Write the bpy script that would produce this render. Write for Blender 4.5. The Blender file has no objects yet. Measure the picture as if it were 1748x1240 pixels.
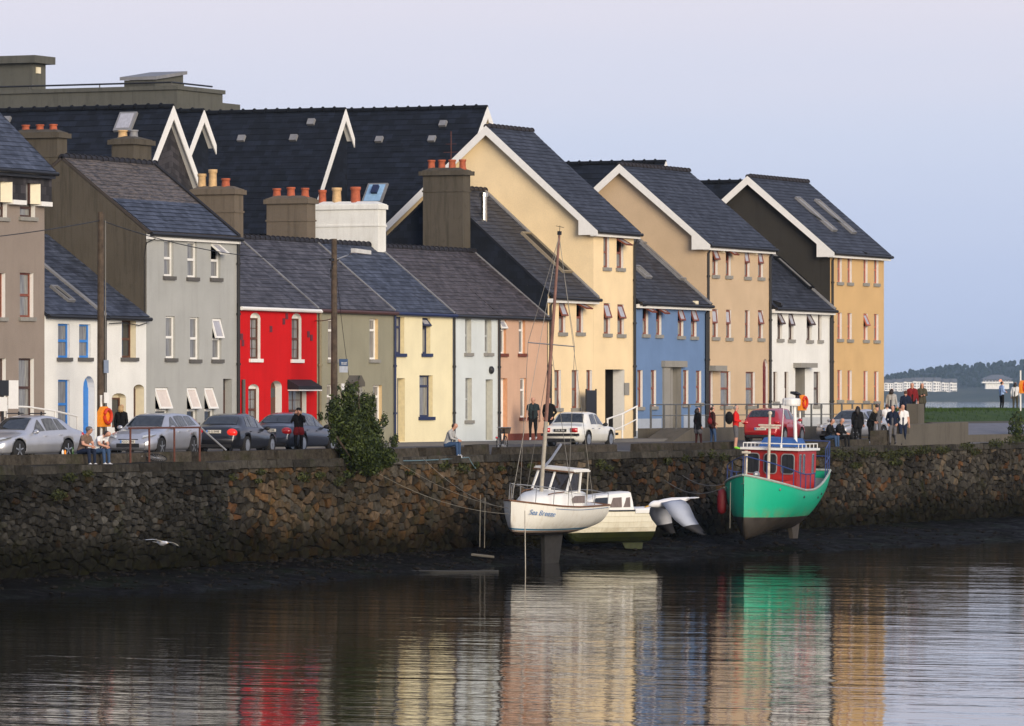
import bpy, bmesh, math, random
import numpy as np
from mathutils import Vector, Matrix, geometry
R = math.radians
random.seed(7)
SC = bpy.context.scene
COL = SC.collection

# ------------------------------------------------------------------ camera, sky, sun, exposure
FPX, PX0, HORIZON, THETA = 9277.0, 874.0, 676.0, R(25)      # focal length and horizon in photo pixels; quay direction to the lens axis
CAM = Vector((-206.7, -96.4, 6.1))                          # metres; street runs along +X, house fronts at Y=0, low water at Z=0
FWD = Vector((math.cos(THETA), math.sin(THETA), 0)); RGT = Vector((math.sin(THETA), -math.cos(THETA), 0))
cd = bpy.data.cameras.new('camera'); co = bpy.data.objects.new('camera', cd); COL.objects.link(co)
co.location = CAM; co.rotation_euler = (R(90), 0, THETA - R(90))
cd.sensor_width = 36; cd.lens = 36 * FPX / 1748; cd.clip_start = 1; cd.clip_end = 30000
cd.shift_y = (HORIZON - 620) / 1748
SC.camera = co

SUN_AZ, SUN_EL = R(232), R(12)        # light comes from behind and left of the camera, low in the evening
sdir = Vector((math.cos(SUN_AZ) * math.cos(SUN_EL), math.sin(SUN_AZ) * math.cos(SUN_EL), math.sin(SUN_EL)))
world = bpy.data.worlds.new('World'); SC.world = world; world.use_nodes = True
nt = world.node_tree; nt.nodes.clear()
def N(nt, t, **kw):
    n = nt.nodes.new(t)
    for k, v in kw.items(): setattr(n, k, v)
    return n
sky = N(nt, 'ShaderNodeTexSky', sky_type='NISHITA', sun_disc=False)
sky.sun_elevation = SUN_EL; sky.sun_rotation = R(90) - SUN_AZ; sky.dust_density = 2.0; sky.ozone_density = 2.0
# dusk veil: pale lilac air low over the bay that turns pinkish higher up and goes on all round
tc = N(nt, 'ShaderNodeTexCoord'); sx = N(nt, 'ShaderNodeSeparateXYZ'); nt.links.new(tc.outputs['Generated'], sx.inputs[0])
ramp = N(nt, 'ShaderNodeValToRGB'); mr = N(nt, 'ShaderNodeMapRange'); mr.inputs['From Min'].default_value = -0.01; mr.inputs['From Max'].default_value = 0.25
sn = N(nt, 'ShaderNodeTexNoise'); smp = N(nt, 'ShaderNodeMapping'); smp.inputs['Scale'].default_value = (2.2, 2.2, 26); nt.links.new(tc.outputs['Generated'], smp.inputs[0]); nt.links.new(smp.outputs[0], sn.inputs['Vector']); sn.inputs['Scale'].default_value = 1.6; sn.inputs['Detail'].default_value = 4   # thin uneven veils of air
sma = N(nt, 'ShaderNodeMath', operation='MULTIPLY_ADD'); sma.inputs[1].default_value = 0.022; nt.links.new(sn.outputs['Fac'], sma.inputs[0]); nt.links.new(sx.outputs['Z'], sma.inputs[2]); sof = N(nt, 'ShaderNodeMath', operation='SUBTRACT'); sof.inputs[1].default_value = 0.011; nt.links.new(sma.outputs[0], sof.inputs[0])
nt.links.new(sof.outputs[0], mr.inputs['Value']); nt.links.new(mr.outputs[0], ramp.inputs[0])
el = ramp.color_ramp.elements
el[0].position = 0.03; el[0].color = (0.46, 0.56, 0.80, 1)
el[1].position = 1.0; el[1].color = (0.42, 0.47, 0.66, 1)
for p, c in ((0.13, (0.50, 0.58, 0.80, 1)), (0.22, (0.585, 0.635, 0.81, 1)), (0.315, (0.70, 0.675, 0.79, 1)), (0.42, (0.74, 0.69, 0.79, 1)), (0.7, (0.56, 0.57, 0.73, 1))):
    e = el.new(p); e.color = c
skys = N(nt, 'ShaderNodeVectorMath', operation='SCALE'); skys.inputs['Scale'].default_value = 0.10
nt.links.new(sky.outputs[0], skys.inputs[0])
mixs = N(nt, 'ShaderNodeMixRGB'); mixs.inputs[0].default_value = 0.86
nt.links.new(skys.outputs[0], mixs.inputs[1]); nt.links.new(ramp.outputs[0], mixs.inputs[2])
bg = N(nt, 'ShaderNodeBackground'); bg.inputs[1].default_value = 1.0
nt.links.new(mixs.outputs[0], bg.inputs[0]); wo = N(nt, 'ShaderNodeOutputWorld'); nt.links.new(bg.outputs[0], wo.inputs[0])
sl = bpy.data.lights.new('sun', 'SUN'); so = bpy.data.objects.new('sun', sl); COL.objects.link(so)
sl.energy = 3.4; sl.angle = R(32); sl.color = (1.0, 0.86, 0.68)
so.rotation_euler = sdir.to_track_quat('Z', 'Y').to_euler(); so.location = (0, -40, 60)
SC.view_settings.view_transform = 'Standard'; SC.view_settings.look = 'None'; SC.view_settings.exposure = 0.25; SC.view_settings.gamma = 1.0
SC.cycles.use_denoising = True
SC.cycles.max_bounces = 5; SC.cycles.diffuse_bounces = 2; SC.cycles.glossy_bounces = 3; SC.cycles.transparent_max_bounces = 6; SC.cycles.volume_bounces = 0

# ------------------------------------------------------------------ measuring: photo pixel -> point of the place
def ray(x, y): return FWD + RGT * ((x - PX0) / FPX) + Vector((0, 0, (HORIZON - y) / FPX))
def onY(x, y, Y=0.0):
    d = ray(x, y); return CAM + d * ((Y - CAM.y) / d.y)
def onU(x, y, U):
    d = ray(x, y); return CAM + d * ((U - CAM.x) / d.x)
def onZ(x, y, Z):
    d = ray(x, y); return CAM + d * ((Z - CAM.z) / d.z)
def fu(x, Y=0.0): return onY(x, HORIZON, Y).x
def fz(x, y, Y=0.0): return onY(x, y, Y).z
def pxs(x, Y): return FPX / (onY(x, HORIZON, Y) - CAM).dot(FWD)      # photo pixels per metre there
def view_dir(x, alpha):      # horizontal unit direction going away from the viewer, turned right by alpha from the line of sight at photo column x
    a = THETA - math.atan((x - PX0) / FPX) - alpha
    return Vector((math.cos(a), math.sin(a), 0))

# ------------------------------------------------------------------ materials
MATS = {}
def base_mat(name):
    m = bpy.data.materials.new(name); m.use_nodes = True; nt = m.node_tree
    b = nt.nodes['Principled BSDF']; MATS[name] = m
    return m, nt, b
def L(nt, a, b): nt.links.new(a, b)
def rgb(nt, c):
    n = N(nt, 'ShaderNodeRGB'); n.outputs[0].default_value = (*c, 1); return n.outputs[0]
def noise(nt, scale, detail=3, vec=None, rough=0.55):
    n = N(nt, 'ShaderNodeTexNoise'); n.inputs['Scale'].default_value = scale; n.inputs['Detail'].default_value = detail; n.inputs['Roughness'].default_value = rough
    if vec is not None: L(nt, vec, n.inputs['Vector'])
    return n
def mapping(nt, scale=(1, 1, 1), src='Object'):
    t = N(nt, 'ShaderNodeTexCoord'); m = N(nt, 'ShaderNodeMapping'); m.inputs['Scale'].default_value = scale
    L(nt, t.outputs[src], m.inputs[0]); return m.outputs[0]
def rampf(nt, src, a, b, lo=0.0, hi=1.0):
    m = N(nt, 'ShaderNodeMapRange'); m.inputs['From Min'].default_value = a; m.inputs['From Max'].default_value = b
    m.inputs['To Min'].default_value = lo; m.inputs['To Max'].default_value = hi; L(nt, src, m.inputs['Value']); return m.outputs[0]
def mixc(nt, fac, a, b, mode='MIX'):
    m = N(nt, 'ShaderNodeMixRGB', blend_type=mode)
    if hasattr(fac, 'default_value') or hasattr(fac, 'is_linked'): L(nt, fac, m.inputs[0])
    else: m.inputs[0].default_value = fac
    for i, v in ((1, a), (2, b)):
        if isinstance(v, tuple): m.inputs[i].default_value = (*v, 1)
        else: L(nt, v, m.inputs[i])
    return m.outputs[0]
def bump(nt, b, h, strength=0.4, dist=0.01):
    n = N(nt, 'ShaderNodeBump'); n.inputs['Strength'].default_value = strength; n.inputs['Distance'].default_value = dist
    L(nt, h, n.inputs['Height']); L(nt, n.outputs[0], b.inputs['Normal']); return n
def plain(name, c, rough=0.6, metal=0.0, var=0.12, scale=6.0, bmp=0.0, coat=0.0, spec=0.5):
    """one colour with uneven tone; paint, cloth, wood, metal"""
    if name in MATS: return MATS[name]
    m, nt, b = base_mat(name); v = mapping(nt)
    n = noise(nt, scale, 4, v)
    f = rampf(nt, n.outputs['Fac'], 0.25, 0.75)
    L(nt, mixc(nt, f, tuple(x * (1 - var) for x in c), tuple(min(1, x * (1 + var)) for x in c)), b.inputs['Base Color'])
    b.inputs['Roughness'].default_value = rough; b.inputs['Metallic'].default_value = metal
    b.inputs['Coat Weight'].default_value = coat; b.inputs['Coat Roughness'].default_value = 0.06; b.inputs['Specular IOR Level'].default_value = spec
    if bmp: bump(nt, b, noise(nt, scale * 6, 3, v).outputs['Fac'], bmp, 0.01)
    return m
def render_wall(name, c, dirt=0.25, dirtc=(0.12, 0.11, 0.09), rough=0.9):
    """painted or bare render: blotches, rain streaks, fine grain"""
    if name in MATS: return MATS[name]
    m, nt, b = base_mat(name)
    v = mapping(nt); big = noise(nt, 0.7, 4, v); vs = mapping(nt, (1.6, 1.6, 0.16)); st = noise(nt, 2.2, 4, vs, 0.65); fine = noise(nt, 26, 3, v)
    f1 = rampf(nt, big.outputs['Fac'], 0.3, 0.75)
    col = mixc(nt, f1, tuple(x * 0.90 for x in c), tuple(min(1, x * 1.05) for x in c))
    f2 = rampf(nt, st.outputs['Fac'], 0.5, 0.85, 0, dirt)
    col = mixc(nt, f2, col, dirtc)
    f3 = rampf(nt, fine.outputs['Fac'], 0.3, 0.7, 0.93, 1.05)
    mm = N(nt, 'ShaderNodeVectorMath', operation='SCALE'); L(nt, col, mm.inputs[0]); L(nt, f3, mm.inputs['Scale'])
    blo = noise(nt, 3.1, 5, v, 0.7); f5 = rampf(nt, blo.outputs['Fac'], 0.56, 0.74, 0, dirt * 0.9); col2 = mixc(nt, f5, mm.outputs[0], tuple(x * 0.72 for x in c))
    run = noise(nt, 5.0, 3, mapping(nt, (2.2, 2.2, 0.09)), 0.5); f6 = rampf(nt, run.outputs['Fac'], 0.60, 0.76, 0, dirt * 0.8); col2 = mixc(nt, f6, col2, tuple(x * 0.55 + y * 0.45 * 0.5 for x, y in zip(c, dirtc)))
    L(nt, col2, b.inputs['Base Color']); b.inputs['Roughness'].default_value = rough; b.inputs['Specular IOR Level'].default_value = 0.2
    bump(nt, b, fine.outputs['Fac'], 0.35, 0.015)
    return m
def slate(name, c1, c2, moss=0.0, w=0.26, h=0.21, sheen=0.42):
    if name in MATS: return MATS[name]
    m, nt, b = base_mat(name)
    v = mapping(nt, (1, 1, 1), 'UV')
    br = N(nt, 'ShaderNodeTexBrick'); L(nt, v, br.inputs['Vector'])
    br.inputs['Scale'].default_value = 1.0; br.inputs['Brick Width'].default_value = w; br.inputs['Row Height'].default_value = h
    br.inputs['Mortar Size'].default_value = 0.008; br.inputs['Bias'].default_value = -0.1; br.inputs['Mortar Smooth'].default_value = 0.4
    br.inputs['Color1'].default_value = (*[x * .72 for x in c1], 1); br.inputs['Color2'].default_value = (*[x * 1.22 for x in c2], 1); br.inputs['Mortar'].default_value = (*[x * 0.4 for x in c1], 1)
    big = noise(nt, 0.9, 5, v, 0.6); f = rampf(nt, big.outputs['Fac'], 0.3, 0.75, 0.68, 1.35)
    mm = N(nt, 'ShaderNodeVectorMath', operation='SCALE'); L(nt, br.outputs['Color'], mm.inputs[0]); L(nt, f, mm.inputs['Scale'])
    col = mm.outputs[0]
    if moss:
        vm = mapping(nt, (0.6, 2.2, 1), 'UV'); mo = noise(nt, 5.0, 6, vm, 0.75); f2 = rampf(nt, mo.outputs['Fac'], 0.46, 0.60, 0, moss)
        col = mixc(nt, f2, col, (0.17, 0.135, 0.105)); f4 = rampf(nt, mo.outputs['Fac'], 0.47, 0.36, 0, moss); col = mixc(nt, f4, col, (0.022, 0.018, 0.016))
    sp_ = noise(nt, 14, 4, v, 0.7); col = mixc(nt, rampf(nt, sp_.outputs['Fac'], 0.64, 0.74, 0, 0.45), col, (0.15, 0.145, 0.125))
    L(nt, col, b.inputs['Base Color']); b.inputs['Roughness'].default_value = sheen + 0.18; b.inputs['Specular IOR Level'].default_value = 0.30
    bump(nt, b, br.outputs['Color'], 0.5, 0.02)
    return m
def glassy(name, c, rough=0.06, curtain=None):
    if name in MATS: return MATS[name]
    m, nt, b = base_mat(name); v = mapping(nt, (6, 6, 0.7))
    n = noise(nt, 2.0, 3, v); f = rampf(nt, n.outputs['Fac'], 0.4, 0.62)
    L(nt, mixc(nt, f, c, curtain or tuple(x * 0.6 for x in c)), b.inputs['Base Color'])
    b.inputs['Roughness'].default_value = rough; b.inputs['Specular IOR Level'].default_value = 0.6
    return m
def glow(name, c, strength, basec):
    m, nt, b = base_mat(name); b.inputs['Base Color'].default_value = (*basec, 1); b.inputs['Emission Color'].default_value = (*c, 1); b.inputs['Emission Strength'].default_value = strength
    b.inputs['Roughness'].default_value = 0.2; return m

# ------------------------------------------------------------------ mesh collecting
class MB:
    def __init__(s): s.v = []; s.f = []; s.m = []; s.uv = {}; s.col = {}
    def vert(s, p): s.v.append(tuple(p)); return len(s.v) - 1
    def face(s, idx, m=0, uv=None):
        s.f.append(tuple(idx)); s.m.append(m)
        if uv: s.uv[len(s.f) - 1] = uv
    def poly(s, pts, m=0, uv=None): s.face([s.vert(p) for p in pts], m, uv)
    def box(s, a, b, m=0, M=None):
        x0, x1 = sorted((a[0], b[0])); y0, y1 = sorted((a[1], b[1])); z0, z1 = sorted((a[2], b[2]))
        P = [(x0, y0, z0), (x1, y0, z0), (x1, y1, z0), (x0, y1, z0), (x0, y0, z1), (x1, y0, z1), (x1, y1, z1), (x0, y1, z1)]
        if M is not None: P = [tuple(M @ Vector(p)) for p in P]
        i = [s.vert(p) for p in P]
        for q in ((0, 3, 2, 1), (4, 5, 6, 7), (0, 1, 5, 4), (1, 2, 6, 5), (2, 3, 7, 6), (3, 0, 4, 7)): s.face([i[k] for k in q], m)
        return s
    def prism(s, pts, vec, m=0, mcap=None):
        """closed polygon pts swept by vec"""
        n = len(pts); v = Vector(vec); a = [s.vert(p) for p in pts]; b = [s.vert(Vector(p) + v) for p in pts]
        s.face(a[::-1], m if mcap is None else mcap); s.face(b, m)
        for k in range(n): s.face((a[k], a[(k + 1) % n], b[(k + 1) % n], b[k]), m)
        return s
    def tube(s, pts, r, n=6, m=0, cap=True):
        pts = [Vector(p) for p in pts]; rs = r if isinstance(r, (list, tuple)) else [r] * len(pts); rings = []
        for i, p in enumerate(pts):
            d = (pts[min(i + 1, len(pts) - 1)] - pts[max(i - 1, 0)]).normalized()
            a = d.orthogonal().normalized() if abs(d.z) > 0.99 else d.cross(Vector((0, 0, 1))).normalized()
            b = d.cross(a)
            rings.append([s.vert(p + (a * math.cos(2 * math.pi * k / n) + b * math.sin(2 * math.pi * k / n)) * rs[i]) for k in range(n)])
        for A, B in zip(rings, rings[1:]):
            for k in range(n): s.face((A[k], A[(k + 1) % n], B[(k + 1) % n], B[k]), m)
        if cap: s.face(rings[0][::-1], m); s.face(rings[-1], m)
        return s
    def lathe(s, prof, c=(0, 0, 0), n=14, m=0, M=None):
        """profile of (r, z) turned about the vertical through c"""
        rings = []
        for r, z in prof:
            ring = []
            for k in range(n):
                p = Vector((r * math.cos(2 * math.pi * k / n), r * math.sin(2 * math.pi * k / n), z))
                if M is not None: p = M @ p
                ring.append(s.vert(p + Vector(c)))
            rings.append(ring)
        for A, B in zip(rings, rings[1:]):
            for k in range(n): s.face((A[k], A[(k + 1) % n], B[(k + 1) % n], B[k]), m)
        s.face(rings[0][::-1], m); s.face(rings[-1], m)
        return s
    def loft(s, rings, m=0, closed=True, caps=True):
        idx = [[s.vert(p) for p in r] for r in rings]; n = len(idx[0])
        for A, B in zip(idx, idx[1:]):
            for k in range(n if closed else n - 1): s.face((A[k], A[(k + 1) % n], B[(k + 1) % n], B[k]), m)
        if caps: s.face(idx[0][::-1], m); s.face(idx[-1], m)
        return idx
    def blob(s, c, r, n=8, k=6, m=0, M=None):
        r = r if isinstance(r, (tuple, list)) else (r, r, r); prof = []
        rings = []
        for j in range(1, k):
            t = math.pi * j / k; ring = []
            for i in range(n):
                a = 2 * math.pi * i / n; p = Vector((r[0] * math.sin(t) * math.cos(a), r[1] * math.sin(t) * math.sin(a), -r[2] * math.cos(t)))
                if M is not None: p = M @ p
                ring.append(s.vert(p + Vector(c)))
            rings.append(ring)
        for A, B in zip(rings, rings[1:]):
            for i in range(n): s.face((A[i], A[(i + 1) % n], B[(i + 1) % n], B[i]), m)
        z = Vector((0, 0, r[2])); z = M @ z if M is not None else z
        b0 = s.vert(Vector(c) - z); b1 = s.vert(Vector(c) + z)
        for i in range(n): s.face((rings[0][(i + 1) % n], rings[0][i], b0), m); s.face((rings[-1][i], rings[-1][(i + 1) % n], b1), m)
        return s
    def mesh(s, name, mats, smooth=False):
        me = bpy.data.meshes.new(name); me.from_pydata(s.v, [], s.f)
        for x in (mats if isinstance(mats, (list, tuple)) else [mats]): me.materials.append(x)
        me.polygons.foreach_set('material_index', s.m)
        if smooth: me.polygons.foreach_set('use_smooth', [True] * len(s.f))
        if s.uv:
            ul = me.uv_layers.new(name='UVMap')
            for p in me.polygons:
                q = s.uv.get(p.index)
                if q:
                    for k, li in enumerate(p.loop_indices): ul.data[li].uv = q[k]
        me.validate(); me.update(); return me
    def build(s, name, mats, parent=None, loc=None, smooth=False, M=None):
        return link(name, s.mesh(name, mats, smooth), parent, loc, M)
def link(name, me, parent=None, loc=None, M=None):
    o = bpy.data.objects.new(name, me); COL.objects.link(o)
    if M is not None: o.matrix_world = M
    elif loc is not None: o.location = loc
    if parent is not None:
        o.parent = parent
        if parent.get('wc'): o.matrix_parent_inverse = Matrix.Translation(-Vector(parent['wc']))
    return o
def tag(o, label, cat, group=None, kind=None):
    if label: o['label'] = label
    if cat: o['category'] = cat
    if group: o['group'] = group
    if kind: o['kind'] = kind
    return o
def thing(name, label, cat, loc=(0, 0, 0), group=None, rotz=None, world=False):
    """an Empty at the base of a thing; world=True: its parts are given in world coordinates"""
    e = bpy.data.objects.new(name, None); COL.objects.link(e); e.location = loc; e.empty_display_size = 0.3
    if rotz is not None: e.rotation_euler = (0, 0, rotz)
    if world: e['wc'] = tuple(loc)
    return tag(e, label, cat, group)
def structure(name, mb, mat, smooth=False): return tag(mb.build(name, mat, smooth=smooth), None, None, kind='structure')
def text_mesh(body, size, extr=0.004, italic=False):
    c = bpy.data.curves.new('lettering', 'FONT'); c.body = body; c.size = size; c.extrude = extr; c.align_x = 'CENTER'; c.align_y = 'CENTER'
    if italic: c.shear = 0.35
    o = bpy.data.objects.new('lettering', c); COL.objects.link(o); dg = bpy.context.evaluated_depsgraph_get()
    me = bpy.data.meshes.new_from_object(o.evaluated_get(dg)); bpy.data.objects.remove(o); return me
# ------------------------------------------------------------------ materials of the place
def water_mat():
    m, nt, b = base_mat('river_water')
    b.inputs['Base Color'].default_value = (0.0028, 0.0032, 0.0026, 1); b.inputs['Roughness'].default_value = 0.03; b.inputs['IOR'].default_value = 1.333
    t = N(nt, 'ShaderNodeTexCoord')
    mp = N(nt, 'ShaderNodeMapping'); mp.inputs['Rotation'].default_value = (0, 0, -THETA); mp.inputs['Scale'].default_value = (1.0, 0.34, 1); L(nt, t.outputs['Object'], mp.inputs[0])
    a = noise(nt, 0.55, 3, mp.outputs[0], 0.6); c = noise(nt, 2.6, 3, mp.outputs[0], 0.55); g = noise(nt, 0.09, 2, mp.outputs[0])
    s1 = N(nt, 'ShaderNodeMath', operation='MULTIPLY_ADD'); s1.inputs[1].default_value = 0.25; L(nt, c.outputs['Fac'], s1.inputs[0]); L(nt, a.outputs['Fac'], s1.inputs[2])
    gust = rampf(nt, g.outputs['Fac'], 0.35, 0.7, 0.55, 1.25)
    s2 = N(nt, 'ShaderNodeMath', operation='MULTIPLY'); L(nt, s1.outputs[0], s2.inputs[0]); L(nt, gust, s2.inputs[1])
    bump(nt, b, s2.outputs[0], 1.0, 0.034)
    return m
def mud_mat():
    m, nt, b = base_mat('wet_mud'); v = mapping(nt); n = noise(nt, 1.3, 6, v, 0.65); n2 = noise(nt, 9, 5, v, 0.7); g = noise(nt, 0.35, 3, v)
    c = mixc(nt, rampf(nt, n2.outputs['Fac'], 0.3, 0.75), (0.002, 0.0018, 0.0015), (0.012, 0.010, 0.008))
    c = mixc(nt, rampf(nt, g.outputs['Fac'], 0.5, 0.68, 0, 0.5), c, (0.012, 0.017, 0.005))
    L(nt, c, b.inputs['Base Color']); L(nt, rampf(nt, n.outputs['Fac'], 0.35, 0.65, 0.5, 0.9), b.inputs['Roughness']); b.inputs['Specular IOR Level'].default_value = 0.03
    bump(nt, b, n2.outputs['Fac'], 0.8, 0.06); return m
def stone_mat():
    m, nt, b = base_mat('rubble_stone'); v = mapping(nt, (1, 1, 1), 'Object')
    ge = N(nt, 'ShaderNodeNewGeometry'); sp = N(nt, 'ShaderNodeSeparateXYZ'); L(nt, ge.outputs['Position'], sp.inputs[0])
    at = N(nt, 'ShaderNodeAttribute', attribute_name='tone')
    n = noise(nt, 5, 5, ge.outputs['Position'], 0.65); n2 = noise(nt, 22, 4, ge.outputs['Position'], 0.7); g = noise(nt, 0.55, 4, ge.outputs['Position'])
    mm = N(nt, 'ShaderNodeVectorMath', operation='SCALE'); L(nt, at.outputs['Color'], mm.inputs[0]); L(nt, rampf(nt, n.outputs['Fac'], 0.3, 0.72, 0.28, 0.88), mm.inputs['Scale'])
    col = mm.outputs[0]
    g3 = noise(nt, 0.8, 5, ge.outputs['Position'], 0.7); col = mixc(nt, rampf(nt, g3.outputs['Fac'], 0.55, 0.68, 0, 0.6), col, (0.026, 0.030, 0.009))      # moss patches
    li = rampf(nt, n2.outputs['Fac'], 0.60, 0.72, 0, 0.5); col = mixc(nt, li, col, (0.17, 0.165, 0.14))            # lichen specks
    s = N(nt, 'ShaderNodeMath', operation='MULTIPLY_ADD'); s.inputs[1].default_value = 1.7; L(nt, g.outputs['Fac'], s.inputs[0]); L(nt, sp.outputs['Z'], s.inputs[2])
    wet = rampf(nt, s.outputs[0], 3.0, 1.75)                                                                      # tide line: weed and algae below it
    weed = mixc(nt, rampf(nt, n.outputs['Fac'], 0.42, 0.66), (0.0024, 0.0019, 0.0012), (0.0095, 0.0095, 0.0022))
    wf = N(nt, 'ShaderNodeMath', operation='MULTIPLY'); wf.inputs[1].default_value = 0.90; L(nt, wet, wf.inputs[0])
    col = mixc(nt, wf.outputs[0], col, weed)
    L(nt, col, b.inputs['Base Color']); b.inputs['Roughness'].default_value = 0.9; b.inputs['Specular IOR Level'].default_value = 0.04
    bump(nt, b, n2.outputs['Fac'], 0.7, 0.03); return m
def grass_mat(name, a, c):
    m, nt, b = base_mat(name); v = mapping(nt); n = noise(nt, 1.2, 5, v, 0.7)
    L(nt, mixc(nt, rampf(nt, n.outputs['Fac'], 0.3, 0.7), a, c), b.inputs['Base Color']); b.inputs['Roughness'].default_value = 0.9; b.inputs['Specular IOR Level'].default_value = 0.15
    return m
def leaf_mat(name, a, c):
    m, nt, b = base_mat(name); at = N(nt, 'ShaderNodeAttribute', attribute_name='tone'); sp = N(nt, 'ShaderNodeSeparateColor'); L(nt, at.outputs['Color'], sp.inputs[0])
    L(nt, mixc(nt, sp.outputs[0], a, c), b.inputs['Base Color']); b.inputs['Roughness'].default_value = 0.6; b.inputs['Specular IOR Level'].default_value = 0.25
    return m
M_water = water_mat(); M_mud = mud_mat(); M_stone = stone_mat()
M_mortar = render_wall('dark_mortar', (0.010, 0.009, 0.007), 0.4, (0.01, 0.01, 0.008))
M_concrete = render_wall('weathered_concrete', (0.115, 0.104, 0.086), 0.7, (0.05, 0.045, 0.035))
M_block = render_wall('parapet_stone', (0.058, 0.050, 0.040), 0.8, (0.022, 0.020, 0.015))
M_pave = render_wall('grey_pavement', (0.16, 0.155, 0.15), 0.3)
M_asphalt = plain('asphalt', (0.050, 0.051, 0.057), 0.85, var=0.25, scale=3, bmp=0.4)
M_grass = grass_mat('grass_bank', (0.022, 0.050, 0.010), (0.050, 0.085, 0.018))
M_leaf = leaf_mat('bush_leaf', (0.010, 0.019, 0.004), (0.060, 0.082, 0.016))
M_weed = leaf_mat('wall_weed_leaf', (0.018, 0.022, 0.006), (0.060, 0.070, 0.016))
M_slate_old = slate('slate_old_purple', (0.050, 0.048, 0.058), (0.080, 0.078, 0.090))
M_slate_blue = slate('slate_blue', (0.040, 0.050, 0.076), (0.064, 0.076, 0.108))
M_slate_moss = slate('slate_mossy', (0.050, 0.046, 0.048), (0.085, 0.076, 0.074), moss=0.9, w=0.4, h=0.32)
M_slate_new = slate('slate_new', (0.026, 0.030, 0.042), (0.040, 0.045, 0.060), w=0.3, h=0.24)
M_slate_plum = slate('slate_plum', (0.046, 0.041, 0.048), (0.076, 0.067, 0.076), moss=0.2)
M_slate_dark = slate('slate_dark_blue', (0.0045, 0.0075, 0.014), (0.009, 0.013, 0.023), w=0.36, h=0.30, sheen=0.6)
M_slate_hung = slate('slate_hung', (0.034, 0.032, 0.036), (0.050, 0.046, 0.050), w=0.36, h=0.30, sheen=0.6)
M_white = plain('white_gloss_paint', (0.78, 0.77, 0.73), 0.45, var=0.05)
M_cream_reveal = plain('cream_reveal', (0.75, 0.68, 0.50), 0.8, var=0.05)
M_stone_sill = render_wall('stone_sill', (0.27, 0.26, 0.235), 0.5)
M_grey_sill = render_wall('grey_sill', (0.11, 0.105, 0.10), 0.5)
M_black = plain('black_iron', (0.012, 0.012, 0.013), 0.5, var=0.2)
M_lead = plain('lead_flashing', (0.20, 0.20, 0.205), 0.6, var=0.2, scale=3)
M_terra = plain('terracotta', (0.36, 0.085, 0.035), 0.8, var=0.3, scale=8)
M_buff = plain('buff_clay', (0.50, 0.33, 0.16), 0.8, var=0.25, scale=8)
M_rust = plain('rusty_iron', (0.10, 0.032, 0.020), 0.85, var=0.45, scale=14)
M_steel = plain('galvanised_steel', (0.33, 0.335, 0.34), 0.45, 0.6, var=0.15)
M_greyrail = plain('grey_rail_paint', (0.11, 0.115, 0.115), 0.5, 0.3, var=0.15)
M_wood = plain('weathered_pole_wood', (0.070, 0.050, 0.034), 0.9, var=0.5, scale=5, bmp=0.5)
M_redwood = plain('red_brown_frame', (0.19, 0.050, 0.026), 0.5, var=0.15)
M_darkwood = plain('dark_brown_frame', (0.055, 0.022, 0.014), 0.5, var=0.2)
M_bluepaint = plain('bright_blue_paint', (0.028, 0.20, 0.60), 0.45, var=0.08)
M_navy = plain('navy_paint', (0.012, 0.022, 0.075), 0.5, var=0.12)
M_glass = glassy('window_glass_dark', (0.030, 0.034, 0.040))
M_net = glassy('window_net_curtain', (0.24, 0.24, 0.23), 0.12, (0.14, 0.14, 0.14))
M_painted_sky = glassy('painted_sky_reflection', (0.42, 0.42, 0.46), 0.08, (0.36, 0.36, 0.39))  # pale base colour painted as reflected sky on panes and roof lights
M_darkin = plain('painted_dark_interior', (0.010, 0.008, 0.007), 0.9)  # near-black colour stands in for the shade inside openings
M_pinkcurtain = plain('pale_curtain', (0.62, 0.55, 0.50), 0.8, var=0.08)

# ------------------------------------------------------------------ water, mud, ground
mb = MB(); mb.poly([(-1200, -2800, 0), (8000, -2800, 0), (8000, 6000, 0), (-1200, 6000, 0)]); structure('water', mb, M_water)

QY, QTOP, FOOT = -10.0, 3.90, 0.45        # river face of the quay wall, its top, and where the mud meets it
U0, U1 = fu(-60, QY) - 6, fu(1830, QY) + 40
def quay_y(u): return QY - 0.55 if u < fu(366, QY) else QY
def mudwidth(u):      # where the water's edge lies, measured from the photo
    ks = [(fu(-60, -13), 3.4), (fu(120, -14), 3.6), (fu(350, -16), 6.0), (fu(620, -14), 4.6), (fu(870, -13), 3.4), (fu(1100, -15), 6.0), (fu(1270, -17), 7.0), (fu(1480, -17), 7.6), (fu(1748, -19), 9.0), (fu(2100, -19), 10)]
    for (a, p), (b, q) in zip(ks, ks[1:]):
        if u <= b: return p + (q - p) * max(0, (u - a) / (b - a))
    return 10
from mathutils import noise as mnoise
def mudz(u, w):
    f = w / mudwidth(u)
    return FOOT * (1 - f) ** 0.8 * 1.0 if f < 1 else -0.35 * (f - 1)
mb = MB(); nu, nw = 620, 34; idx = []
for i in range(nu + 1):
    u = U0 + (U1 - U0) * i / nu; row = []
    for j in range(nw + 1):
        w = -0.5 + 15 * j / nw; p = Vector((u * 0.8, w * 1.3, 3))
        z = mudz(u, max(w, 0)) + 0.10 * mnoise.noise(p) + 0.06 * mnoise.noise(p * 3.1) + 0.03 * mnoise.noise(p * 7.3)
        row.append(mb.vert((u, QY - w, z)))
    idx.append(row)
for i in range(nu):
    for j in range(nw): mb.face((idx[i][j], idx[i + 1][j], idx[i + 1][j + 1], idx[i][j + 1]))
mud = structure('mudflat', mb, M_mud, smooth=True)
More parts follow.
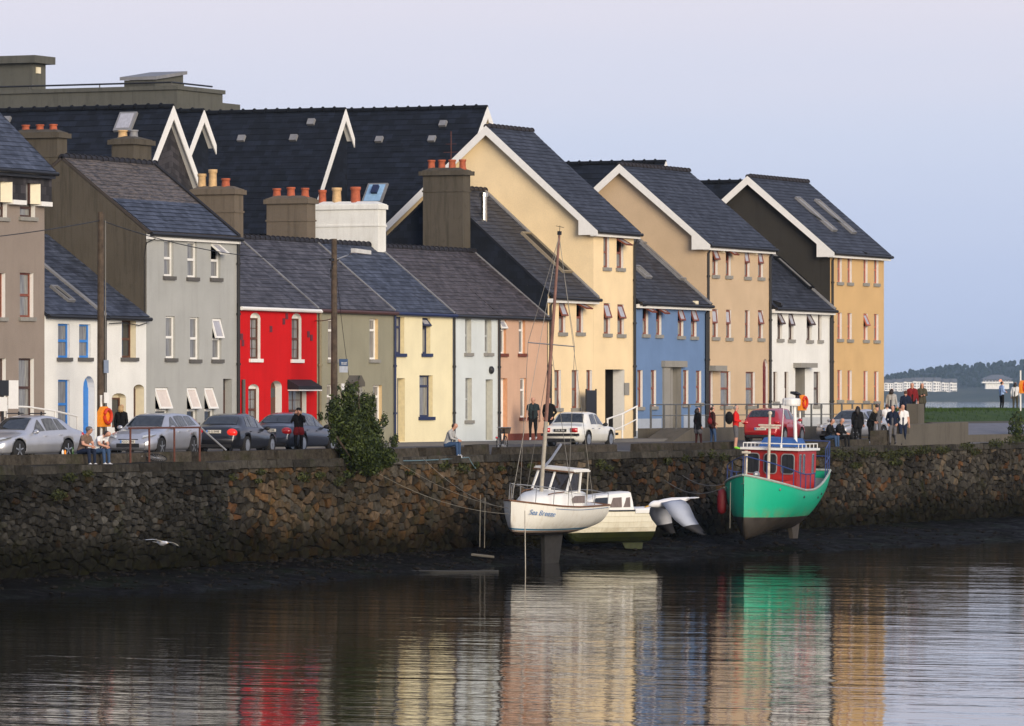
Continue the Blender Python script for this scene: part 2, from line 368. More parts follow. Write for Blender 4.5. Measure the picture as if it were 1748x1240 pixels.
# loose stones and weed clumps strewn over the mud
mb = MB(); rr = random.Random(3)
for k in range(1300):
    u = rr.uniform(U0 + 4, fu(1700, -16)); w = rr.random() ** 1.5 * mudwidth(u) * 1.02 + 0.1; r = rr.uniform(0.03, 0.10) * (1.6 if rr.random() < 0.1 else 1)
    mb.blob((u, QY - w, mudz(u, w) + r * 0.2), (r * rr.uniform(0.8, 1.7), r, r * rr.uniform(0.4, 0.7)), 5, 4)
o = mb.build('mud_pebbles', plain('mud_stone', (0.012, 0.0105, 0.009), 0.9, var=0.6, scale=4, spec=.05)); tag(o, 'dark wet stones strewn over the mud below the quay wall', 'stones', kind='stuff')

# made ground behind the quay, carriageway on it, house-side pavement
UE = fu(1512)                         # end of the terrace
RY, RZL = [QY + .55, -8.7, -6.6, -2.2, 26], [3.88, 3.93, 4.04, 4.10, 4.16]
def road_z(Y): return float(np.interp(Y, RY, RZL))
mb = MB()
for ya, yb in zip(RY, RY[1:]): mb.poly([(U0 - 10, ya, road_z(ya)), (U1, ya, road_z(ya)), (U1, yb, road_z(yb)), (U0 - 10, yb, road_z(yb))])
mb.poly([(U0 - 10, 26, 4.16), (fu(1640, 26), 26, 4.16), (fu(1640, 26) - 20, 160, 4.3), (U0 - 60, 160, 4.3)])
structure('ground', mb, M_pave)
mb = MB()
for ya, yb in ((-8.7, -6.6), (-6.6, -2.2)): mb.poly([(U0 - 9, ya, road_z(ya) + .006), (U1 - 1, ya, road_z(ya) + .006), (U1 - 1, yb, road_z(yb) + .006), (U0 - 9, yb, road_z(yb) + .006)])
structure('road', mb, M_asphalt)
mb = MB(); mb.box((U0 - 9, -2.2, 3.5), (fu(1085) , -0.01, 4.23)); structure('pavement', mb, M_pave)
PLAT = 4.66                            # raised walk before the newer houses
mb = MB(); mb.box((fu(1088), -2.6, 3.5), (UE + 3, -0.012, PLAT)); mb.poly([(fu(1088), -2.6, 4.0), (fu(1088), -2.6, PLAT), (fu(1048), -2.6, 4.0)]); mb.poly([(fu(1088), -1.2, 4.0), (fu(1088), -1.2, PLAT), (fu(1048), -1.2, 4.0)]); mb.poly([(fu(1048), -2.6, 4.0), (fu(1048), -1.2, 4.0), (fu(1088), -1.2, PLAT), (fu(1088), -2.6, PLAT)])
tag(mb.build('raised_walkway', M_concrete), None, None, kind='structure')
# grass bank past the last house, with a soft uneven edge against the bay
mb = MB(); idx = []
def bank_z(u, Y):
    t = min(1, max(0, (Y + 3.0) / 3.0)); t = t * t * (3 - 2 * t)
    if Y < -2.999 or (u < fu(1548, Y) and Y < 10): return 3.6
    return 4.80 + .47 * t + 0.10 * mnoise.noise(Vector((u * 0.3, Y * 0.3, 1))) * t
for i in range(141):
    u = UE - 14 + 108 * i / 140
    idx.append([mb.vert((u, y_, bank_z(u, y_))) for y_ in [-3.0, -2.99] + [-2.99 + 33 * j / 46 for j in range(1, 47)]])
for i in range(140):
    for j in range(47): mb.face((idx[i][j], idx[i + 1][j], idx[i + 1][j + 1], idx[i][j + 1]))
structure('grass_bank', mb, M_grass, smooth=True)
mb = MB(); ua, ub = fu(1640, -8.25), U1 - 2; uc = fu(1600, -3.6)
mb.poly([(ua, -8.25, 4.24), (ub, -8.25, 4.24), (ub, -3.6, 4.74), (uc, -3.6, 4.74)]); mb.poly([(ua, -8.25, 3.9), (ua, -8.25, 4.24), (uc, -3.6, 4.74), (uc, -3.6, 3.9)]); mb.poly([(ua, -8.25, 3.9), (ub, -8.25, 3.9), (ub, -8.25, 4.24), (ua, -8.25, 4.24)])
structure('slip_road', mb, plain('pale_asphalt', (0.13, 0.135, 0.155), .8, var=.2, scale=2))
mb = MB(); mb.poly([(uc, -3.6, 4.74), (ub, -3.6, 4.74), (ub, -2.98, 4.83), (uc, -2.98, 4.83)]); mb.poly([(uc - 9, -3.02, 4.0), (ub, -3.02, 4.0), (ub, -3.02, 4.8), (uc - 9, -3.02, 4.8)]); structure('verge', mb, plain('brown_verge', (0.06, 0.048, 0.03), .9, var=.4, scale=2))
def blades(n, place, hmin, hmax, wd, mb, seed, lean=0.4):
    rr = random.Random(seed)
    for k in range(n):
        p = place(rr); h = rr.uniform(hmin, hmax); a = rr.uniform(0, 6.28); b = rr.uniform(0, 6.28); dx = Vector((math.cos(a), math.sin(a), 0)) * wd; t = Vector((math.cos(b) * lean, math.sin(b) * lean, 1)) * h
        mb.poly([Vector(p) - dx, Vector(p) + dx, Vector(p) + t])
mb = MB()
def gplace(rr):
    u = UE - 6 + 70 * rr.random(); Y = -3 + 31 * rr.random() ** 0.8; return (u, Y, bank_z(u, Y))
blades(14000, gplace, 0.08, 0.22, 0.02, mb, 5)
tag(mb.build('grass_tufts', M_grass), 'rough green grass growing on the bank past the last house', 'grass', kind='stuff')

# ------------------------------------------------------------------ quay wall of rubble stone
wall_root = tag(None or MB().box((U0, QY + 0.12, -0.3), (U1, QY + 0.6, QTOP - 0.26)).build('quay_wall', M_mortar), 'old rubble stone quay wall with flat coping running along the river below the houses', 'quay wall')
b2 = MB(); b2.box((U0, QY - 0.45, -0.3), (fu(366, QY), QY + 0.119, QTOP - 0.26)); b2.build('wall_buttress', M_mortar, wall_root)
def clip(poly, px, pz, nx, nz):
    """keep the side of the polygon where (p - (px,pz)).n <= 0"""
    out = []
    for i in range(len(poly)):
        a, b = poly[i], poly[(i + 1) % len(poly)]; da = (a[0] - px) * nx + (a[1] - pz) * nz; db = (b[0] - px) * nx + (b[1] - pz) * nz
        if da <= 0: out.append(a)
        if (da < 0 < db) or (db < 0 < da): t = da / (da - db); out.append((a[0] + (b[0] - a[0]) * t, a[1] + (b[1] - a[1]) * t))
    return out
def stone_mesh(mb, poly, u, z, Y, dep, rr):
    """one rough stone filling its cell: sides, rounded shoulder, uneven face"""
    i0 = len(mb.v); n = len(poly); gap = 0.016; tx, tz = rr.uniform(-.35, .35), rr.uniform(-.35, .35); rings = []
    size = max(0.12, min(max(p[0] for p in poly) - min(p[0] for p in poly), max(p[1] for p in poly) - min(p[1] for p in poly)))
    for k, (f, y) in enumerate(((1, .20), (1, -dep * .30), (.95, -dep * .80), (.80, -dep))):
        ring = []
        for p in poly:
            dx, dz = p[0], p[1]; r = math.hypot(dx, dz) or 1; s = max(.3, f - gap / r) * (rr.uniform(.94, 1.03) if k > 1 else 1)
            ring.append(mb.vert((u + dx * s, Y + y + ((tx * dx + tz * dz) * dep / size + rr.uniform(-.15, .15) * dep if k > 1 else 0), z + dz * s)))
        rings.append(ring)
    for A, B in zip(rings, rings[1:]):
        for k in range(n): mb.face((A[k], A[(k + 1) % n], B[(k + 1) % n], B[k]))
    mb.face(rings[-1]); return i0
rr = random.Random(11); stones = []; UB = fu(366, QY)
ZT = QTOP - .27; CS = .5; grid = {}; pts = []
def srad(u, z):
    if z < 1.0: return .42
    if z > ZT - .3 : return .25
    return .19 if u < UB else .265 + .08 * mnoise.noise(Vector((u * .5, z, 4)))
def near(u, z):
    ci, cj = int(u // CS), int(z // CS)
    for i in range(ci - 2, ci + 3):
        for j in range(cj - 2, cj + 3): yield from grid.get((i, j), ())
for k in range(52000):
    u, z = rr.uniform(U0 + 1, U1 - 38), rr.uniform(-.1, ZT); r = srad(u, z) * rr.choice((.62, .8, 1, 1, 1.25, 1.55))
    if all(((q[0] - u) / 1.5) ** 2 + (q[1] - z) ** 2 > r * r for q in near(u, z)): pts.append((u, z)); grid.setdefault((int(u // CS), int(z // CS)), []).append((u, z))
for (u, z) in pts:
    poly = [(-1.1, -.2 - z), (1.1, -.2 - z), (1.1, ZT - z), (-1.1, ZT - z)]
    for q in near(u, z):
        dx, dz = q[0] - u, q[1] - z
        if dx or dz: poly = clip(poly, dx / 2, dz / 2, dx / 2.25, dz)
    if u < UB: poly = clip(poly, UB - u, 0, 1, 0)
    else: poly = clip(poly, UB - u, 0, -1, 0)
    if len(poly) < 3: continue
    cx, cz = sum(p[0] for p in poly) / len(poly), sum(p[1] for p in poly) / len(poly); poly = [(p[0] - cx, p[1] - cz) for p in poly]
    w = max(p[0] for p in poly) - min(p[0] for p in poly); h = max(p[1] for p in poly) - min(p[1] for p in poly); stones.append((u + cx, z + cz, w, h, poly))
def stone_tone(u, z, rr):
    t = rr.random(); mid = fu(430, QY) < u < fu(860, QY)
    if u < UB: pal = [(0.052, 0.050, 0.045), (0.074, 0.070, 0.062), (0.034, 0.032, 0.028), (0.10, 0.096, 0.086), (0.062, 0.040, 0.024)]; ws = (4, 3, 4, 1, 0.5)
    elif mid: pal = [(0.120, 0.088, 0.054), (0.155, 0.088, 0.040), (0.100, 0.088, 0.070), (0.175, 0.125, 0.080), (0.050, 0.042, 0.031)]; ws = (4, 2.2, 4, 2, 2)
    else: pal = [(0.082, 0.074, 0.060), (0.12, 0.062, 0.030), (0.060, 0.054, 0.046), (0.135, 0.105, 0.072), (0.036, 0.032, 0.026)]; ws = (4, 1.0, 4, 1.6, 3)
    c = rr.choices(pal, ws)[0]; k = rr.uniform(0.75, 1.2) * (1 + .75 * mnoise.noise(Vector((u * .16, z * .5, 6)))) * (1.35 if fu(1590, QY) < u < fu(1690, QY) and z > 1.9 else 1)
    return tuple(x * k for x in c)
def set_tone(me, cols):
    a = me.color_attributes.new('tone', 'FLOAT_COLOR', 'POINT'); a.data.foreach_set('color', np.array(cols, dtype=np.float32).ravel())
def size_seen(s):
    d = (Vector((s[0], QY, s[1])) - CAM).dot(FWD); x = PX0 + FPX * (Vector((s[0], QY, s[1])) - CAM).dot(RGT) / d
    return -1 if (x < -5 or x > 1755 or s[1] < FOOT) else s[2] * s[3] / d ** 3
order = sorted(range(len(stones)), key=lambda i: -size_seen(stones[i])); pick = set(order[:300])
rest = MB(); rc = []
for i, (u, zc, w, h, poly) in enumerate(stones):
    Y = quay_y(u) + 0.06; dep = rr.uniform(0.05, 0.15) * (1.5 if zc < 0.9 else 1); tone = stone_tone(u, zc, rr)
    if i in pick:
        m1 = MB(); stone_mesh(m1, poly, 0, 0, 0, dep, rr); me = m1.mesh('stone', M_stone); set_tone(me, [(*tone, 1)] * len(m1.v)); link('stone', me, wall_root, (u, Y, zc))
    else:
        i0 = stone_mesh(rest, poly, u, zc, Y, dep, rr); rc += [(*tone, 1)] * (len(rest.v) - i0)
me = rest.mesh('stone_rubble', M_stone); set_tone(me, rc); o = link('stone_rubble', me, wall_root); o['kind'] = 'stuff'
u = U0
while u < U1:                     # coping slabs
    w = rr.uniform(0.7, 1.6); jy, jz = rr.uniform(-0.05, 0.05), rr.uniform(-0.03, 0.02)
    m1 = MB(); g = 0.012; dy = -0.5 if u < UB else 0
    lo, hi = [], []
    for (px, py) in ((-w / 2 + g, -0.10 + dy), (w / 2 - g, -0.10 + dy + rr.uniform(-.03, .03)), (w / 2 - g, 0.60), (-w / 2 + g, 0.60)):
        lo.append((px, py, -0.27 + rr.uniform(-0.02, 0.02))); hi.append((px * 0.985, py + (0.03 if py < 0.3 else 0), jz + rr.uniform(-0.02, 0.02)))
    m1.loft([lo, hi]); me = m1.mesh('coping_stone', M_stone); kt = rr.uniform(0.45, 1.15); set_tone(me, [(*[x * kt for x in (0.098, 0.090, 0.076)], 1)] * 8)
    link('coping_stone', me, wall_root, (u + w / 2, QY + jy, QTOP)); u += w
# drain mouth low in the wall
dm = MB(); p = onY(314, 978, QY - 0.62); dm.box((p.x - 0.42, QY - 0.62, p.z - 0.26), (p.x + 0.42, QY - 0.56, p.z + 0.22)); dm.build('drain_mouth', M_darkin, wall_root)
dm = MB(); dm.box((p.x - 0.9, QY - 0.80, p.z + 0.22), (p.x + 0.7, QY - 0.50, p.z + 0.38)); me = dm.mesh('drain_lintel', M_stone); set_tone(me, [(0.06, 0.055, 0.05, 1)] * 8); link('drain_lintel', me, wall_root)
# parapet blocks on the quay edge; a few spaces let mooring ropes and people through
blk = [(-40, 27, .40), (45, 182, .40), (183, 318, .40), (335, 460, .40), (468, 592, .40), (640, 708, .36), (720, 800, .40), (801, 828, .46), (848, 960, .34), (961, 1046, .38), (1085, 1142, .36), (1143, 1208, .36), (1213, 1252, .36), (1340, 1392, .36), (1393, 1478, .36), (1494, 1514, .85)]
for k, (a, b, h) in enumerate(blk):
    ua, ub = fu(a, QY + 0.5), fu(b, QY + 0.5); m1 = MB(); lo, hi = [], []
    for (px, py) in ((ua, 0.30), (ub, 0.30), (ub, 0.74), (ua, 0.74)):
        lo.append((px, QY + py, QTOP - 0.04)); hi.append((px + rr.uniform(-.05, .05), QY + py + rr.uniform(-.03, .03) + (0.03 if py < .5 else -.03), QTOP + h * .8 + rr.uniform(-.03, .03)))
    m1.loft([lo, hi]); me = m1.mesh('parapet_block', M_stone); kt = rr.uniform(.8, 1.25); set_tone(me, [(*[x * kt for x in (0.092, 0.080, 0.064)], 1)] * 8); o = link('parapet_block', me)
    ordn = ['first', 'second', 'third', 'fourth', 'fifth', 'sixth', 'seventh', 'eighth', 'ninth', 'tenth', 'eleventh', 'twelfth', 'thirteenth', 'fourteenth', 'fifteenth', 'sixteenth'][k]
    tag(o, f'low grey parapet block on the quay edge, {ordn} counting from the near end' if k < 15 else 'tall square stone post on the quay edge beside the two strolling men', 'stone block', 'parapet blocks on the quay edge')
# taller concrete parapet past the post, and stout end post
m1 = MB(); ua, ub = fu(1518, QY + .3), fu(1646, QY + .3); m1.box((ua, QY + 0.1, QTOP - .04), (fu(1545, QY + .3), QY + 0.5, QTOP + .5)); m1.prism([(fu(1545, QY + .3) + .001, QY + .1, QTOP - .04), (ub, QY + .1, QTOP - .04), (ub, QY + .1, QTOP + 1.0), (fu(1545, QY + .3) + .001, QY + .1, QTOP + .92)], (0, .42, 0))
tag(m1.build('concrete_parapet', M_concrete), 'long pale weathered concrete parapet on the quay past the houses', 'parapet')
m1 = MB(); p = onY(1562, 728, -4); m1.box((p.x - .35, -4.3, 3.9), (p.x + .45, -3.7, 5.72)); tag(m1.build('gate_pier', M_concrete), 'tall square concrete pier at the foot of the grass bank', 'pier')
m1 = MB(); m1.box((fu(1645, -8.5), -8.7, 3.86), (fu(1800, -8.5), -8.3, 4.28)); tag(m1.build('roadside_kerb_wall', M_concrete), 'low concrete kerb wall along the road at the far end of quay', 'wall')
# ------------------------------------------------------------------ houses
GAP = 0.006
def rect(a, b, c, d): return [(a, c), (b, c), (b, d), (a, d)]
def arch(a, b, c, d, rise, n=7):
    """opening with a curved head: d is the crown"""
    pts = [(a, c), (b, c)]
    for k in range(n + 1):
        t = math.pi * k / n; pts.append(((a + b) / 2 + (b - a) / 2 * math.cos(t), d - rise + rise * math.sin(t)))
    return pts
def hole_wall(mb, outer, holes, Y=0.0, m=0):
    loops = [[Vector((p[0], p[1], 0)) for p in outer]] + [[Vector((p[0], p[1], 0)) for p in h] for h in holes]
    flat = [p for l in loops for p in l]; i0 = len(mb.v)
    for p in flat: mb.vert((p.x, Y, p.y))
    for t in geometry.tessellate_polygon(loops):
        a, b, c = [flat[i] for i in t]
        if abs((b - a).cross(c - a).z) < 1e-9: continue
        t = t if (b - a).cross(c - a).z > 0 else t[::-1]
        mb.face([i0 + i for i in t], m)
def slope(mb, ua, ub, ye, ze, yr, zr, thick=0.09, step=0.25, m=0, lip=0.014):
    """one roof slope laid in courses, each lapping the next; eave line (ye, ze) to ridge line (yr, zr)"""
    ln = math.hypot(yr - ye, zr - ze); dy, dz = (yr - ye) / ln, (zr - ze) / ln
    ny, nz = (-dz, dy) if dy > 0 else (dz, -dy)
    n = max(1, round(ln / step)); st = ln / n
    P = lambda u, t, h: (u, ye + dy * t + ny * h, ze + dz * t + nz * h)
    nu_ = max(1, round(abs(ub - ua) / 1.1)); us = [ua + (ub - ua) * k / nu_ for k in range(nu_ + 1)]; fl = lambda q: q if dy > 0 else q[::-1]
    W = lambda u, t: .022 * mnoise.noise(Vector((u * .55, t * .5, 2))) + .012 * mnoise.noise(Vector((u * 1.7, t * 1.6, 7)))      # old roofs are never quite flat
    for i in range(n):
        t0, t1 = i * st, (i + 1) * st
        for u_, v_ in zip(us, us[1:]):
            a0, a1, b0, b1 = W(u_, t0), W(v_, t0), W(u_, t1), W(v_, t1)
            mb.poly(fl([P(u_, t0, lip + a0), P(v_, t0, lip + a1), P(v_, t1, b1), P(u_, t1, b0)]), m, fl([(u_, t0), (v_, t0), (v_, t1), (u_, t1)]))
            mb.poly(fl([P(u_, t0, a0 if i else -thick), P(v_, t0, a1 if i else -thick), P(v_, t0, lip + a1), P(u_, t0, lip + a0)]), m, [(0, 0)] * 4)
    mb.poly([P(ua, 0, -thick), P(ua, ln, -thick), P(ub, ln, -thick), P(ub, 0, -thick)], m, [(0, 0)] * 4)
    for u in (ua, ub): mb.poly([P(u, 0, lip), P(u, ln, 0), P(u, ln, -thick), P(u, 0, -thick)], m, [(0, 0)] * 4)
def window(par, a, b, c, d, setb=0.17, frame=M_white, pane=M_glass, reveal=M_white, sill=None, mid=0.5, mull=False, openang=None, shape=None, fw=0.065, bars=0, label=None, sillh=0.13, leafmat=None, gl2=None):
    """one window: frame, pane, sill and painted reveal; openang swings the upper light out from its head"""
    f = MB(); y0, y1 = setb - 0.01, setb + 0.06
    f.box((a, y0, c), (a + fw, y1, d)); f.box((b - fw, y0, c), (b, y1, d)); f.box((a + fw, y0, c), (b - fw, y1, c + fw * 1.2)); f.box((a + fw, y0, d - fw), (b - fw, y1, d))
    zm = c + (d - c) * mid
    if mid: f.box((a + fw, y0 - 0.012, zm - 0.045), (b - fw, y1, zm + 0.045))
    if mull: f.box(((a + b) / 2 - 0.035, y0 + 0.003, c + fw * 1.2), ((a + b) / 2 + 0.035, y1, d - fw))
    for k in range(bars):
        z = c + (d - c) * (k + 1) / (bars + 1); f.box((a + fw, y0 + 0.02, z - 0.012), (b - fw, y1 - 0.01, z + 0.012))
    if bars: f.box(((a + b) / 2 - 0.012, y0 + 0.02, c + fw), ((a + b) / 2 + 0.012, y1 - 0.01, d - fw))
    w = f.build('window', frame, par)
    if label: w['label'] = label
    g = MB(); top = zm if openang else d
    g.poly([(a + 0.02, setb + 0.03, c), (b - 0.02, setb + 0.03, c), (b - 0.02, setb + 0.03, top), (a + 0.02, setb + 0.03, top)]); sub(w, g, 'pane', pane)
    if openang:
        g = MB(); g.poly([(a + 0.02, setb + 0.30, zm), (b - 0.02, setb + 0.30, zm), (b - 0.02, setb + 0.30, d), (a + 0.02, setb + 0.30, d)]); sub(w, g, 'painted_room_shade', M_darkin)  # dark sheet painted as the room's shade behind the open light
        lf = MB(); hgt = d - zm - 0.03; M = Matrix.Translation((0, setb - 0.03, d - 0.03)) @ Matrix.Rotation(-openang, 4, 'X')
        for q in (((a + .02, -.03, -hgt), (a + .09, .03, 0)), ((b - .09, -.03, -hgt), (b - .02, .03, 0)), ((a + .09, -.03, -hgt), (b - .09, .03, -hgt + .07)), ((a + .09, -.03, -.07), (b - .09, .03, 0))): lf.box(*q, 0, M)
        lf.box((a + .09, -.006, -hgt + .07), (b - .09, .006, -.07), 1, M); sub(w, lf, 'open_sash', [leafmat or frame, gl2 or M_painted_sky])
    rv = MB(); loop = shape or rect(a, b, c, d); n = len(loop)
    for k in range(n):
        p, q = loop[k], loop[(k + 1) % n]; rv.poly([(p[0], 0.002, p[1]), (q[0], 0.002, q[1]), (q[0], setb + 0.04, q[1]), (p[0], setb + 0.04, p[1])])
    if shape: rv.poly([(p[0], setb + 0.035, p[1]) for p in shape if p[1] >= d - 1e-3] or [(a, setb, d)] * 3)
    sub(w, rv, 'reveal', reveal)
    if sill:
        s = MB(); s.box((a - 0.10, -0.09, c - sillh), (b + 0.10, setb - 0.02, c + 0.004)); sub(w, s, 'sill', sill)
    return w
def sub(par, mb, name, mat, smooth=False):
    o = mb.build(name, mat, smooth=smooth); o.parent = par; return o
def door(par, a, b, c, d, mat, setb=0.22, reveal=M_white, shape=None, panels=True, glazed=None, label=None, name='door'):
    f = MB(); f.box((a, setb, c), (b, setb + 0.06, d))
    if panels:
        w = b - a
        for i in range(2):
            for j in range(3):
                x0 = a + w * (0.12 + 0.42 * i); z0 = c + (d - c) * (0.08 + 0.31 * j); f.box((x0, setb - 0.02, z0), (x0 + w * 0.34, setb - .001, z0 + (d - c) * 0.24))
    o = f.build(name, mat, par)
    if label: o['label'] = label
    h = MB(); h.blob((a + 0.1, setb - 0.04, c + (d - c) * .5), 0.035); sub(o, h, 'handle', M_steel)
    if glazed:
        g = MB(); g.box((a + .08, setb - .025, d - .42), (b - .08, setb - .022, d - .06)); sub(o, g, 'pane', glazed)
    rv = MB(); loop = shape or rect(a, b, c, d); n = len(loop)
    for k in range(n):
        p, q = loop[k], loop[(k + 1) % n]; rv.poly([(p[0], 0.002, p[1]), (q[0], 0.002, q[1]), (q[0], setb + 0.04, q[1]), (p[0], setb + 0.04, p[1])])
    sub(o, rv, 'reveal', reveal)
    if shape:
        t = MB(); t.poly([(p[0], setb + .02, p[1]) for p in shape[1:]]); sub(o, t, 'fanlight', mat)
    return o
def chimney(par, ua, ub, ya, yb, zb, zt, mat, pots, cap=0.12, capmat=None):
    m = MB(); m.box((ua, ya, zb), (ub, yb, zt - 0.24)); m.box((ua - cap, ya - cap, zt - 0.24), (ub + cap, yb + cap, zt - 0.06)); m.box((ua - .03, ya - .03, zt - .06), (ub + .03, yb + .03, zt - .02)); m.loft([[(ua, ya, zt - .02), (ub, ya, zt - .02), (ub, yb, zt - .02), (ua, yb, zt - .02)], [((ua + ub) / 2 - .12, ya + .25, zt + .09), ((ua + ub) / 2 + .12, ya + .25, zt + .09), ((ua + ub) / 2 + .12, yb - .25, zt + .11), ((ua + ub) / 2 - .12, yb - .25, zt + .11)]]); m.box((ua - .035, ya - .035, zt - .95), (ub + .035, yb + .035, zt - .88))
    c = m.build('chimney', [mat, capmat or mat], par)
    for k, (f, h, mm, r) in enumerate(pots):
        p = MB(); y = ya + (yb - ya) * f; p.lathe([(r * 1.12, 0), (r * 1.12, .07), (r * .98, .1), (r * .88, h * .75), (r * .9, h * .8), (r * 1.06, h * .84), (r * 1.06, h), (r * .8, h), (r * .78, h - .1)], ((ua + ub) / 2, y, zt - .02), 12); sub(c, p, 'chimney_pot', mm, True)
    return c
def ridge_tiles(par, ua, ub, y, z, mat, step=0.42, r=0.12):
    m = MB(); n = max(1, int((ub - ua) / step)); st = (ub - ua) / n
    for k in range(n):
        for (x0, x1, rr_, zz) in ((ua + k * st, ua + (k + 1) * st - .05, r, 0), (ua + (k + 1) * st - .05, ua + (k + 1) * st, r * 1.25, .02)):
            A = [(x0, y + rr_ * math.cos(t), z - .06 + zz + rr_ * math.sin(t)) for t in np.linspace(-.25, math.pi + .25, 7)]
            B = [(x1, *p[1:]) for p in A]; m.loft([A, B], closed=False, caps=True)
    return m.build('ridge_tiles', mat, par)
def gutter(par, ua, ub, y, z, mat=M_black, r=0.075): m = MB(); m.tube([(ua, y, z), (ub, y, z - .02)], r, 8); return m.build('gutter', mat, par)
def downpipe(par, u, z0, z1, mat=M_black, y=-.09, swan=0.0, r=.05):
    m = MB(); pts = [(u, y, z0), (u, y, z1 - .5), (u + swan, y - (.14 if swan else 0), z1)]; m.tube(pts, r, 8)
    z = z0 + 1.2
    while z < z1 - .7: m.tube([(u, y, z - .04), (u, y, z + .04)], r * 1.5, 8); z += 1.9
    return m.build('downpipe', mat, par)
class House:
    def __init__(s, name, label, x0, x1, eave, base=4.2, hd=3.6, rise=2.8, wall=None, gable=None, roof=None, over=0.16, group='terraced houses along the quay', u0=None, u1=None, ze=None, left_gable=True, right_gable=False):
        s.u0 = (fu(x0) if u0 is None else u0) + GAP; s.u1 = (fu(x1) if u1 is None else u1) - GAP
        s.ze = fz((x0 + x1) / 2, eave) if ze is None else ze; s.zb = base; s.hd = hd; s.zr = s.ze + rise; s.rise = rise; s.over = over
        s.e = thing(name, label, 'house', ((s.u0 + s.u1) / 2, 0, base), group, world=True); s.wall, s.gable, s.roof = wall, gable or wall, roof; s.holes = []; s.lg = left_gable; s.rg = right_gable
    def op(s, xa, xb, yt, yb):
        """opening measured in the photo -> metres on this front"""
        return fu(xa), fu(xb), fz((xa + xb) / 2, yb), fz((xa + xb) / 2, yt)
    def win(s, xa, xb, yt, yb, arched=0, **k):
        a, b, c, d = s.op(xa, xb, yt, yb); a = max(a, s.u0 + .05); b = min(b, s.u1 - .05)
        if arched:
            sh = arch(a, b, c, d + arched, arched); s.holes.append(sh); return window(s.e, a, b, c, d, shape=sh, **k)
        s.holes.append(rect(a, b, c, d)); return window(s.e, a, b, c, d, **k)
    def door(s, xa, xb, yt, yb, mat, arched=0, zb=None, **k):
        a, b, c, d = s.op(xa, xb, yt, yb); c = s.zb + .06 if zb is None else zb
        sh = arch(a, b, c, d + arched, arched) if arched else None; s.holes.append(sh or rect(a, b, c, d)); return door(s.e, a, b, c, d, mat, shape=sh, **k)
    def finish(s, barge=None, soffit=None, ridge=M_slate_hung, gut=M_black, fascia=None, verge=True, overl=0.03, overr=0.03, skew=None, slate_gable=False):
        m = MB(); zb = s.zb - .3
        hole_wall(m, rect(s.u0, s.u1, zb, s.ze), s.holes)
        pent = [(0, zb), (2 * s.hd, zb), (2 * s.hd, s.ze), (s.hd, s.zr - .05), (0, s.ze)]
        uvp = [(y, z) for y, z in pent]
        m.poly([(s.u0, y, z) for y, z in pent][::-1], 1, uvp[::-1]); m.poly([(s.u1, y, z) for y, z in pent], 1, uvp)
        m.poly([(s.u0, 2 * s.hd, zb), (s.u0, 2 * s.hd, s.ze), (s.u1, 2 * s.hd, s.ze), (s.u1, 2 * s.hd, zb)])
        m.build('wall', [s.wall, s.gable], s.e)
        k = s.over; dz = s.rise / s.hd * k; r = MB()
        slope(r, s.u0 - overl, s.u1 + overr, -k, s.ze - dz + .07, s.hd, s.zr + .07); slope(r, s.u0 - overl, s.u1 + overr, 2 * s.hd + k, s.ze - dz + .07, s.hd, s.zr + .07)
        s.ro = r.build('roof', s.roof, s.e)
        if ridge: rt = ridge_tiles(s.e, s.u0 - overl, s.u1 + overr, s.hd, s.zr + .1, ridge)
        if gut: gutter(s.e, s.u0 - overl, s.u1 + overr, -k - .07, s.ze - dz - .01, gut)
        if fascia:
            f = MB(); f.box((s.u0 - overl, -k + .02, s.ze - dz - .20), (s.u1 + overr, -.003, s.ze - dz - .03)); f.build('fascia', fascia, s.e)
        if barge:
            q = s.rise / s.hd; th = .34; ua, ub = s.u0 - overl - .03, s.u0 - overl + .002
            b = MB(); P = lambda y, z: (ua, y, z)
            top = lambda y: s.zr + .075 - q * abs(y - s.hd)
            b.prism([P(-k - .06, top(-k - .06)), P(s.hd, top(s.hd)), P(s.hd, top(s.hd) - th * 1.2), P(.55, top(.55) - th), P(.55, top(.55) - th - .62), P(-.10, top(.55) - th - .62), P(-k - .06, top(-k) - .25)][::-1], (.04, 0, 0))
            b.prism([P(2 * s.hd + k, top(2 * s.hd + k)), P(2 * s.hd + k, top(2 * s.hd + k) - th), P(s.hd + .0005, top(s.hd) - th * 1.2), P(s.hd + .0005, top(s.hd))][::-1], (.04, 0, 0))
            b.prism([(ua + .045, y, z) for (y, z) in ((.50, top(.55) - th - .60), (-.08, top(.55) - th - .60), (-k + .03, top(-k) - .22), (.50, top(.55) - .1))], (overl - .05, 0, 0))
            b.build('bargeboard', barge, s.e)
        if skew:      # lead or cement fillet along one verge: 'l' / 'r'
            for side, mm in skew:
                q = s.rise / s.hd; th_ = .22 if mm is M_lead and s.hd > 4 or mm is M_slate_hung else .09; u = s.u0 + .02 if side == 'l' else s.u1 - .02 - th_; b = MB(); hi_ = .16 if th_ > .1 else .125
                n = 2; A = [(u, -k, s.ze - dz + .06), (u, s.hd, s.zr + .06), (u, s.hd, s.zr + hi_), (u, -k, s.ze - dz + hi_)]; b.prism(A[::-1], (th_, 0, 0)); b.build('verge_fillet', mm, s.e)
        return s
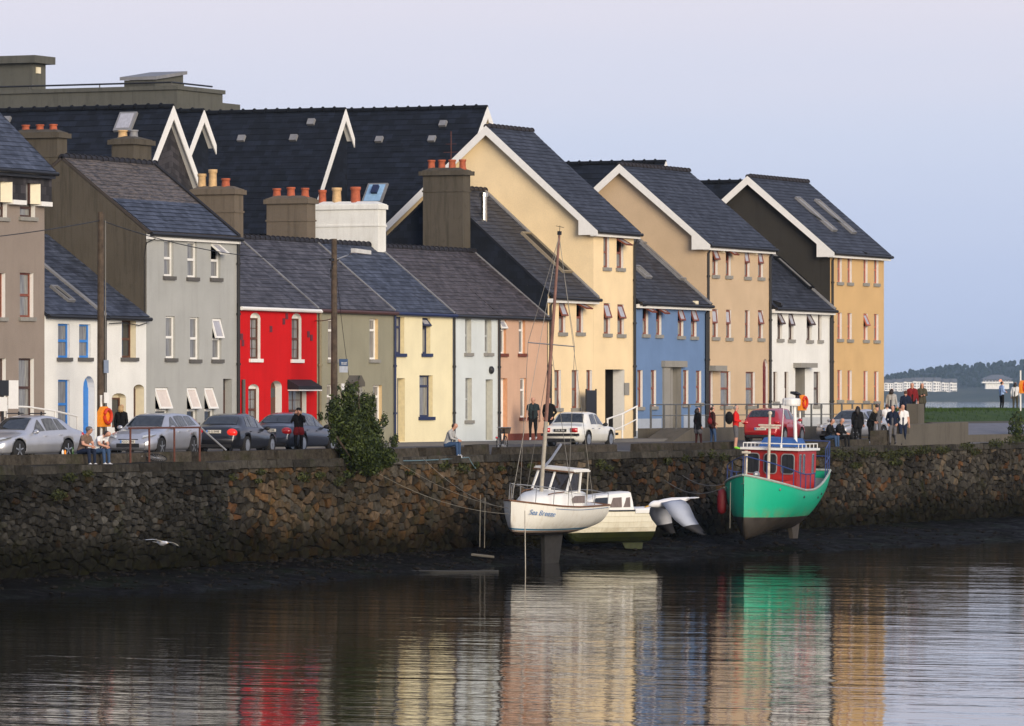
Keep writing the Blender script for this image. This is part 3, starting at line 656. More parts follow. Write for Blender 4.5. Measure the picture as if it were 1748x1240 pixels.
    def skylight(s, xa, ya, xb, yb, wid, mat=M_glass, frame=M_lead, openf=0):
        """roof light on the front slope between two photo points along its fall line"""
        q = s.rise / s.hd
        def hit(x, y):
            d = ray(x, y); t = (s.ze + .1 + q * CAM.y - CAM.z) / (d.z - q * d.y); return CAM + d * t
        p, r = hit(xa, ya), hit(xb, yb); ln = math.hypot(p.y - r.y, p.z - r.z); u = (p.x + r.x) / 2; ang = math.atan(q)
        m = MB(); M = Matrix.Translation((u, r.y, s.ze + .1 + q * r.y)) @ Matrix.Rotation(ang, 4, 'X')
        for b in (((0, 0, -.05), (.07, ln, .10)), ((wid - .07, 0, -.05), (wid, ln, .10)), ((.07, 0, -.05), (wid - .07, .08, .10)), ((.07, ln - .08, -.05), (wid - .07, ln, .10))): m.box(*b, 0, M)
        m.box((.07, .08, -.03), (wid - .07, ln - .08, .03), 1, M)
        if openf: m.box((.0, ln * .30, .12), (wid, ln * .70, .17), 0, M @ Matrix.Rotation(R(-openf), 4, 'X'))
        return m.build('roof_light', [frame, mat], s.e)

RED = (0.56, 0.008, 0.010)
W_taupe = render_wall('taupe_render', (0.27, 0.225, 0.19), 0.25); W_white = render_wall('white_render', (0.76, 0.76, 0.72), 0.14, (0.35, 0.34, 0.30)); W_grey = render_wall('grey_render', (0.385, 0.392, 0.375), 0.22)
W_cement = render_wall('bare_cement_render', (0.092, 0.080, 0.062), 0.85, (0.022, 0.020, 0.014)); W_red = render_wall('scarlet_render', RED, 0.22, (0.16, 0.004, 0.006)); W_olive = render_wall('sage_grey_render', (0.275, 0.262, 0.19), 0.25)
W_cream = render_wall('pale_primrose_render', (0.80, 0.72, 0.47), 0.1, (0.4, 0.33, 0.2)); W_ice = render_wall('ice_blue_white_render', (0.62, 0.665, 0.655), 0.12, (0.3, 0.31, 0.29)); W_peach = render_wall('peach_render', (0.60, 0.385, 0.265), 0.15)
W_butter = render_wall('butter_cream_render', (0.84, 0.66, 0.40), 0.05, (0.5, 0.38, 0.2)); W_blue = render_wall('cornflower_blue_render', (0.14, 0.225, 0.39), 0.14, (0.08, 0.13, 0.22)); W_tan = render_wall('sand_render', (0.56, 0.42, 0.275), 0.05, (0.35, 0.25, 0.15))
W_ochre = render_wall('ochre_render', (0.60, 0.40, 0.19), 0.06, (0.4, 0.24, 0.09)); W_chwhite = render_wall('white_chimney_render', (0.74, 0.74, 0.69), 0.3, (0.30, 0.26, 0.18)); W_chim = render_wall('brown_chimney_render', (0.145, 0.118, 0.088), 0.7, (0.04, 0.034, 0.026))
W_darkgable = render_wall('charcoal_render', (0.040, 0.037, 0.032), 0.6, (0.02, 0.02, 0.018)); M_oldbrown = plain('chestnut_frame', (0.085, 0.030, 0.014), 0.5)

# 1 taupe house at the near end
h = House('taupe_house', 'taupe rendered three storey house with dark slate band at the near end of the terrace', -140, 76, 268, hd=4.5, rise=4.2, wall=W_taupe, roof=M_slate_blue, over=.45)
for xa, xb in ((-19, 13), (34, 61)):
    h.win(xa, xb - 1, 338, 371, frame=M_darkwood, pane=M_net, reveal=M_white, sill=M_stone_sill, setb=.18); h.win(xa, xb - 4, 466, 542, frame=M_redwood, pane=M_net, sill=M_stone_sill, setb=.16); h.win(xa - 2, xb - 3, 612, 712, frame=M_darkwood, pane=M_net, setb=.16)
h.finish(ridge=None, fascia=M_black, overr=.05)
b = MB(); z0, z1 = fz(40, 343), h.ze - .25; xs = [fu(v) for v in (-140, -19, 12, 35, 60, 79)]
for a, c in ((0, 1), (2, 3), (4, 5)):
    b.poly([(xs[a], -.22, z0), (xs[c], -.22, z0), (xs[c], -.22, z1), (xs[a], -.22, z1)], 0, [(xs[a], z0), (xs[c], z0), (xs[c], z1), (xs[a], z1)])
    for u in (xs[a], xs[c]): b.poly([(u, -.22, z0), (u, -.003, z0), (u, -.003, z1), (u, -.22, z1)], 1, [(0, 0)] * 4)
    b.box((xs[a], -.26, z0 - .16), (xs[c], -.004, z0 - .002), 1)
for a, c in ((1, 2), (3, 4)):
    zt = fz(40, 313); um = xs[a] + (xs[c] - xs[a]) * .5
    b.poly([(xs[a], -.22, zt), (xs[c], -.22, zt), (xs[c], -.22, z1), (xs[a], -.22, z1)], 0, [(xs[a], z0), (xs[c], z0), (xs[c], z1), (xs[a], z1)])
    b.poly([(xs[a], -.04, z0 - .1), (um, -.04, z0 - .1), (um, -.04, zt), (xs[a], -.04, zt)], 3, [(0, 0)] * 4)
    b.poly([(um, -.03, z0 - .1), (xs[c], -.2, z0 - .1), (xs[c], -.2, zt), (um, -.03, zt)], 2, [(0, 0)] * 4); b.box((um - .09, -.10, z0 - .1), (um, -.03, zt), 4)
b.build('slate_band', [M_slate_hung, M_white, M_cream_reveal, M_net, M_darkwood], h.e)

# 2 white cottages
h = House('white_cottage', 'small white cottage with bright blue sash windows and blue arched door', 76, 178, 537, hd=4.2, rise=3.0, wall=W_white, roof=M_slate_blue, over=.12)
h.win(99, 119, 553, 611, frame=M_bluepaint, pane=M_net, sill=M_grey_sill, setb=.11); h.win(135, 154.5, 554, 611, frame=M_bluepaint, pane=M_net, sill=M_grey_sill, setb=.11)
h.win(99, 119, 648.5, 732, frame=M_bluepaint, pane=M_net, setb=.11); h.door(142, 161.5, 662, 745, M_bluepaint, arched=.42, setb=.26, panels=True)
h.finish(ridge=None, skew=(('r', M_lead),)); h.skylight(82, 490, 118, 516, .5); downpipe(h.e, h.u1 - .06, h.zb, h.ze - .1, swan=0)
wc = h
h = House('white_cottage', 'small white cottage with brown window and two arched ground floor openings', 178, 250, 537, hd=4.2, rise=3.0, wall=W_white, roof=M_slate_blue, over=.12, ze=wc.ze)
h.win(208, 232, 547, 611, frame=M_oldbrown, pane=M_glass, reveal=M_cream_reveal, sill=M_grey_sill, setb=.24); h.win(191, 215, 679, 730, arched=.16, frame=M_oldbrown, pane=M_glass, reveal=M_cream_reveal, setb=.26, mid=0); h.door(228, 246, 664, 740, M_darkwood, arched=.16, reveal=M_cream_reveal, setb=.36)
h.finish(ridge=None); c = MB(); c.tube([(h.u0 + .1, -.14, h.ze - .3), (h.u0 + 1.2, -.1, h.ze - .26), (h.u0 + 2.4, -.1, h.ze - .34), (h.u1 - .2, -.12, h.ze - .25)], .018, 5); c.build('cable', M_black, h.e)

# 3 grey three storey house
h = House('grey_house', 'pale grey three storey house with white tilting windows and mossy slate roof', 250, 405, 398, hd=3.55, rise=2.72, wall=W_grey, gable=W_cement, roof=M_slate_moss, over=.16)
W3 = dict(frame=M_white, pane=M_net, reveal=W_grey, sill=M_grey_sill, setb=.10)
for xa, xb, yt, yb, o in ((280, 296, 410, 472, 0), (320, 336, 413, 474, 0), (360, 376, 415, 475, R(52)), (283, 299, 540, 612, 0), (324.5, 340, 542, 614, 0), (362.5, 378, 544, 614, R(16))): h.win(xa, xb, yt, yb, openang=o or None, **W3)
for xa, xb in ((265, 287), (319, 336), (349, 365)): h.win(xa, xb, 662, 722, openang=R(20), mid=.36, gl2=M_pinkcurtain, **{**W3, 'pane': M_glass})
h.door(381, 396, 647, 740, M_darkwood, setb=.3, reveal=W_grey, glazed=M_glass)
h.finish(ridge=M_slate_old, fascia=M_white, skew=(('r', M_slate_hung),))
gh = h
s = MB(); q = h.rise / h.hd; slope(s, h.u0 + .02, h.u1 - .3, -.16, h.ze - .12 + .10, 1.45, h.ze - .12 + .10 + 1.61 * q, thick=.03, lip=.02); s.build('new_slates', M_slate_blue, h.e)
pz = onU(66, 225, h.u0).z
chimney(h.e, h.u0 + .002, h.u0 + .72, onU(98, 240, h.u0).y, onU(22, 240, h.u0).y, h.zr - .9, pz, W_cement, [(.2, .3, M_terra, .15), (.5, .3, M_terra, .15), (.82, .3, M_terra, .15)])
pc = onU(228, 260, h.u1 - 1.6); chimney(h.e, h.u1 - 1.6, h.u1 - .2, pc.y, pc.y + .95, h.zr - 1.0, onU(215, 236, h.u1 - 1.6).z, W_cement, [(.4, .36, M_lead, .17), (.9, .36, M_buff, .19)])
downpipe(h.e, h.u1 - .04, h.zb, h.ze - .1, swan=0, r=.06)
c = MB(); c.tube([(h.u0 - .02, .05, h.ze - 3.4), (h.u0 - .02, .05, h.ze - .8), (h.u0 - .02, -.02, h.ze - .45), (h.u0 + .3, -.2, h.ze - .3)], .02, 5); c.build('cable', M_black, h.e)

# 4 red
h = House('red_house', 'scarlet red cottage with white arched window surrounds and white gutter', 405, 541, 524, hd=3.45, rise=2.75, wall=W_red, roof=M_slate_old, over=.12)
W4 = dict(frame=M_oldbrown, pane=M_net, reveal=M_white, setb=.13, bars=3, mid=.5)
h.win(427, 444.5, 543, 613, arched=.2, sill=M_white, **W4); h.win(498, 514.5, 544, 614, arched=.2, sill=M_white, **W4); h.win(424, 442, 664, 735, arched=.18, **{**W4}); h.win(492.5, 523, 665, 738, **{**W4, 'setb': .2}); h.door(462, 481, 660, 740, M_oldbrown, arched=.22, setb=.28, glazed=M_glass)
h.finish(ridge=M_slate_old, gut=M_white, skew=(('r', M_lead),)); RZ, RE = h.zr, h.ze
c = MB(); a, b_, z = fu(490), fu(530), fz(510, 664); c.prism([(a, -.02, z), (a, -.5, z - .03), (a, -.5, z + .10), (a, -.02, z + .36)][::-1], (b_ - a, 0, 0)); c.build('porch_canopy', M_slate_old, h.e); c = MB(); c.box((a + .02, -.52, z - .08), (b_ - .02, -.02, z - .035)); c.build('canopy_board', M_white, h.e)
rr = random.Random(5)
for px, py in ((412, 575), (414, 586), (484, 549), (489, 540), (462, 562), (526, 571), (531, 577)):      # wall plates of old ties
    c = MB(); u, z = fu(px), fz(px, py); c.box((u - .09, -.03, z - .12), (u + .09, .01, z + .12)); c.build('tie_plate', plain('plum_iron', (0.12, 0.02, 0.03), .7), h.e)
downpipe(h.e, h.u0 + .35, h.zb, fz(412, 648), M_grey_sill, r=.07)
def party_chimney(h, xl, xc, xr, ytop, mat, pots, un=None, wide=None, cap=.1, drop=1.5):
    """stack on a party wall: xl..xc is its side, xc..xr its front in the photo"""
    wide = wide or .75; u = h.u1 - wide if un is None else un
    pa, pb = onU(xc, ytop + 30, u), onU(xl, ytop + 30, u); w = wide or (onY(xr, HORIZON, pa.y).x - u)
    return chimney(h.e, u, u + w, pa.y, pb.y, h.zr - drop, onU((xl + xc) / 2, ytop, u).z, mat, pots, cap)
party_chimney(h, 326, 400, 414, 322, W_chim, [(.85, .62, M_buff, .17), (.60, .78, M_buff, .17), (.3, .42, M_terra, .17)])

# 5 sage grey
h = House('sage_house', 'sage grey two storey cottage standing behind the utility pole and bush', 541, 672, 529, hd=3.45, rise=2.75, wall=W_olive, roof=M_slate_old, over=.12, ze=RE)
W5 = dict(frame=M_white, pane=M_net, reveal=plain('warm_reveal', (0.62, 0.46, 0.25), .8), setb=.15, mid=.72)
h.win(560, 574, 545, 614, sill=M_stone_sill, **W5); h.win(631, 645.5, 544.5, 614, sill=M_stone_sill, **W5); h.win(558, 572, 657, 727, sill=M_stone_sill, **W5); h.win(637, 652, 658, 727, sill=M_stone_sill, **W5)
h.door(594, 610, 650, 750, M_darkwood, reveal=W_olive)
h.finish(ridge=M_slate_old, gut=plain('rust_gutter', (0.07, 0.03, 0.025), .6), skew=(('r', M_lead),)); downpipe(h.e, h.u0 + .12, h.zb, h.ze - .1, plain('sage_pipe', (0.20, 0.18, 0.11), .6), r=.07); downpipe(h.e, h.u1 - .03, h.zb, h.ze, M_navy, swan=0)
party_chimney(h, 455, 524, 537, 338, W_chim, [(.15, .42, M_terra, .16), (.5, .46, M_terra, .17), (.85, .42, M_terra, .17)])

# 6 primrose
h = House('primrose_house', 'pale primrose yellow cottage with navy blue window frames and door', 672, 773, 531, hd=3.45, rise=2.75, wall=W_cream, roof=M_slate_blue, over=.12, ze=RE - .02)
W6 = dict(frame=M_navy, pane=M_net, reveal=plain('primrose_reveal', (0.78, 0.66, 0.38), .8), sill=M_navy, setb=.19, mid=.72)
h.win(675.5, 690, 541, 604, **W6); h.win(721, 734.5, 543, 604, openang=R(38), **W6); h.win(716, 738.5, 641, 712, **{**W6, 'mid': .74}); h.door(678, 691, 646, 754, M_navy, setb=.3, reveal=MATS['primrose_reveal'])
h.finish(ridge=M_slate_old, gut=M_navy, skew=(('r', M_lead),)); downpipe(h.e, h.u1 - .02, h.zb, h.ze)
party_chimney(h, 538, 645, 658, 348, W_chwhite, [(.95, .62, M_terra, .17), (.72, .70, M_buff, .2), (.42, .72, M_terra, .21)], drop=2.4, cap=.07)

# 7 ice white
h = House('ice_white_house', 'pale ice blue white cottage with grey stone sills and round wall lamp', 773, 850, 535, hd=3.45, rise=2.75, wall=W_ice, roof=M_slate_plum, over=.12, ze=RE - .05)
W7 = dict(frame=plain('pale_grey_frame', (0.36, 0.38, 0.37), .5), pane=M_net, reveal=plain('cool_reveal', (0.52, 0.52, 0.46), .8), sill=M_stone_sill, setb=.19)
h.win(794, 804.5, 543, 603, **W7); h.win(827.5, 839, 545, 603, **W7); h.win(794.5, 805.5, 645.5, 718, **W7); h.door(829, 841, 648, 753, plain('grey_door', (0.30, 0.31, 0.28), .5), setb=.26, reveal=MATS['cool_reveal'])
h.finish(ridge=M_slate_old); downpipe(h.e, h.u1 - .02, h.zb, h.ze)
m = MB(); p = onY(837, 632, 0); m.lathe([(.02, 0), (.16, 0), (.16, .08), (.1, .13)], (p.x, -.01, p.z), 12, M=Matrix.Rotation(R(90), 4, 'X')); m.build('wall_lamp', M_black, h.e)

# 8 peach
h = House('peach_house', 'peach pink cottage with brick red base band beside the tall yellow house', 850, 934, 538, hd=3.45, rise=2.75, wall=W_peach, roof=M_slate_plum, over=.12, ze=RE - .05)
M_brick = render_wall('brick_red_paint', (0.17, 0.050, 0.034), .3)
W8 = dict(frame=M_white, pane=M_net, reveal=plain('peach_reveal', (0.60, 0.30, 0.16), .8), sill=M_brick, setb=.13, mid=.7)
h.win(853, 864, 546, 604, openang=R(30), **W8); h.win(885.5, 896.5, 547, 604, **W8); h.win(888, 899, 646, 713, **W8); h.door(855, 866, 646, 750, M_white, setb=.2, reveal=MATS['peach_reveal'])
h.finish(ridge=M_slate_old, skew=(('r', M_lead),))
b = MB(); b.box((fu(867), -.02, 4.0), (h.u1, -.001, fz(900, 740))); b.build('base_band', M_brick, h.e)
party_chimney(h, 722, 790, 806, 290, W_cement, [(.1, .46, M_terra, .15), (.36, .46, M_terra, .16), (.62, .46, M_terra, .16), (.88, .46, M_terra, .16)], drop=1.6, cap=.14)
m = MB(); p = onU(770, 300, h.u1 - .2); m.tube([(p.x, p.y, p.z - 2.6), (p.x, p.y, p.z + 1.9)], .022, 5); m.tube([(p.x, p.y - .35, p.z + 1.0), (p.x, p.y + .35, p.z + 1.0)], .012, 4); m.tube([(p.x, p.y - .25, p.z + 1.35), (p.x, p.y + .25, p.z + 1.35)], .012, 4); m.build('aerial', M_rust, h.e)

# 9 newer houses beyond
WN = dict(frame=M_redwood, pane=M_net, reveal=M_white, sill=M_stone_sill, setb=.12, fw=.07, sillh=.15)
def opens(h, lst, **k):
    for xa, xb, yt, yb, o in lst: h.win(xa, xb, yt, yb, openang=R(o) if o else None, mid=.5 if o or k.get('mid') is None else k['mid'], **{**WN, **{q: v for q, v in k.items() if q != 'mid'}})
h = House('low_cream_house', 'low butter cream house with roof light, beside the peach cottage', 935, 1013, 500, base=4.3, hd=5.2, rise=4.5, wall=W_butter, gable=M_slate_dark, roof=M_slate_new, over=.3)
opens(h, [(954, 965, 515, 568, 22), (984, 995.5, 516, 568, 66), (946.5, 957.5, 632, 697, 0), (976, 987.5, 632, 697, 0), (1001, 1010.5, 632, 700, 0)])
h.finish(fascia=M_white, skew=(('r', M_lead),), ridge=M_slate_plum); h.skylight(886, 398, 963, 466, 1.0, mat=M_darkin, frame=plain('roof_light_frame', (0.24, 0.20, 0.14), .6)); downpipe(h.e, h.u0 + .12, h.zb, h.ze - .1, swan=.2)
m = MB(); p = onY(826, 380, 3.6); m.tube([(p.x, 3.6, p.z), (p.x, 3.6, p.z + 1.15)], .14, 12); m.tube([(p.x, 3.6, p.z + 1.10), (p.x, 3.6, p.z + 1.28)], .2, 12); m.build('flue', plain('polished_flue', (0.62, 0.58, 0.5), .25, 1.0), h.e)
h = House('tall_cream_house', 'tall butter cream gabled house with white bargeboard and dark doorway', 1013, 1082, 388, base=4.3, hd=5.0, rise=4.35, wall=W_butter, roof=M_slate_new, over=.3)
opens(h, [(1030, 1040, 404, 457, 0), (1052.5, 1064, 406, 458, 62), (1030.5, 1041.5, 518, 570, 17), (1054, 1065, 520, 571, 20)])
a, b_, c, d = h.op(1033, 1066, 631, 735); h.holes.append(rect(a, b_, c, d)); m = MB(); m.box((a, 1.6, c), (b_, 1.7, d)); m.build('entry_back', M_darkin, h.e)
m = MB()
for k in ((a, c, a, d), (a, d, b_, d)): m.poly([(k[0], .003, k[1]), (k[2], .003, k[3]), (k[2], 1.6, k[3]), (k[0], 1.6, k[1])], 0)
m.poly([(b_, .003, c), (b_, .003, d), (b_, .55, d), (b_, .55, c)], 1); m.poly([(b_, .55, c), (b_, .55, d), (b_, 1.6, d), (b_, 1.6, c)], 0); m.poly([(a, .003, c), (b_, .003, c), (b_, 1.6, c), (a, 1.6, c)], 0); m.build('entry_passage', [M_darkin, M_white], h.e)
h.finish(barge=M_white, fascia=M_white, overl=.34, overr=.1, ridge=M_slate_plum); downpipe(h.e, h.u1 - .08, h.zb, h.ze - .2, swan=.25, r=.06)
m = MB(); u, z = fu(1069), fz(1069, 664); m.box((u - .22, -.03, z - .28), (u + .28, -.002, z + .26)); m.build('stone_plaque', M_stone_sill, h.e)
h = House('blue_house', 'cornflower blue two storey house with grey stone door surround', 1082, 1205, 511, base=PLAT - .02, hd=4.4, rise=3.7, wall=W_blue, roof=M_slate_new, over=.3)
opens(h, [(1097, 1106.5, 521, 571, 62), (1120, 1129, 522, 572, 58), (1157, 1166.5, 524, 574, 20), (1179.5, 1189, 525, 575, 20), (1088, 1097, 632, 695, 0), (1111, 1120, 632, 694, 0), (1166, 1175, 632, 690, 0), (1188, 1197, 633, 688, 0)])
a, b_, c, d = h.op(1141, 1163, 627, 724); h.holes.append(rect(a, b_, PLAT, d)); m = MB(); m.box((a - .02, .9, PLAT), (b_ + .02, 1.0, d)); m.build('door', plain('pale_stone_door', (0.36, 0.35, 0.31), .7), h.e)
m = MB(); uq = fu(1130.7); m.box((uq, -.10, PLAT), (a - .001, .9, d)); m.box((uq - .12, -.2, d), (b_ + .25, .3, d + .28)); m.box(((a + b_) / 2 - .12, .15, PLAT), ((a + b_) / 2 + .12, .6, d - .002)); m.poly([(b_, 0.003, PLAT), (b_, .9, PLAT), (b_, .9, d), (b_, .003, d)]); m.build('door_surround', M_stone_sill, h.e)
h.finish(fascia=M_white, skew=(('r', M_lead),), ridge=None); h.skylight(1092, 415, 1160, 478, .8, mat=M_darkin); h.skylight(1083, 455, 1098, 475, .7, mat=M_net); downpipe(h.e, h.u1 - .1, h.zb, h.ze - .1, swan=.2, r=.07)

for qa, qb, qz in ((h.u0, uq - .13, fz(1100, 715)), (b_ + .26, h.u1, fz(1190, 708))): b = MB(); b.box((qa, -.02, 4.0), (qb, -.001, qz)); b.build('base_band', render_wall('pale_blue_base', (0.40, 0.45, 0.52), .2), h.e)
b = MB(); b.box((fu(1177), -.3, fz(1177, 523)), (fu(1182), -.03, fz(1177, 514))); b.build('floodlight', M_cream_reveal, h.e)
h = House('sand_house', 'sand coloured three storey gabled house with white bargeboard, between blue and white houses', 1205, 1313.5, 414, base=PLAT - .02, hd=4.15, rise=3.45, wall=W_tan, roof=M_slate_new, over=.3)
opens(h, [(1216, 1225, 421, 470, 22), (1239, 1247.5, 423, 471, 60), (1271, 1279.5, 425, 473, 9), (1294, 1302.5, 427, 474, 12), (1216, 1225.5, 528, 576, 6), (1239.5, 1248, 529, 577, 5), (1271.5, 1280, 530, 577, 0), (1294, 1302.5, 530, 578, 14), (1230, 1247, 634, 693, 0), (1273, 1288.7, 635, 693, 0)])
M_oxblood = plain('oxblood_paint', (0.13, 0.010, 0.010), .45)
h.door(1207.6, 1216.5, 634, 730, M_oxblood, zb=PLAT + .02, setb=.1); h.door(1302, 1310.5, 626, 725, M_oxblood, arched=.35, zb=PLAT + .02, setb=.1)
m = MB(); m.box((fu(1206), -.45, fz(1215, 633.5)), (fu(1226), -.003, fz(1215, 624.5))); m.build('door_lintel', M_stone_sill, h.e)
h.finish(barge=M_white, fascia=M_white, overl=.34, overr=.1, ridge=M_slate_plum); downpipe(h.e, h.u0 + .1, h.zb, h.ze - .1, swan=.2, r=.055); downpipe(h.e, h.u1 - .06, h.zb, h.ze - .1, swan=.2, r=.06)
for px in (1230, 1286):
    b = MB(); b.box((fu(px), -.14, h.ze - .52), (fu(px) + .2, -.003, h.ze - .30)); b.build('floodlight', M_cream_reveal, h.e)
h = House('bright_white_house', 'bright white two storey house with stone door lintel, between sand and ochre houses', 1313.5, 1417, 520, base=PLAT - .02, hd=4.3, rise=3.6, wall=W_white, roof=M_slate_new, over=.3)
opens(h, [(1327, 1335, 533, 579, 28), (1346, 1354.4, 534, 580, 18), (1377, 1385.5, 535, 581, 30), (1396.5, 1402.5, 536, 581, 0), (1320, 1327, 635, 686, 0), (1339, 1346, 635, 686, 0), (1389, 1400, 635, 692, 0)], frame=M_darkwood, reveal=M_white)
h.door(1357.5, 1374, 628, 712, M_darkwood, zb=PLAT + .02, setb=.7, reveal=M_stone_sill)
m = MB(); m.box((fu(1354), -.42, fz(1370, 628)), (fu(1382), -.003, fz(1370, 620))); m.build('door_lintel', M_stone_sill, h.e)
h.finish(fascia=M_white, skew=(('r', M_lead),), ridge=None); h.skylight(1321, 440, 1378, 493, .8, mat=M_darkin, frame=M_slate_dark); downpipe(h.e, h.u1 - .06, h.zb, h.ze - .1, swan=.2, r=.06)
b = MB(); b.box((h.u0, -.02, 4.0), (h.u1, -.0015, PLAT + .42)); b.build('base_band', render_wall('grey_white_base', (0.52, 0.54, 0.55), .2), h.e)
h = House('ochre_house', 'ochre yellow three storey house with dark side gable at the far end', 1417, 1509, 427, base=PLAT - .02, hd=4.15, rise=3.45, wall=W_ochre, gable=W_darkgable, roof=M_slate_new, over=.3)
for yt, yb in ((436, 482), (534, 579), (632, 683)):
    for k, (xa, xb) in enumerate(((1429.5, 1437), (1446.7, 1454), (1474, 1481), (1492, 1499.5))): h.win(xa, xb, yt + k * .8, yb + k * .8, openang=R(24) if (k == 2 and yt == 534) else None, **{**WN, 'frame': plain('salmon_frame', (0.42, 0.12, 0.07), .5)})
h.finish(barge=M_white, fascia=M_white, overl=.34, overr=.25, ridge=M_slate_plum); downpipe(h.e, h.u0 + .12, h.zb, h.ze - .1, swan=.2, r=.055)
h.skylight(1355, 338, 1422, 395, .6, mat=M_painted_sky, openf=7); h.skylight(1388, 342, 1455, 399, .6, mat=M_painted_sky, openf=7)
def security_light(px, py, par):
    m = MB(); p = onY(px, py, 0); m.prism([(p.x, -.02, p.z - .2), (p.x, -.42, p.z), (p.x, -.42, p.z + .12), (p.x, -.02, p.z + .25)][::-1], (.3, 0, 0)); m.build('lamp_hood', M_black, par)
security_light(1467, 436, h.e); 
for o in [o for o in COL.objects if o.name.startswith('bright_white_house')]: security_light(1319, 522, o)
for o in [o for o in COL.objects if o.name == 'blue_house']: security_light(1087, 521, o)
# ------------------------------------------------------------------ buildings behind the terrace
R90 = Matrix.Rotation(R(90), 4, 'Z')
def wing(name, label, ax, ay, bx, by, Y, length, wallm, eave_y=400, barge=True, vents=(), ridgem=M_slate_dark, rh=None):
    """gabled wing with its ridge running back from the river; apex and a point of its near verge measured on plane Y"""
    A, B = onY(ax, ay, Y), onY(bx, by, Y); q = (A.z - B.z) / (A.x - B.x); ze = onY(ax, eave_y, Y).z; hw = (A.z - ze) / q; hr = rh or hw; zer = A.z - q * hr
    e = thing(name, label, 'building', (A.x, Y, 4.2), 'buildings behind the terrace', world=True)
    m = MB(); m.poly([(A.x - hw, Y, 4), (A.x + hr, Y, 4), (A.x + hr, Y, zer), (A.x, Y, A.z - .05), (A.x - hw, Y, ze)], 0, [(-hw, 0), (hr, 0), (hr, zer), (0, A.z), (-hw, ze)])
    m.poly([(A.x - hw, Y + .01, 4), (A.x - hw, Y + length, 4), (A.x - hw, Y + length, ze), (A.x - hw, Y + .01, ze)], 0, [(0, 0), (length, 0), (length, ze), (0, ze)]); m.build('wall', wallm, e)
    r = MB(); y0 = -A.x - hr; y1 = -A.x + hw; za, zr = ze, A.z
    slope(r, Y - .3, Y + length, y0 - .1, zer + .08 - .1 * q, -A.x, zr + .08, step=.34); slope(r, Y - .3, Y + length, y1 + .1, za + .08 - .1 * q, -A.x, zr + .08, step=.34)
    o = r.build('roof', M_slate_dark, e); o.matrix_parent_inverse = Matrix.Translation(-Vector(e['wc'])) @ R90
    t = ridge_tiles(e, Y - .3, Y + length, -A.x, zr + .1, ridgem, step=.6, r=.14); t.matrix_parent_inverse = Matrix.Translation(-Vector(e['wc'])) @ R90
    if barge:
        b = MB(); th = .42; top = lambda x: zr + .09 - q * abs(x - A.x)
        for s, hw in ((-1, hw), (1, hr)): b.prism([(A.x, Y - .34, top(A.x)), (A.x + s * (hw + .15), Y - .34, top(A.x + hw + .15)), (A.x + s * (hw + .15), Y - .34, top(A.x + hw + .15) - th), (A.x, Y - .34, top(A.x) - th * 1.3)][::s], (0, .05, 0))
        for s, hw in ((-1, hw), (1, hr)): b.poly([(A.x, Y - .29, top(A.x) - .35), (A.x + s * hw, Y - .29, top(A.x + hw) - .35), (A.x + s * hw, Y + .01, top(A.x + hw) - .35), (A.x, Y + .01, top(A.x) - .35)])
        b.build('bargeboard', M_white, e)
    def hit(x, y):      # on the near slope
        d = ray(x, y); t_ = (A.z + .1 + q * (CAM.x - A.x) - CAM.z) / (d.z - q * d.x); return CAM + d * t_
    ang = math.atan(q); Ms = Matrix.Rotation(-ang, 4, 'Y')
    for vx, vy in vents:
        p = hit(vx, vy); v = MB(); v.box((-.16, -.18, 0), (.16, .18, .14), 0, Matrix.Translation(p) @ Ms); v.build('roof_vent', M_lead, e)
    return e, hit, Ms
e, hit, Ms = wing('slate_hung_wing', 'dark slate roofed wing with plum slate hung gable behind the grey house', 285, 185, 258, 256, 12, 30, M_slate_hung, 330, vents=((12, 207),))
p = hit(214, 210); v = MB(); M_ = Matrix.Translation(p) @ Ms
v.box((-.5, -.45, 0), (.5, .38, .12), 0, M_); v.box((-.38, -.34, .121), (.4, .28, .14), 1, M_); v.build('roof_light', [M_lead, M_painted_sky], e)
wing('dark_roofed_wing', 'narrow dark slate wing with small white gable tip', 338, 192, 318, 246, 20, 30, M_slate_dark, 330, rh=1.0)
wing('dark_roofed_wing', 'broad dark slate roof with white sloping verge behind the red and sage cottages', 580, 190, 535, 334, 18, 34, M_slate_dark, 400, rh=.75, vents=((413, 238), (502, 237), (532, 210)))
e, hit, Ms = wing('dark_roofed_wing', 'broad dark slate roof with open roof light behind the white chimney', 822, 186, 770, 332, 14, 34, W_butter, 420, vents=((648, 240), (738, 239), (757, 213)))
p = hit(640, 332); v = MB(); M_ = Matrix.Translation(p) @ Ms
v.box((-.6, -.55, 0), (.6, .5, .12), 0, M_); v.box((-.52, -.45, .121), (.5, .4, .14), 1, M_); v.box((-.1, -.2, .15), (.35, .1, .3), 2, M_); v.build('roof_light', [M_lead, plain('pale_blue_glass', (0.30, 0.5, 0.72), .15), M_navy], e)
wing('dark_roofed_wing', 'dark slate roof showing between the cream and sand gables', 1127, 279, 1090, 400, 13, 40, M_slate_dark, 440)
wing('dark_roofed_wing', 'dark slate roof tip showing between the sand and ochre gables', 1290, 312, 1255, 430, 13, 40, M_slate_dark, 460)
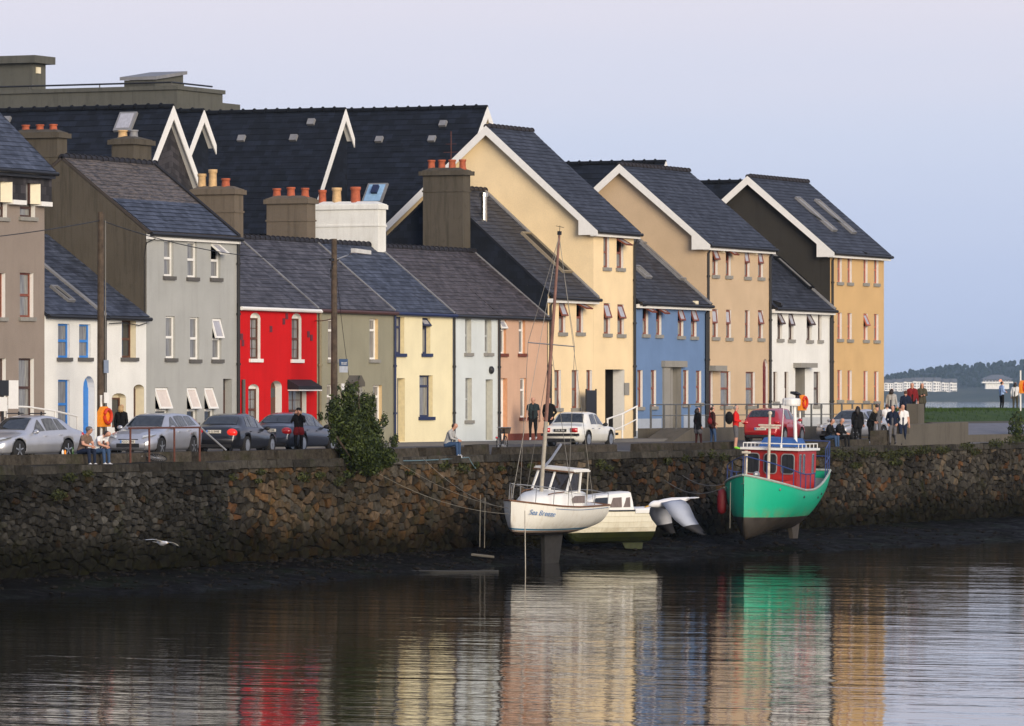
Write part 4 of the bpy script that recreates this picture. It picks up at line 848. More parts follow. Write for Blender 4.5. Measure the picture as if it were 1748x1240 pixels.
# flat roofed concrete block on the skyline
W_sky = render_wall('grey_green_concrete', (0.105, 0.105, 0.090), .7, (0.045, 0.045, 0.04)); Yc = 46
e = thing('flat_roofed_block', 'grey concrete flat roofed block with stair tower on the skyline', 'building', (onY(302, 153, Yc).x, Yc, 4.2), 'buildings behind the terrace', world=True)
P = onY(302, 153, Yc); u2 = fu(380, Yc); m = MB(); m.box((P.x, Yc, 4), (u2, Yc + 40, P.z)); m.box((P.x - .12, Yc - .12, P.z), (u2 + .12, Yc + 40, P.z + .22)); m.build('wall', W_sky, e)
m = MB(); z2 = onY(400, 178, Yc + 2).z; m.box((u2 + .01, Yc + 2, 4), (fu(410, Yc + 2), Yc + 20, z2)); m.build('lower_wall', W_sky, e)
# stair tower
ut = P.x + 1.5; pt = onU(55, 108, ut); pr = onY(78, 108, pt.y); m = MB(); m.box((ut, pt.y, P.z), (pr.x, pt.y + 7, pt.z)); m.box((ut - .4, pt.y - .4, pt.z), (pr.x + .4, pt.y + 7.4, pt.z + .42)); t = m.build('stair_tower', W_sky, e)
m = MB(); q_ = onU(66, 114, ut); m.box((ut + .4, pt.y - .1, pt.z - .55), (ut + .8, pt.y - .002, pt.z - .2)); sub(t, m, 'lamp', M_cream_reveal).matrix_parent_inverse = Matrix.Identity(4)
# sloped rooflight housing
us = P.x + .6; p1, p2, p3 = onU(212, 148, us), onU(264, 148, us), onU(292, 130, us)
m = MB(); a, b_ = p2.y, p1.y; w = 3.4; zt0, zt1 = onU(240, 137, us).z, onU(292, 121, us).z; m.prism([(us, a, P.z + .2), (us, b_, P.z + .2), (us, b_, zt0), (us, a, zt0)], (w, 0, 0)); m.prism([(us + .3, a + .01, zt0), (us + w - .1, a + .01, zt0), (us + w - .1, a + .01, zt1)], (0, b_ - a - .02, 0)); m.loft([[(us - .15, a - .2, zt0), (us - .15, b_ + .2, zt0), (us - .15, b_ + .2, zt0 + .18), (us - .15, a - .2, zt0 + .18)], [(us + w, a - .2, zt1), (us + w, b_ + .2, zt1), (us + w, b_ + .2, zt1 + .18), (us + w, a - .2, zt1 + .18)]], 1); m.build('roof_light_housing', [W_sky, M_lead], e)
m = MB(); zr_ = P.z + .42; m.tube([(P.x + .3, Yc + 38, zr_), (P.x + .3, Yc + .5, zr_)], .05, 5); m.tube([(P.x + .3, Yc + .5, zr_), (u2 - .3, Yc + .5, zr_)], .05, 5)
for k in range(9): m.tube([(P.x + .3, Yc + .5 + k * 4.5, P.z), (P.x + .3, Yc + .5 + k * 4.5, zr_)], .035, 5)
m.build('roof_rail', M_black, e)

# ------------------------------------------------------------------ far shore across the bay
FD = 6000
def far(x, d, z): q = CAM + (FWD + RGT * ((x - PX0) / FPX)) * d; q.z = z; return q
prof = [(1420, 652), (1480, 648), (1508, 640), (1530, 633), (1560, 628), (1590, 624), (1620, 621), (1650, 619), (1690, 616), (1730, 613), (1790, 611), (1900, 610), (2100, 618), (2500, 640)]
xs_, ys_ = zip(*prof)
mb = MB(); idx = []; nx = 260
for i in range(nx + 1):
    x = 1380 + (2500 - 1380) * i / nx; top = (HORIZON - np.interp(x, xs_, ys_)) / FPX * 6900; row = []
    for j in range(15):
        f = j / 14; d = 5850 + 1150 * f; z = (-1 if j == 0 else 4 + 9 * min(1, f * 5) + max(0, top - 13) * max(0, (f - .25) / .65) ** .9 if f < .9 else top * (1 - (f - .9) * 2))
        if f > .45: z += 3.0 * mnoise.noise(Vector((x * .22, f * 9, 2))) + 2.0 * mnoise.noise(Vector((x * .7, f * 20, 5)))
        elif f > .02: z += 1.8 * mnoise.noise(Vector((x * .12, f * 12, 8)))
        row.append(mb.vert(far(x, d, z)))
    idx.append(row)
for i in range(nx):
    for j in range(14): mb.face((idx[i][j], idx[i + 1][j], idx[i + 1][j + 1], idx[i][j + 1]), 0 if j > 3 else 1)
mw_, mf_ = grass_mat('far_woods', (0.006, 0.014, 0.013), (0.016, 0.030, 0.024)), grass_mat('far_fields', (0.010, 0.024, 0.018), (0.075, 0.080, 0.05))
for q in (mw_, mf_): [setattr(n_.inputs['Scale'], 'default_value', .012) for n_ in q.node_tree.nodes if n_.type == 'TEX_NOISE']
o = mb.build('hill', [mw_, mf_], smooth=True); o['kind'] = 'structure'
# trees standing up along the skyline of the hill
rr = random.Random(9); mb = MB()
for k in range(900):
    x = rr.uniform(1490, 1860); f = rr.uniform(.30, .97); d = 5850 + 1150 * f; top = (HORIZON - np.interp(x, xs_, ys_)) / FPX * 6900; z = 13 + max(0, top - 13) * max(0, (min(f, .9) - .25) / .65) ** .9
    h = rr.uniform(2, 5.5); p = far(x, d, z); mb.blob((p.x, p.y, p.z + h * .3), (h * .55, h * .55, h * rr.uniform(.6, .95)), 6, 4)
tag(mb.build('far_trees', MATS['far_woods']), 'dark far off wood covering the hill across the bay', 'wood', kind='stuff')
Wfar = plain('far_white_wall', (0.80, 0.79, 0.75), .9); Rfar = plain('far_slate', (0.10, 0.105, 0.12), .9); Gfar = plain('far_glass', (0.10, 0.10, 0.12), .4)
units = [(1508, 1524, 641, 654), (1525, 1540, 640, 655), (1541, 1556, 639, 654), (1557, 1573, 638, 654), (1574, 1590, 638, 655), (1591, 1605, 638, 655), (1606, 1619, 640, 656), (1620, 1633, 640, 657)]
words = ['first', 'second', 'third', 'fourth', 'fifth', 'sixth', 'seventh', 'eighth']
for k, (xa, xb, yt, yb) in enumerate(units):
    d0 = FD + 30; za, zb = (HORIZON - yb) / FPX * d0 - 3, (HORIZON - yt) / FPX * d0; L_, R_ = far(xa, d0, za), far(xb, d0, za); W_ = (R_ - L_).length + .4
    e = thing('seaside_apartment', f'far white apartment block on the opposite shore, {words[k]} of the row from the ochre house', 'building', L_, 'white apartments across the bay', rotz=math.atan2(R_.y - L_.y, R_.x - L_.x))
    m = MB(); hgt = zb - za; m.box((0, 0, 0), (W_, 10, hgt * .8)); m.box((W_ * .1, -1.2, 0), (W_ * .42, 0, hgt * .82)); m.build('wall', Wfar, e)
    m = MB(); m.prism([(-.3, -.8, hgt * .8), (-.3, 10.5, hgt * .8), (-.3, 8, hgt * 1.12), (-.3, 2.5, hgt * 1.12)][::-1], (W_ + .6, 0, 0)); m.prism([(W_ * .08, -1.5, hgt * .82), (W_ * .44, -1.5, hgt * .82), (W_ * .26, -1.5, hgt * 1.08)], (0, 4, 0)); m.build('roof', Rfar, e)
    for fl in range(3):
        for c_ in range(4):
            fx = (.16, .30, .56, .80)[c_]; m = MB(); yy = -1.26 if c_ < 2 else -.06; m.box((W_ * fx, yy, hgt * (.10 + .23 * fl)), (W_ * fx + 1.2, yy + .05, hgt * (.10 + .23 * fl) + 1.7)); m.build('window', Gfar, e)
d0 = FD + 60; za = (HORIZON - 652) / FPX * d0; L_, R_ = far(1676, d0, za - 2), far(1729, d0, za - 2); W_ = (R_ - L_).length
e = thing('shore_pavilion', 'low white building with wide hipped roof on the wooded far shore', 'building', L_, rotz=math.atan2(R_.y - L_.y, R_.x - L_.x)); m = MB(); m.box((W_ * .12, 0, 0), (W_ * .88, 12, 10)); m.box((0, -3, 6.5), (W_, 14, 8.2)); m.build('wall', Wfar, e)
m = MB(); m.loft([[(-1, -4, 11), (W_ + 1, -4, 11), (W_ + 1, 15, 11), (-1, 15, 11)], [(W_ * .35, 4, 16), (W_ * .65, 4, 16), (W_ * .65, 7, 16), (W_ * .35, 7, 16)]]); m.build('roof', Rfar, e)
for k in range(9): m = MB(); m.box((W_ * (.03 + .106 * k), -3.06, 8.3), (W_ * (.03 + .106 * k) + 2.4, -2.9, 10.9)); m.build('window', Gfar if k != 5 else glow('painted_sunset_glint', (1.0, 0.32, 0.10), 1.2, (0.5, 0.2, 0.1)), e)  # one pane's emission is painted in as a sunset glint, no lamp inside

# evening haze over the bay
hz = MB(); hz.box((-1400, -3000, -2), (8200, 6200, 75))
hm = bpy.data.materials.new('evening_haze'); hm.use_nodes = True; hn = hm.node_tree; hn.nodes.clear(); hv = N(hn, 'ShaderNodeVolumePrincipled'); hv.inputs['Color'].default_value = (0.60, 0.80, 1.0, 1); hv.inputs['Density'].default_value = 5e-5; hv.inputs['Anisotropy'].default_value = 0.1
hout = N(hn, 'ShaderNodeOutputMaterial'); hn.links.new(hv.outputs[0], hout.inputs['Volume'])
ho = hz.build('haze', hm); tag(ho, 'thin blue evening haze over the bay and far shore', 'haze', kind='stuff')
# ------------------------------------------------------------------ cars
def paint(name, c, metal=.3):
    m, nt, b = base_mat(name); v = mapping(nt); n = noise(nt, 3, 3, v)
    L(nt, mixc(nt, rampf(nt, n.outputs['Fac'], .3, .7), tuple(x * .93 for x in c), tuple(x * 1.05 for x in c)), b.inputs['Base Color'])
    b.inputs['Roughness'].default_value = .32; b.inputs['Metallic'].default_value = metal; b.inputs['Coat Weight'].default_value = .7; b.inputs['Coat Roughness'].default_value = .05; return m
M_tyre = plain('tyre_rubber', (0.012, 0.012, 0.013), .9); M_alloy = plain('alloy_rim', (0.46, 0.47, 0.48), .3, .8); M_carglass = glassy('car_glass', (0.010, 0.014, 0.017), .04, (0.03, 0.036, 0.04)); M_carglass2 = glassy('car_side_glass', (0.12, 0.125, 0.12), .06, (0.06, 0.06, 0.06))
M_trim = plain('black_trim', (0.010, 0.010, 0.011), .6); M_tail = plain('tail_lamp_red', (0.42, 0.010, 0.012), .18, coat=.8); M_brake = glow('lit_tail_lamp', (1.0, 0.05, 0.02), .38, (0.5, 0.01, 0.01)); M_headl = plain('headlamp_lens', (0.50, 0.53, 0.56), .12, .2, coat=.8); M_chrome = plain('chrome', (0.62, 0.62, 0.62), .15, 1.0)
M_plate = plain('number_plate_white', (0.66, 0.63, 0.56), .5); M_platey = plain('number_plate_black', (0.012, 0.012, 0.012), .5); M_ink = plain('black_lettering', (0.01, 0.01, 0.012), .6); M_silver_ink = plain('silver_lettering', (0.62, 0.62, 0.60), .5)
def wheel_meshes():
    t = MB(); t.lathe([(.20, -.095), (.29, -.10), (.315, -.085), (.32, 0), (.315, .085), (.29, .10), (.20, .095)], n=22, M=Matrix.Rotation(R(90), 4, 'X'))
    r = MB(); r.lathe([(.03, -.055), (.205, -.06), (.215, -.09), (.222, -.09), (.222, .09), (.19, .09), (.03, .06)], n=22, M=Matrix.Rotation(R(90), 4, 'X'), m=1)
    r.lathe([(.222, -.097), (.198, -.097), (.198, -.07), (.222, -.06)], n=22, M=Matrix.Rotation(R(-90), 4, 'X'))
    for k in range(5):
        for s in (-1, 1):
            M_ = Matrix.Rotation(2 * math.pi * k / 5, 4, 'Y'); r.box((-.022, s * .062, .03), (.022, s * .098, .205), 0, M_)
        r.box((-.05, -.1, -.05), (.05, .1, .05), 0, Matrix.Rotation(k, 4, 'Y'))
    return t.mesh('tyre', M_tyre, True), r.mesh('rim', [M_alloy, M_trim])
TYRE, RIM = wheel_meshes()
PROF = {
 'sedan': dict(top=[(0, .52), (.012, .60), (.06, .72), (.16, .80), (.285, .90), (.33, 1.02), (.42, 1.33), (.46, 1.40), (.58, 1.455), (.70, 1.41), (.76, 1.33), (.855, 1.07), (.90, 1.02), (.965, .985), (.988, .90), (1, .55)],
    belt=[(0, .48), (.03, .60), (.10, .70), (.30, .84), (.5, .89), (.8, .95), (.95, .93), (.985, .84), (1, .5)], ws=(.31, .445), rw=(.735, .865), side=[(.345, .50, .465, .455), (.515, .655, .635, .51), (.665, .765, .70, .65)], wb=(.19, .765)),
 'estate': dict(top=[(0, .50), (.012, .60), (.05, .74), (.15, .86), (.26, .94), (.30, 1.03), (.40, 1.34), (.45, 1.42), (.58, 1.47), (.78, 1.44), (.88, 1.36), (.945, 1.18), (.975, 1.0), (.99, .85), (1, .5)],
    belt=[(0, .46), (.03, .60), (.10, .74), (.30, .90), (.5, .94), (.8, 1.0), (.95, 1.02), (.985, .86), (1, .48)], ws=(.285, .43), rw=(.90, .96), side=[(.33, .50, .47, .44), (.515, .68, .665, .505), (.70, .86, .80, .685)], wb=(.185, .775)),
 'hatch': dict(top=[(0, .50), (.012, .60), (.06, .74), (.17, .85), (.26, .95), (.30, 1.04), (.41, 1.38), (.46, 1.46), (.60, 1.50), (.80, 1.46), (.88, 1.38), (.95, 1.10), (.975, 1.0), (.99, .85), (1, .45)],
    belt=[(0, .46), (.03, .62), (.10, .74), (.30, .90), (.5, .94), (.8, .98), (.95, .99), (.985, .84), (1, .44)], ws=(.285, .43), rw=(.865, .955), side=[(.33, .54, .51, .44), (.555, .73, .70, .545)], wb=(.195, .80)),
 'classic': dict(top=[(0, .55), (.008, .66), (.03, .76), (.10, .80), (.26, .86), (.33, .90), (.365, 1.02), (.43, 1.31), (.46, 1.36), (.58, 1.40), (.68, 1.37), (.715, 1.30), (.785, 1.00), (.82, .92), (.96, .86), (.985, .80), (1, .52)],
    belt=[(0, .50), (.03, .70), (.10, .76), (.30, .82), (.5, .85), (.8, .86), (.95, .80), (.985, .74), (1, .5)], ws=(.345, .445), rw=(.70, .80), side=[(.365, .53, .52, .445), (.545, .69, .655, .54)], wb=(.20, .77)),
}
def car(name, label, kind, L_, W_, H_, body, xc, Y, alpha, away, ground, plate=None, rear=None, lit=False, group='cars parked along the quay', pl_mat=None, tail='box'):
    P = PROF[kind]; hs = H_ / (1.47 if kind != 'classic' else 1.40); n = 72; ts = np.concatenate([np.linspace(0, .06, 9), np.linspace(.07, .93, 54), np.linspace(.94, 1, 9)])
    def curve(tab, sm=2):
        a, b = zip(*tab); fine = np.linspace(0, 1, 401); v = np.interp(fine, a, b); k = np.hanning(2 * sm * 2 + 3)[1:-1]; k /= k.sum(); pad = len(k) // 2
        vp = np.concatenate([np.full(pad, v[0]), v, np.full(pad, v[-1])]); return lambda t: np.interp(t, fine, np.convolve(vp, k, 'valid'))
    top = curve(P['top'], 3); belt = curve(P['belt'], 4); hw = W_ / 2
    wb = curve([(0, hw * .66), (.015, hw * .80), (.05, hw * .92), (.12, hw * .985), (.3, hw), (.75, hw), (.92, hw * .95), (.985, hw * .86), (1, hw * .76)], 4)
    zlow = curve([(0, .30), (.03, .21), (.12, .19), (.88, .20), (.97, .26), (1, .34)], 4)
    def wt(t):
        g = max(0.0, min(1.0, (float(top(t)) - float(belt(t)) - .08) / .38)); return float(wb(t)) * (.86 - .19 * g) if kind != 'classic' else float(wb(t)) * (.88 - .17 * g)
    X = lambda t: L_ * (.5 - t)
    def S(t): return float(wb(t)) * .955, float(belt(t)) * hs
    def T(t):
        z = float(top(t)) * hs; zb = S(t)[1]; return wt(t), max(z - .045, zb + .004)
    rings = []
    for t in ts:
        w = float(wb(t)); zl = float(zlow(t)); (sy, sz), (ty, tz) = S(t), T(t); zt = max(float(top(t)) * hs, tz + .008); zm = zl + (sz - zl) * .5
        half = [(0, zl), (w * .86, zl), (w * .965, zl + (sz - zl) * .16), (w, zm), (w * .992, zl + (sz - zl) * .80), (sy, sz)] + [(sy + (ty - sy) * v, sz + (tz - sz) * v) for v in (.5, 1)] + [(ty * .82, zt - .010), (ty * .4, zt)]
        rings.append([(X(t), y, z) for y, z in half] + [(X(t), -y, z) for y, z in half[:0:-1]])
    m = MB(); m.loft(rings); me = m.mesh('body', [body, M_trim], True)
    # wheel arches cut out
    wx = [X(P['wb'][0]), X(P['wb'][1])]; rw_ = .318
    cut = MB()
    for x in wx:
        for s in (-1, 1): cut.lathe([(.375, 0), (.375, .6)], (x, s * (hw - .27), rw_ + .01), 24, 1, Matrix.Rotation(R(-90 * s), 4, 'X'))
    cm = cut.mesh('cutter', [body, M_trim]); bo = bpy.data.objects.new('b', me); cu = bpy.data.objects.new('c', cm); COL.objects.link(bo); COL.objects.link(cu)
    md = bo.modifiers.new('b', 'BOOLEAN'); md.operation = 'DIFFERENCE'; md.solver = 'EXACT'; md.object = cu
    dg = bpy.context.evaluated_depsgraph_get(); me2 = bpy.data.meshes.new_from_object(bo.evaluated_get(dg)); bpy.data.objects.remove(bo); bpy.data.objects.remove(cu)
    if len(me2.polygons) < 200: me2 = me
    me2.name = 'body'
    d = view_dir(xc, alpha); d = d if away else -d; c = onY(xc, HORIZON, Y); rot = math.atan2(d.y, d.x)
    e = thing(name, label, 'car', (c.x, c.y, ground), group, rotz=rot)
    link('body', me2, e)
    for x in wx:
        for s in (-1, 1):
            w = bpy.data.objects.new('wheel', None); COL.objects.link(w); w.parent = e; w.location = (x, s * (hw - .105), rw_); link('tyre', TYRE, w); link('rim', RIM, w)
    def patch(nm, f, nu_, nv, mat, par=e):
        g = MB(); idx = [[g.vert(f(i / nu_, j / nv)) for j in range(nv + 1)] for i in range(nu_ + 1)]
        for i in range(nu_):
            for j in range(nv): g.face((idx[i][j], idx[i + 1][j], idx[i + 1][j + 1], idx[i][j + 1]))
        return g.build(nm, mat, par, smooth=True)
    for (ta, tb, tc_, td) in P['side']:
        for s in (-1, 1):
            def f(a, b, s=s):
                t = (ta + (tb - ta) * a) * (1 - b) + (td + (tc_ - td) * a) * b; v = .10 + .80 * b; (sy, sz), (ty, tz) = S(t), T(t); return (X(t), s * (sy + (ty - sy) * v + .008), sz + (tz - sz) * v + .003)
            patch('side_window', f, 6, 3, M_carglass2)
    for nm, (ta, tb), fr in (('windscreen', P['ws'], 1), ('rear_window', P['rw'], -1)):
        def f(a, b):
            t = ta + (tb - ta) * (.06 + .88 * b); y = (a * 2 - 1) * wt(t) * .86; z = float(top(t)) * hs - .010 * (abs(a * 2 - 1)) ** 2 - (.012 if abs(a * 2 - 1) > .8 else 0); return (X(t) + fr * .016, y, z + .016)
        patch(nm, f, 8, 7, M_carglass)
    # lamps, bumpers, plates, mirrors
    xf, xr = X(0), X(1); zf = float(belt(.05)) * hs
    for s in (-1, 1):
        q = MB()
        if kind == 'classic':
            for yy in (.40, .58): q.lathe([(.02, 0), (.085, 0), (.085, .05), (.02, .06)], (xf - .04, s * yy, zf - .06), 12, M=Matrix.Rotation(R(90), 4, 'Y'))
        else:
            A = [(xf - .10, s * hw * .52, zf - .02), (xf - .30, s * hw * .90, zf + .07), (xf - .52, s * hw * .93, zf + .10), (xf - .30, s * hw * .74, zf + .10), (xf - .16, s * hw * .55, zf + .06)]
            B = [(p[0] + .05, p[1] + s * .03, p[2] + .012) for p in A]; q.loft([[(p[0] - .1, p[1] - s * .06, p[2]) for p in A], B] if s > 0 else [[(p[0] - .1, p[1] - s * .06, p[2]) for p in A][::-1], B[::-1]])
        q.build('headlight', M_headl, e)
        q = MB(); zr_ = float(belt(.95)) * hs
        if tail == 'classic': q.box((xr + .06, s * hw * .52, zr_ - .20), (xr - .012, s * hw * .86, zr_ - .03))
        elif tail == 'hatch': q.blob((xr + .12, s * hw * .80, zr_ - .10), (.12, .16, .09), 10, 6)
        else: q.blob((xr + .13, s * hw * .70, zr_ - .15), (.135, .21, .15), 12, 8)
        q.build('tail_light', M_brake if lit else M_tail, e, smooth=True)
        q = MB(); q.blob((X(P['ws'][0] + .05), s * (hw + .07), S(.36)[1] + .06), (.06, .11, .075), 8, 6); q.box((X(P['ws'][0] + .05) - .02, s * (hw - .08), S(.36)[1] + .01), (X(P['ws'][0] + .05) + .02, s * (hw + .03), S(.36)[1] + .05)); q.build('mirror', M_trim if kind == 'classic' or 'dark' in name else body, e, smooth=True)
        for tt in ((.50, .68) if kind != 'classic' else (.52, .68)):
            q = MB(); q.box((X(tt) - .09, s * (float(wb(tt)) * .985), S(tt)[1] - .13), (X(tt) + .09, s * (float(wb(tt)) + .025), S(tt)[1] - .10)); q.build('door_handle', M_chrome if kind == 'classic' else body, e)
    q = MB(); 
    if kind == 'classic':
        for xx, sg in ((xf, 1), (xr, -1)): q.box((xx - sg * .06, -hw * .94, .46), (xx + sg * .07, hw * .94, .56)); q.box((xx - sg * .2, -hw * .7, .24), (xx + sg * .002, hw * .7, .36), 1)
        q.build('bumper', [M_trim, M_trim], e)
    else:
        q.box((xf - .12, -hw * .46, .30), (xf + .006, hw * .46, .44)); q.build('lower_grille', M_trim, e)
        q = MB(); q.box((xf - .10, -hw * .40, zf - .13), (xf - .035 if kind == 'estate' else xf + .0, hw * .40, zf - .05)); q.build('grille', M_trim, e); q = MB(); q.box((xf - .12, -.07, zf - .11), (xf + .012, .07, zf - .07)); q.build('badge', M_chrome, e)
        q = MB(); q.box((xr + .14, -hw * .72, .25), (xr - .004, hw * .72, .36)); q.build('rear_valance', M_trim, e)
    for txt, xx, sg, zz in ((plate, xf, 1, .50 if kind != 'classic' else .45), (rear, xr, -1, (.80 if kind in ('sedan',) else .62))):
        if not txt: continue
        if kind == 'classic': zz = .68
        q = MB(); q.box((xx - sg * .05, -.26, zz - .055), (xx + sg * (.03 if sg > 0 else .025), .26, zz + .055)); pl = q.build('number_plate', pl_mat or M_plate, e)
        tm = text_mesh(txt, .10, .002); tm.materials.append(M_silver_ink if pl_mat else M_ink); to = link('plate_lettering', tm, pl); to.matrix_local = Matrix.Translation((xx + sg * .034, 0, zz)) @ Matrix.Rotation(R(90) if sg > 0 else R(-90), 4, 'Z') @ Matrix.Rotation(R(90), 4, 'X')
        if not pl_mat: q = MB(); q.box((xx + sg * .026, -.255 * sg, zz - .05), (xx + sg * .0335, -.21 * sg, zz + .05)); sub(pl, q, 'plate_band', M_bluepaint)
    return e
RZ_ = lambda Y: road_z(Y) + .006
SILV = paint('silver_car_paint', (0.50, 0.51, 0.54), .55); e1 = car('silver_saloon', 'silver saloon car parked side on at the near end of the quay', 'sedan', 4.68, 1.75, 1.46, SILV, 42, -7.0, R(36), False, RZ_(-7.0), plate='01-G-4417')
e2 = car('silver_estate', 'silver grey estate car facing the camera, behind the rusty railing', 'estate', 4.77, 1.81, 1.47, paint('silver_blue_car_paint', (0.44, 0.45, 0.485), .55), 265, -6.6, R(23), False, RZ_(-6.6), plate='142-D-2388')
e3 = car('dark_saloon', 'black saloon car seen from behind with glowing tail light', 'sedan', 4.48, 1.80, 1.45, paint('black_car_paint', (0.012, 0.013, 0.017), .2), 402, -6.4, R(20), True, RZ_(-6.4), rear='05-G-3448', lit=True)
e4 = car('dark_blue_saloon', 'dark blue grey saloon car parked in front of the red house', 'sedan', 4.75, 1.80, 1.46, paint('slate_blue_car_paint', (0.055, 0.065, 0.09), .5), 503, -5.6, R(23), True, RZ_(-5.6), rear='06-D-2258')
e5 = car('classic_saloon', 'white classic saloon car with black number plate, parked by the cream house', 'classic', 4.62, 1.69, 1.42, paint('white_car_paint', (0.74, 0.73, 0.66), 0), 990, -6.6, R(20), True, RZ_(-6.6), rear='70 IK 966', pl_mat=M_platey, tail='classic')
e6 = car('red_hatchback', 'red hatchback car parked behind the green fishing boat', 'hatch', 4.2, 1.78, 1.50, paint('red_car_paint', (0.34, 0.008, 0.012), .1), 1322, -6.4, R(17), True, RZ_(-6.4), rear='06-G-8842', tail='hatch')
e7 = car('silver_saloon', 'silver saloon car parked in front of the ochre house at the far end', 'sedan', 4.55, 1.77, 1.45, SILV, 1458, -5.2, R(30), False, RZ_(-5.2), plate='03-D-5170')
# a bicycle rack sits on the first car's roof
m = MB()
for s in (-.45, .45): m.tube([(-.55, s, 1.50), (.35, s, 1.50)], .02, 5); m.tube([(-.3, s, 1.44), (-.3, s, 1.56)], .03, 5)
m.build('roof_rack', M_trim, e1)
# ------------------------------------------------------------------ people
SKIN = plain('skin', (0.50, 0.26, 0.18), .6, var=.06); M_eye = plain('eye_dark', (0.02, 0.015, 0.012), .3)
def cloth(n, c, v=.16): return plain(n, c, .9, var=v, scale=9, bmp=.2, spec=.15)
def capsule(mb, a, b, ra, rb, n=10):
    a, b = Vector(a), Vector(b); d = (b - a); ln = d.length or 1e-4; d = d / ln
    pts, rs = [], []
    for t in (-1, -.7, -.3, 0): pts.append(a + d * ra * t * .999); rs.append(ra * math.sqrt(max(0.0004, 1 - t * t)))
    for t in (0, .3, .7, 1): pts.append(b + d * rb * t * .999); rs.append(rb * math.sqrt(max(0.0004, 1 - t * t)))
    mb.tube(pts, rs, n)
def joints(pose):
    """joint places for a 1.75 m adult; x to own left, y forward, z up"""
    J = dict(pel=(0, 0, .96), spine=(0, .01, 1.16), chest=(0, .0, 1.34), neck=(0, 0, 1.50), head=(0, .02, 1.63), hipL=(.10, 0, .92), hipR=(-.10, 0, .92), shL=(.19, 0, 1.42), shR=(-.19, 0, 1.42))
    legs = dict(stand=((.12, .03, .50), (.13, -.02, .08), (-.11, .02, .50), (-.12, -.02, .08)), walk=((.10, .17, .52), (.10, .16, .10), (-.10, .04, .50), (-.10, -.27, .14)), easy=((.13, .08, .50), (.16, .10, .08), (-.10, .0, .50), (-.10, -.03, .08)))
    k = pose.get('legs', 'stand')
    if k in legs: J['knL'], J['anL'], J['knR'], J['anR'] = legs[k]
    arms = dict(down=((.26, -.03, 1.14), (.27, .05, .89), (-.26, -.03, 1.14), (-.27, .05, .89)), swing=((.25, -.13, 1.16), (.25, -.06, .92), (-.25, .08, 1.15), (-.24, .22, .95)), pockets=((.29, -.07, 1.16), (.20, .06, .96), (-.29, -.07, 1.16), (-.20, .06, .96)),
        camera=((.26, .17, 1.24), (.09, .24, 1.56), (-.26, .17, 1.24), (-.09, .24, 1.56)), hold=((.25, .0, 1.15), (.10, .22, 1.12), (-.25, .0, 1.15), (-.10, .22, 1.14)), phone=((.26, .05, 1.18), (.13, .16, 1.50), (-.26, -.03, 1.14), (-.27, .05, .89)), bag=((.26, -.03, 1.14), (.27, .05, .89), (-.25, .0, 1.16), (-.16, .20, 1.02)))
    J['elL'], J['wrL'], J['elR'], J['wrR'] = arms[pose.get('arms', 'down')]
    if pose.get('sit'):
        fold = pose.get('lean', .12)
        for k in ('spine', 'chest', 'neck', 'head', 'shL', 'shR'):
            x, y, z = J[k]; dz = z - .96; J[k] = (x, y + math.sin(fold) * dz, .96 + math.cos(fold) * dz)
        J['head'] = (0, J['head'][1] + .03 + pose.get('nod', 0) * .06, J['head'][2] - pose.get('nod', 0) * .05)
        J['knL'], J['anL'], J['knR'], J['anR'] = (.14, .42, .97), (.15, .46, .53), (-.12, .43, .97), (-.13, .44, .53)
        hx, hy = .06, .44; J['elL'], J['elR'] = (.25, J['shL'][1] + .08, 1.17), (-.25, J['shR'][1] + .08, 1.17); J['wrL'], J['wrR'] = (hx, hy, 1.10), (-hx, hy - .02, 1.10)
        J = {k: (x, y, z - .46) for k, (x, y, z) in J.items()}; J['_seat'] = (0, 0, 0)
    if pose.get('bend'):
        f = pose['bend']
        for k in ('spine', 'chest', 'neck', 'head', 'shL', 'shR', 'elL', 'elR', 'wrL', 'wrR'):
            x, y, z = J[k]; dz = z - .96; J[k] = (x, y * math.cos(f) + math.sin(f) * dz, .96 + math.cos(f) * dz - y * math.sin(f))
    return {k: Vector(v) for k, v in J.items()}
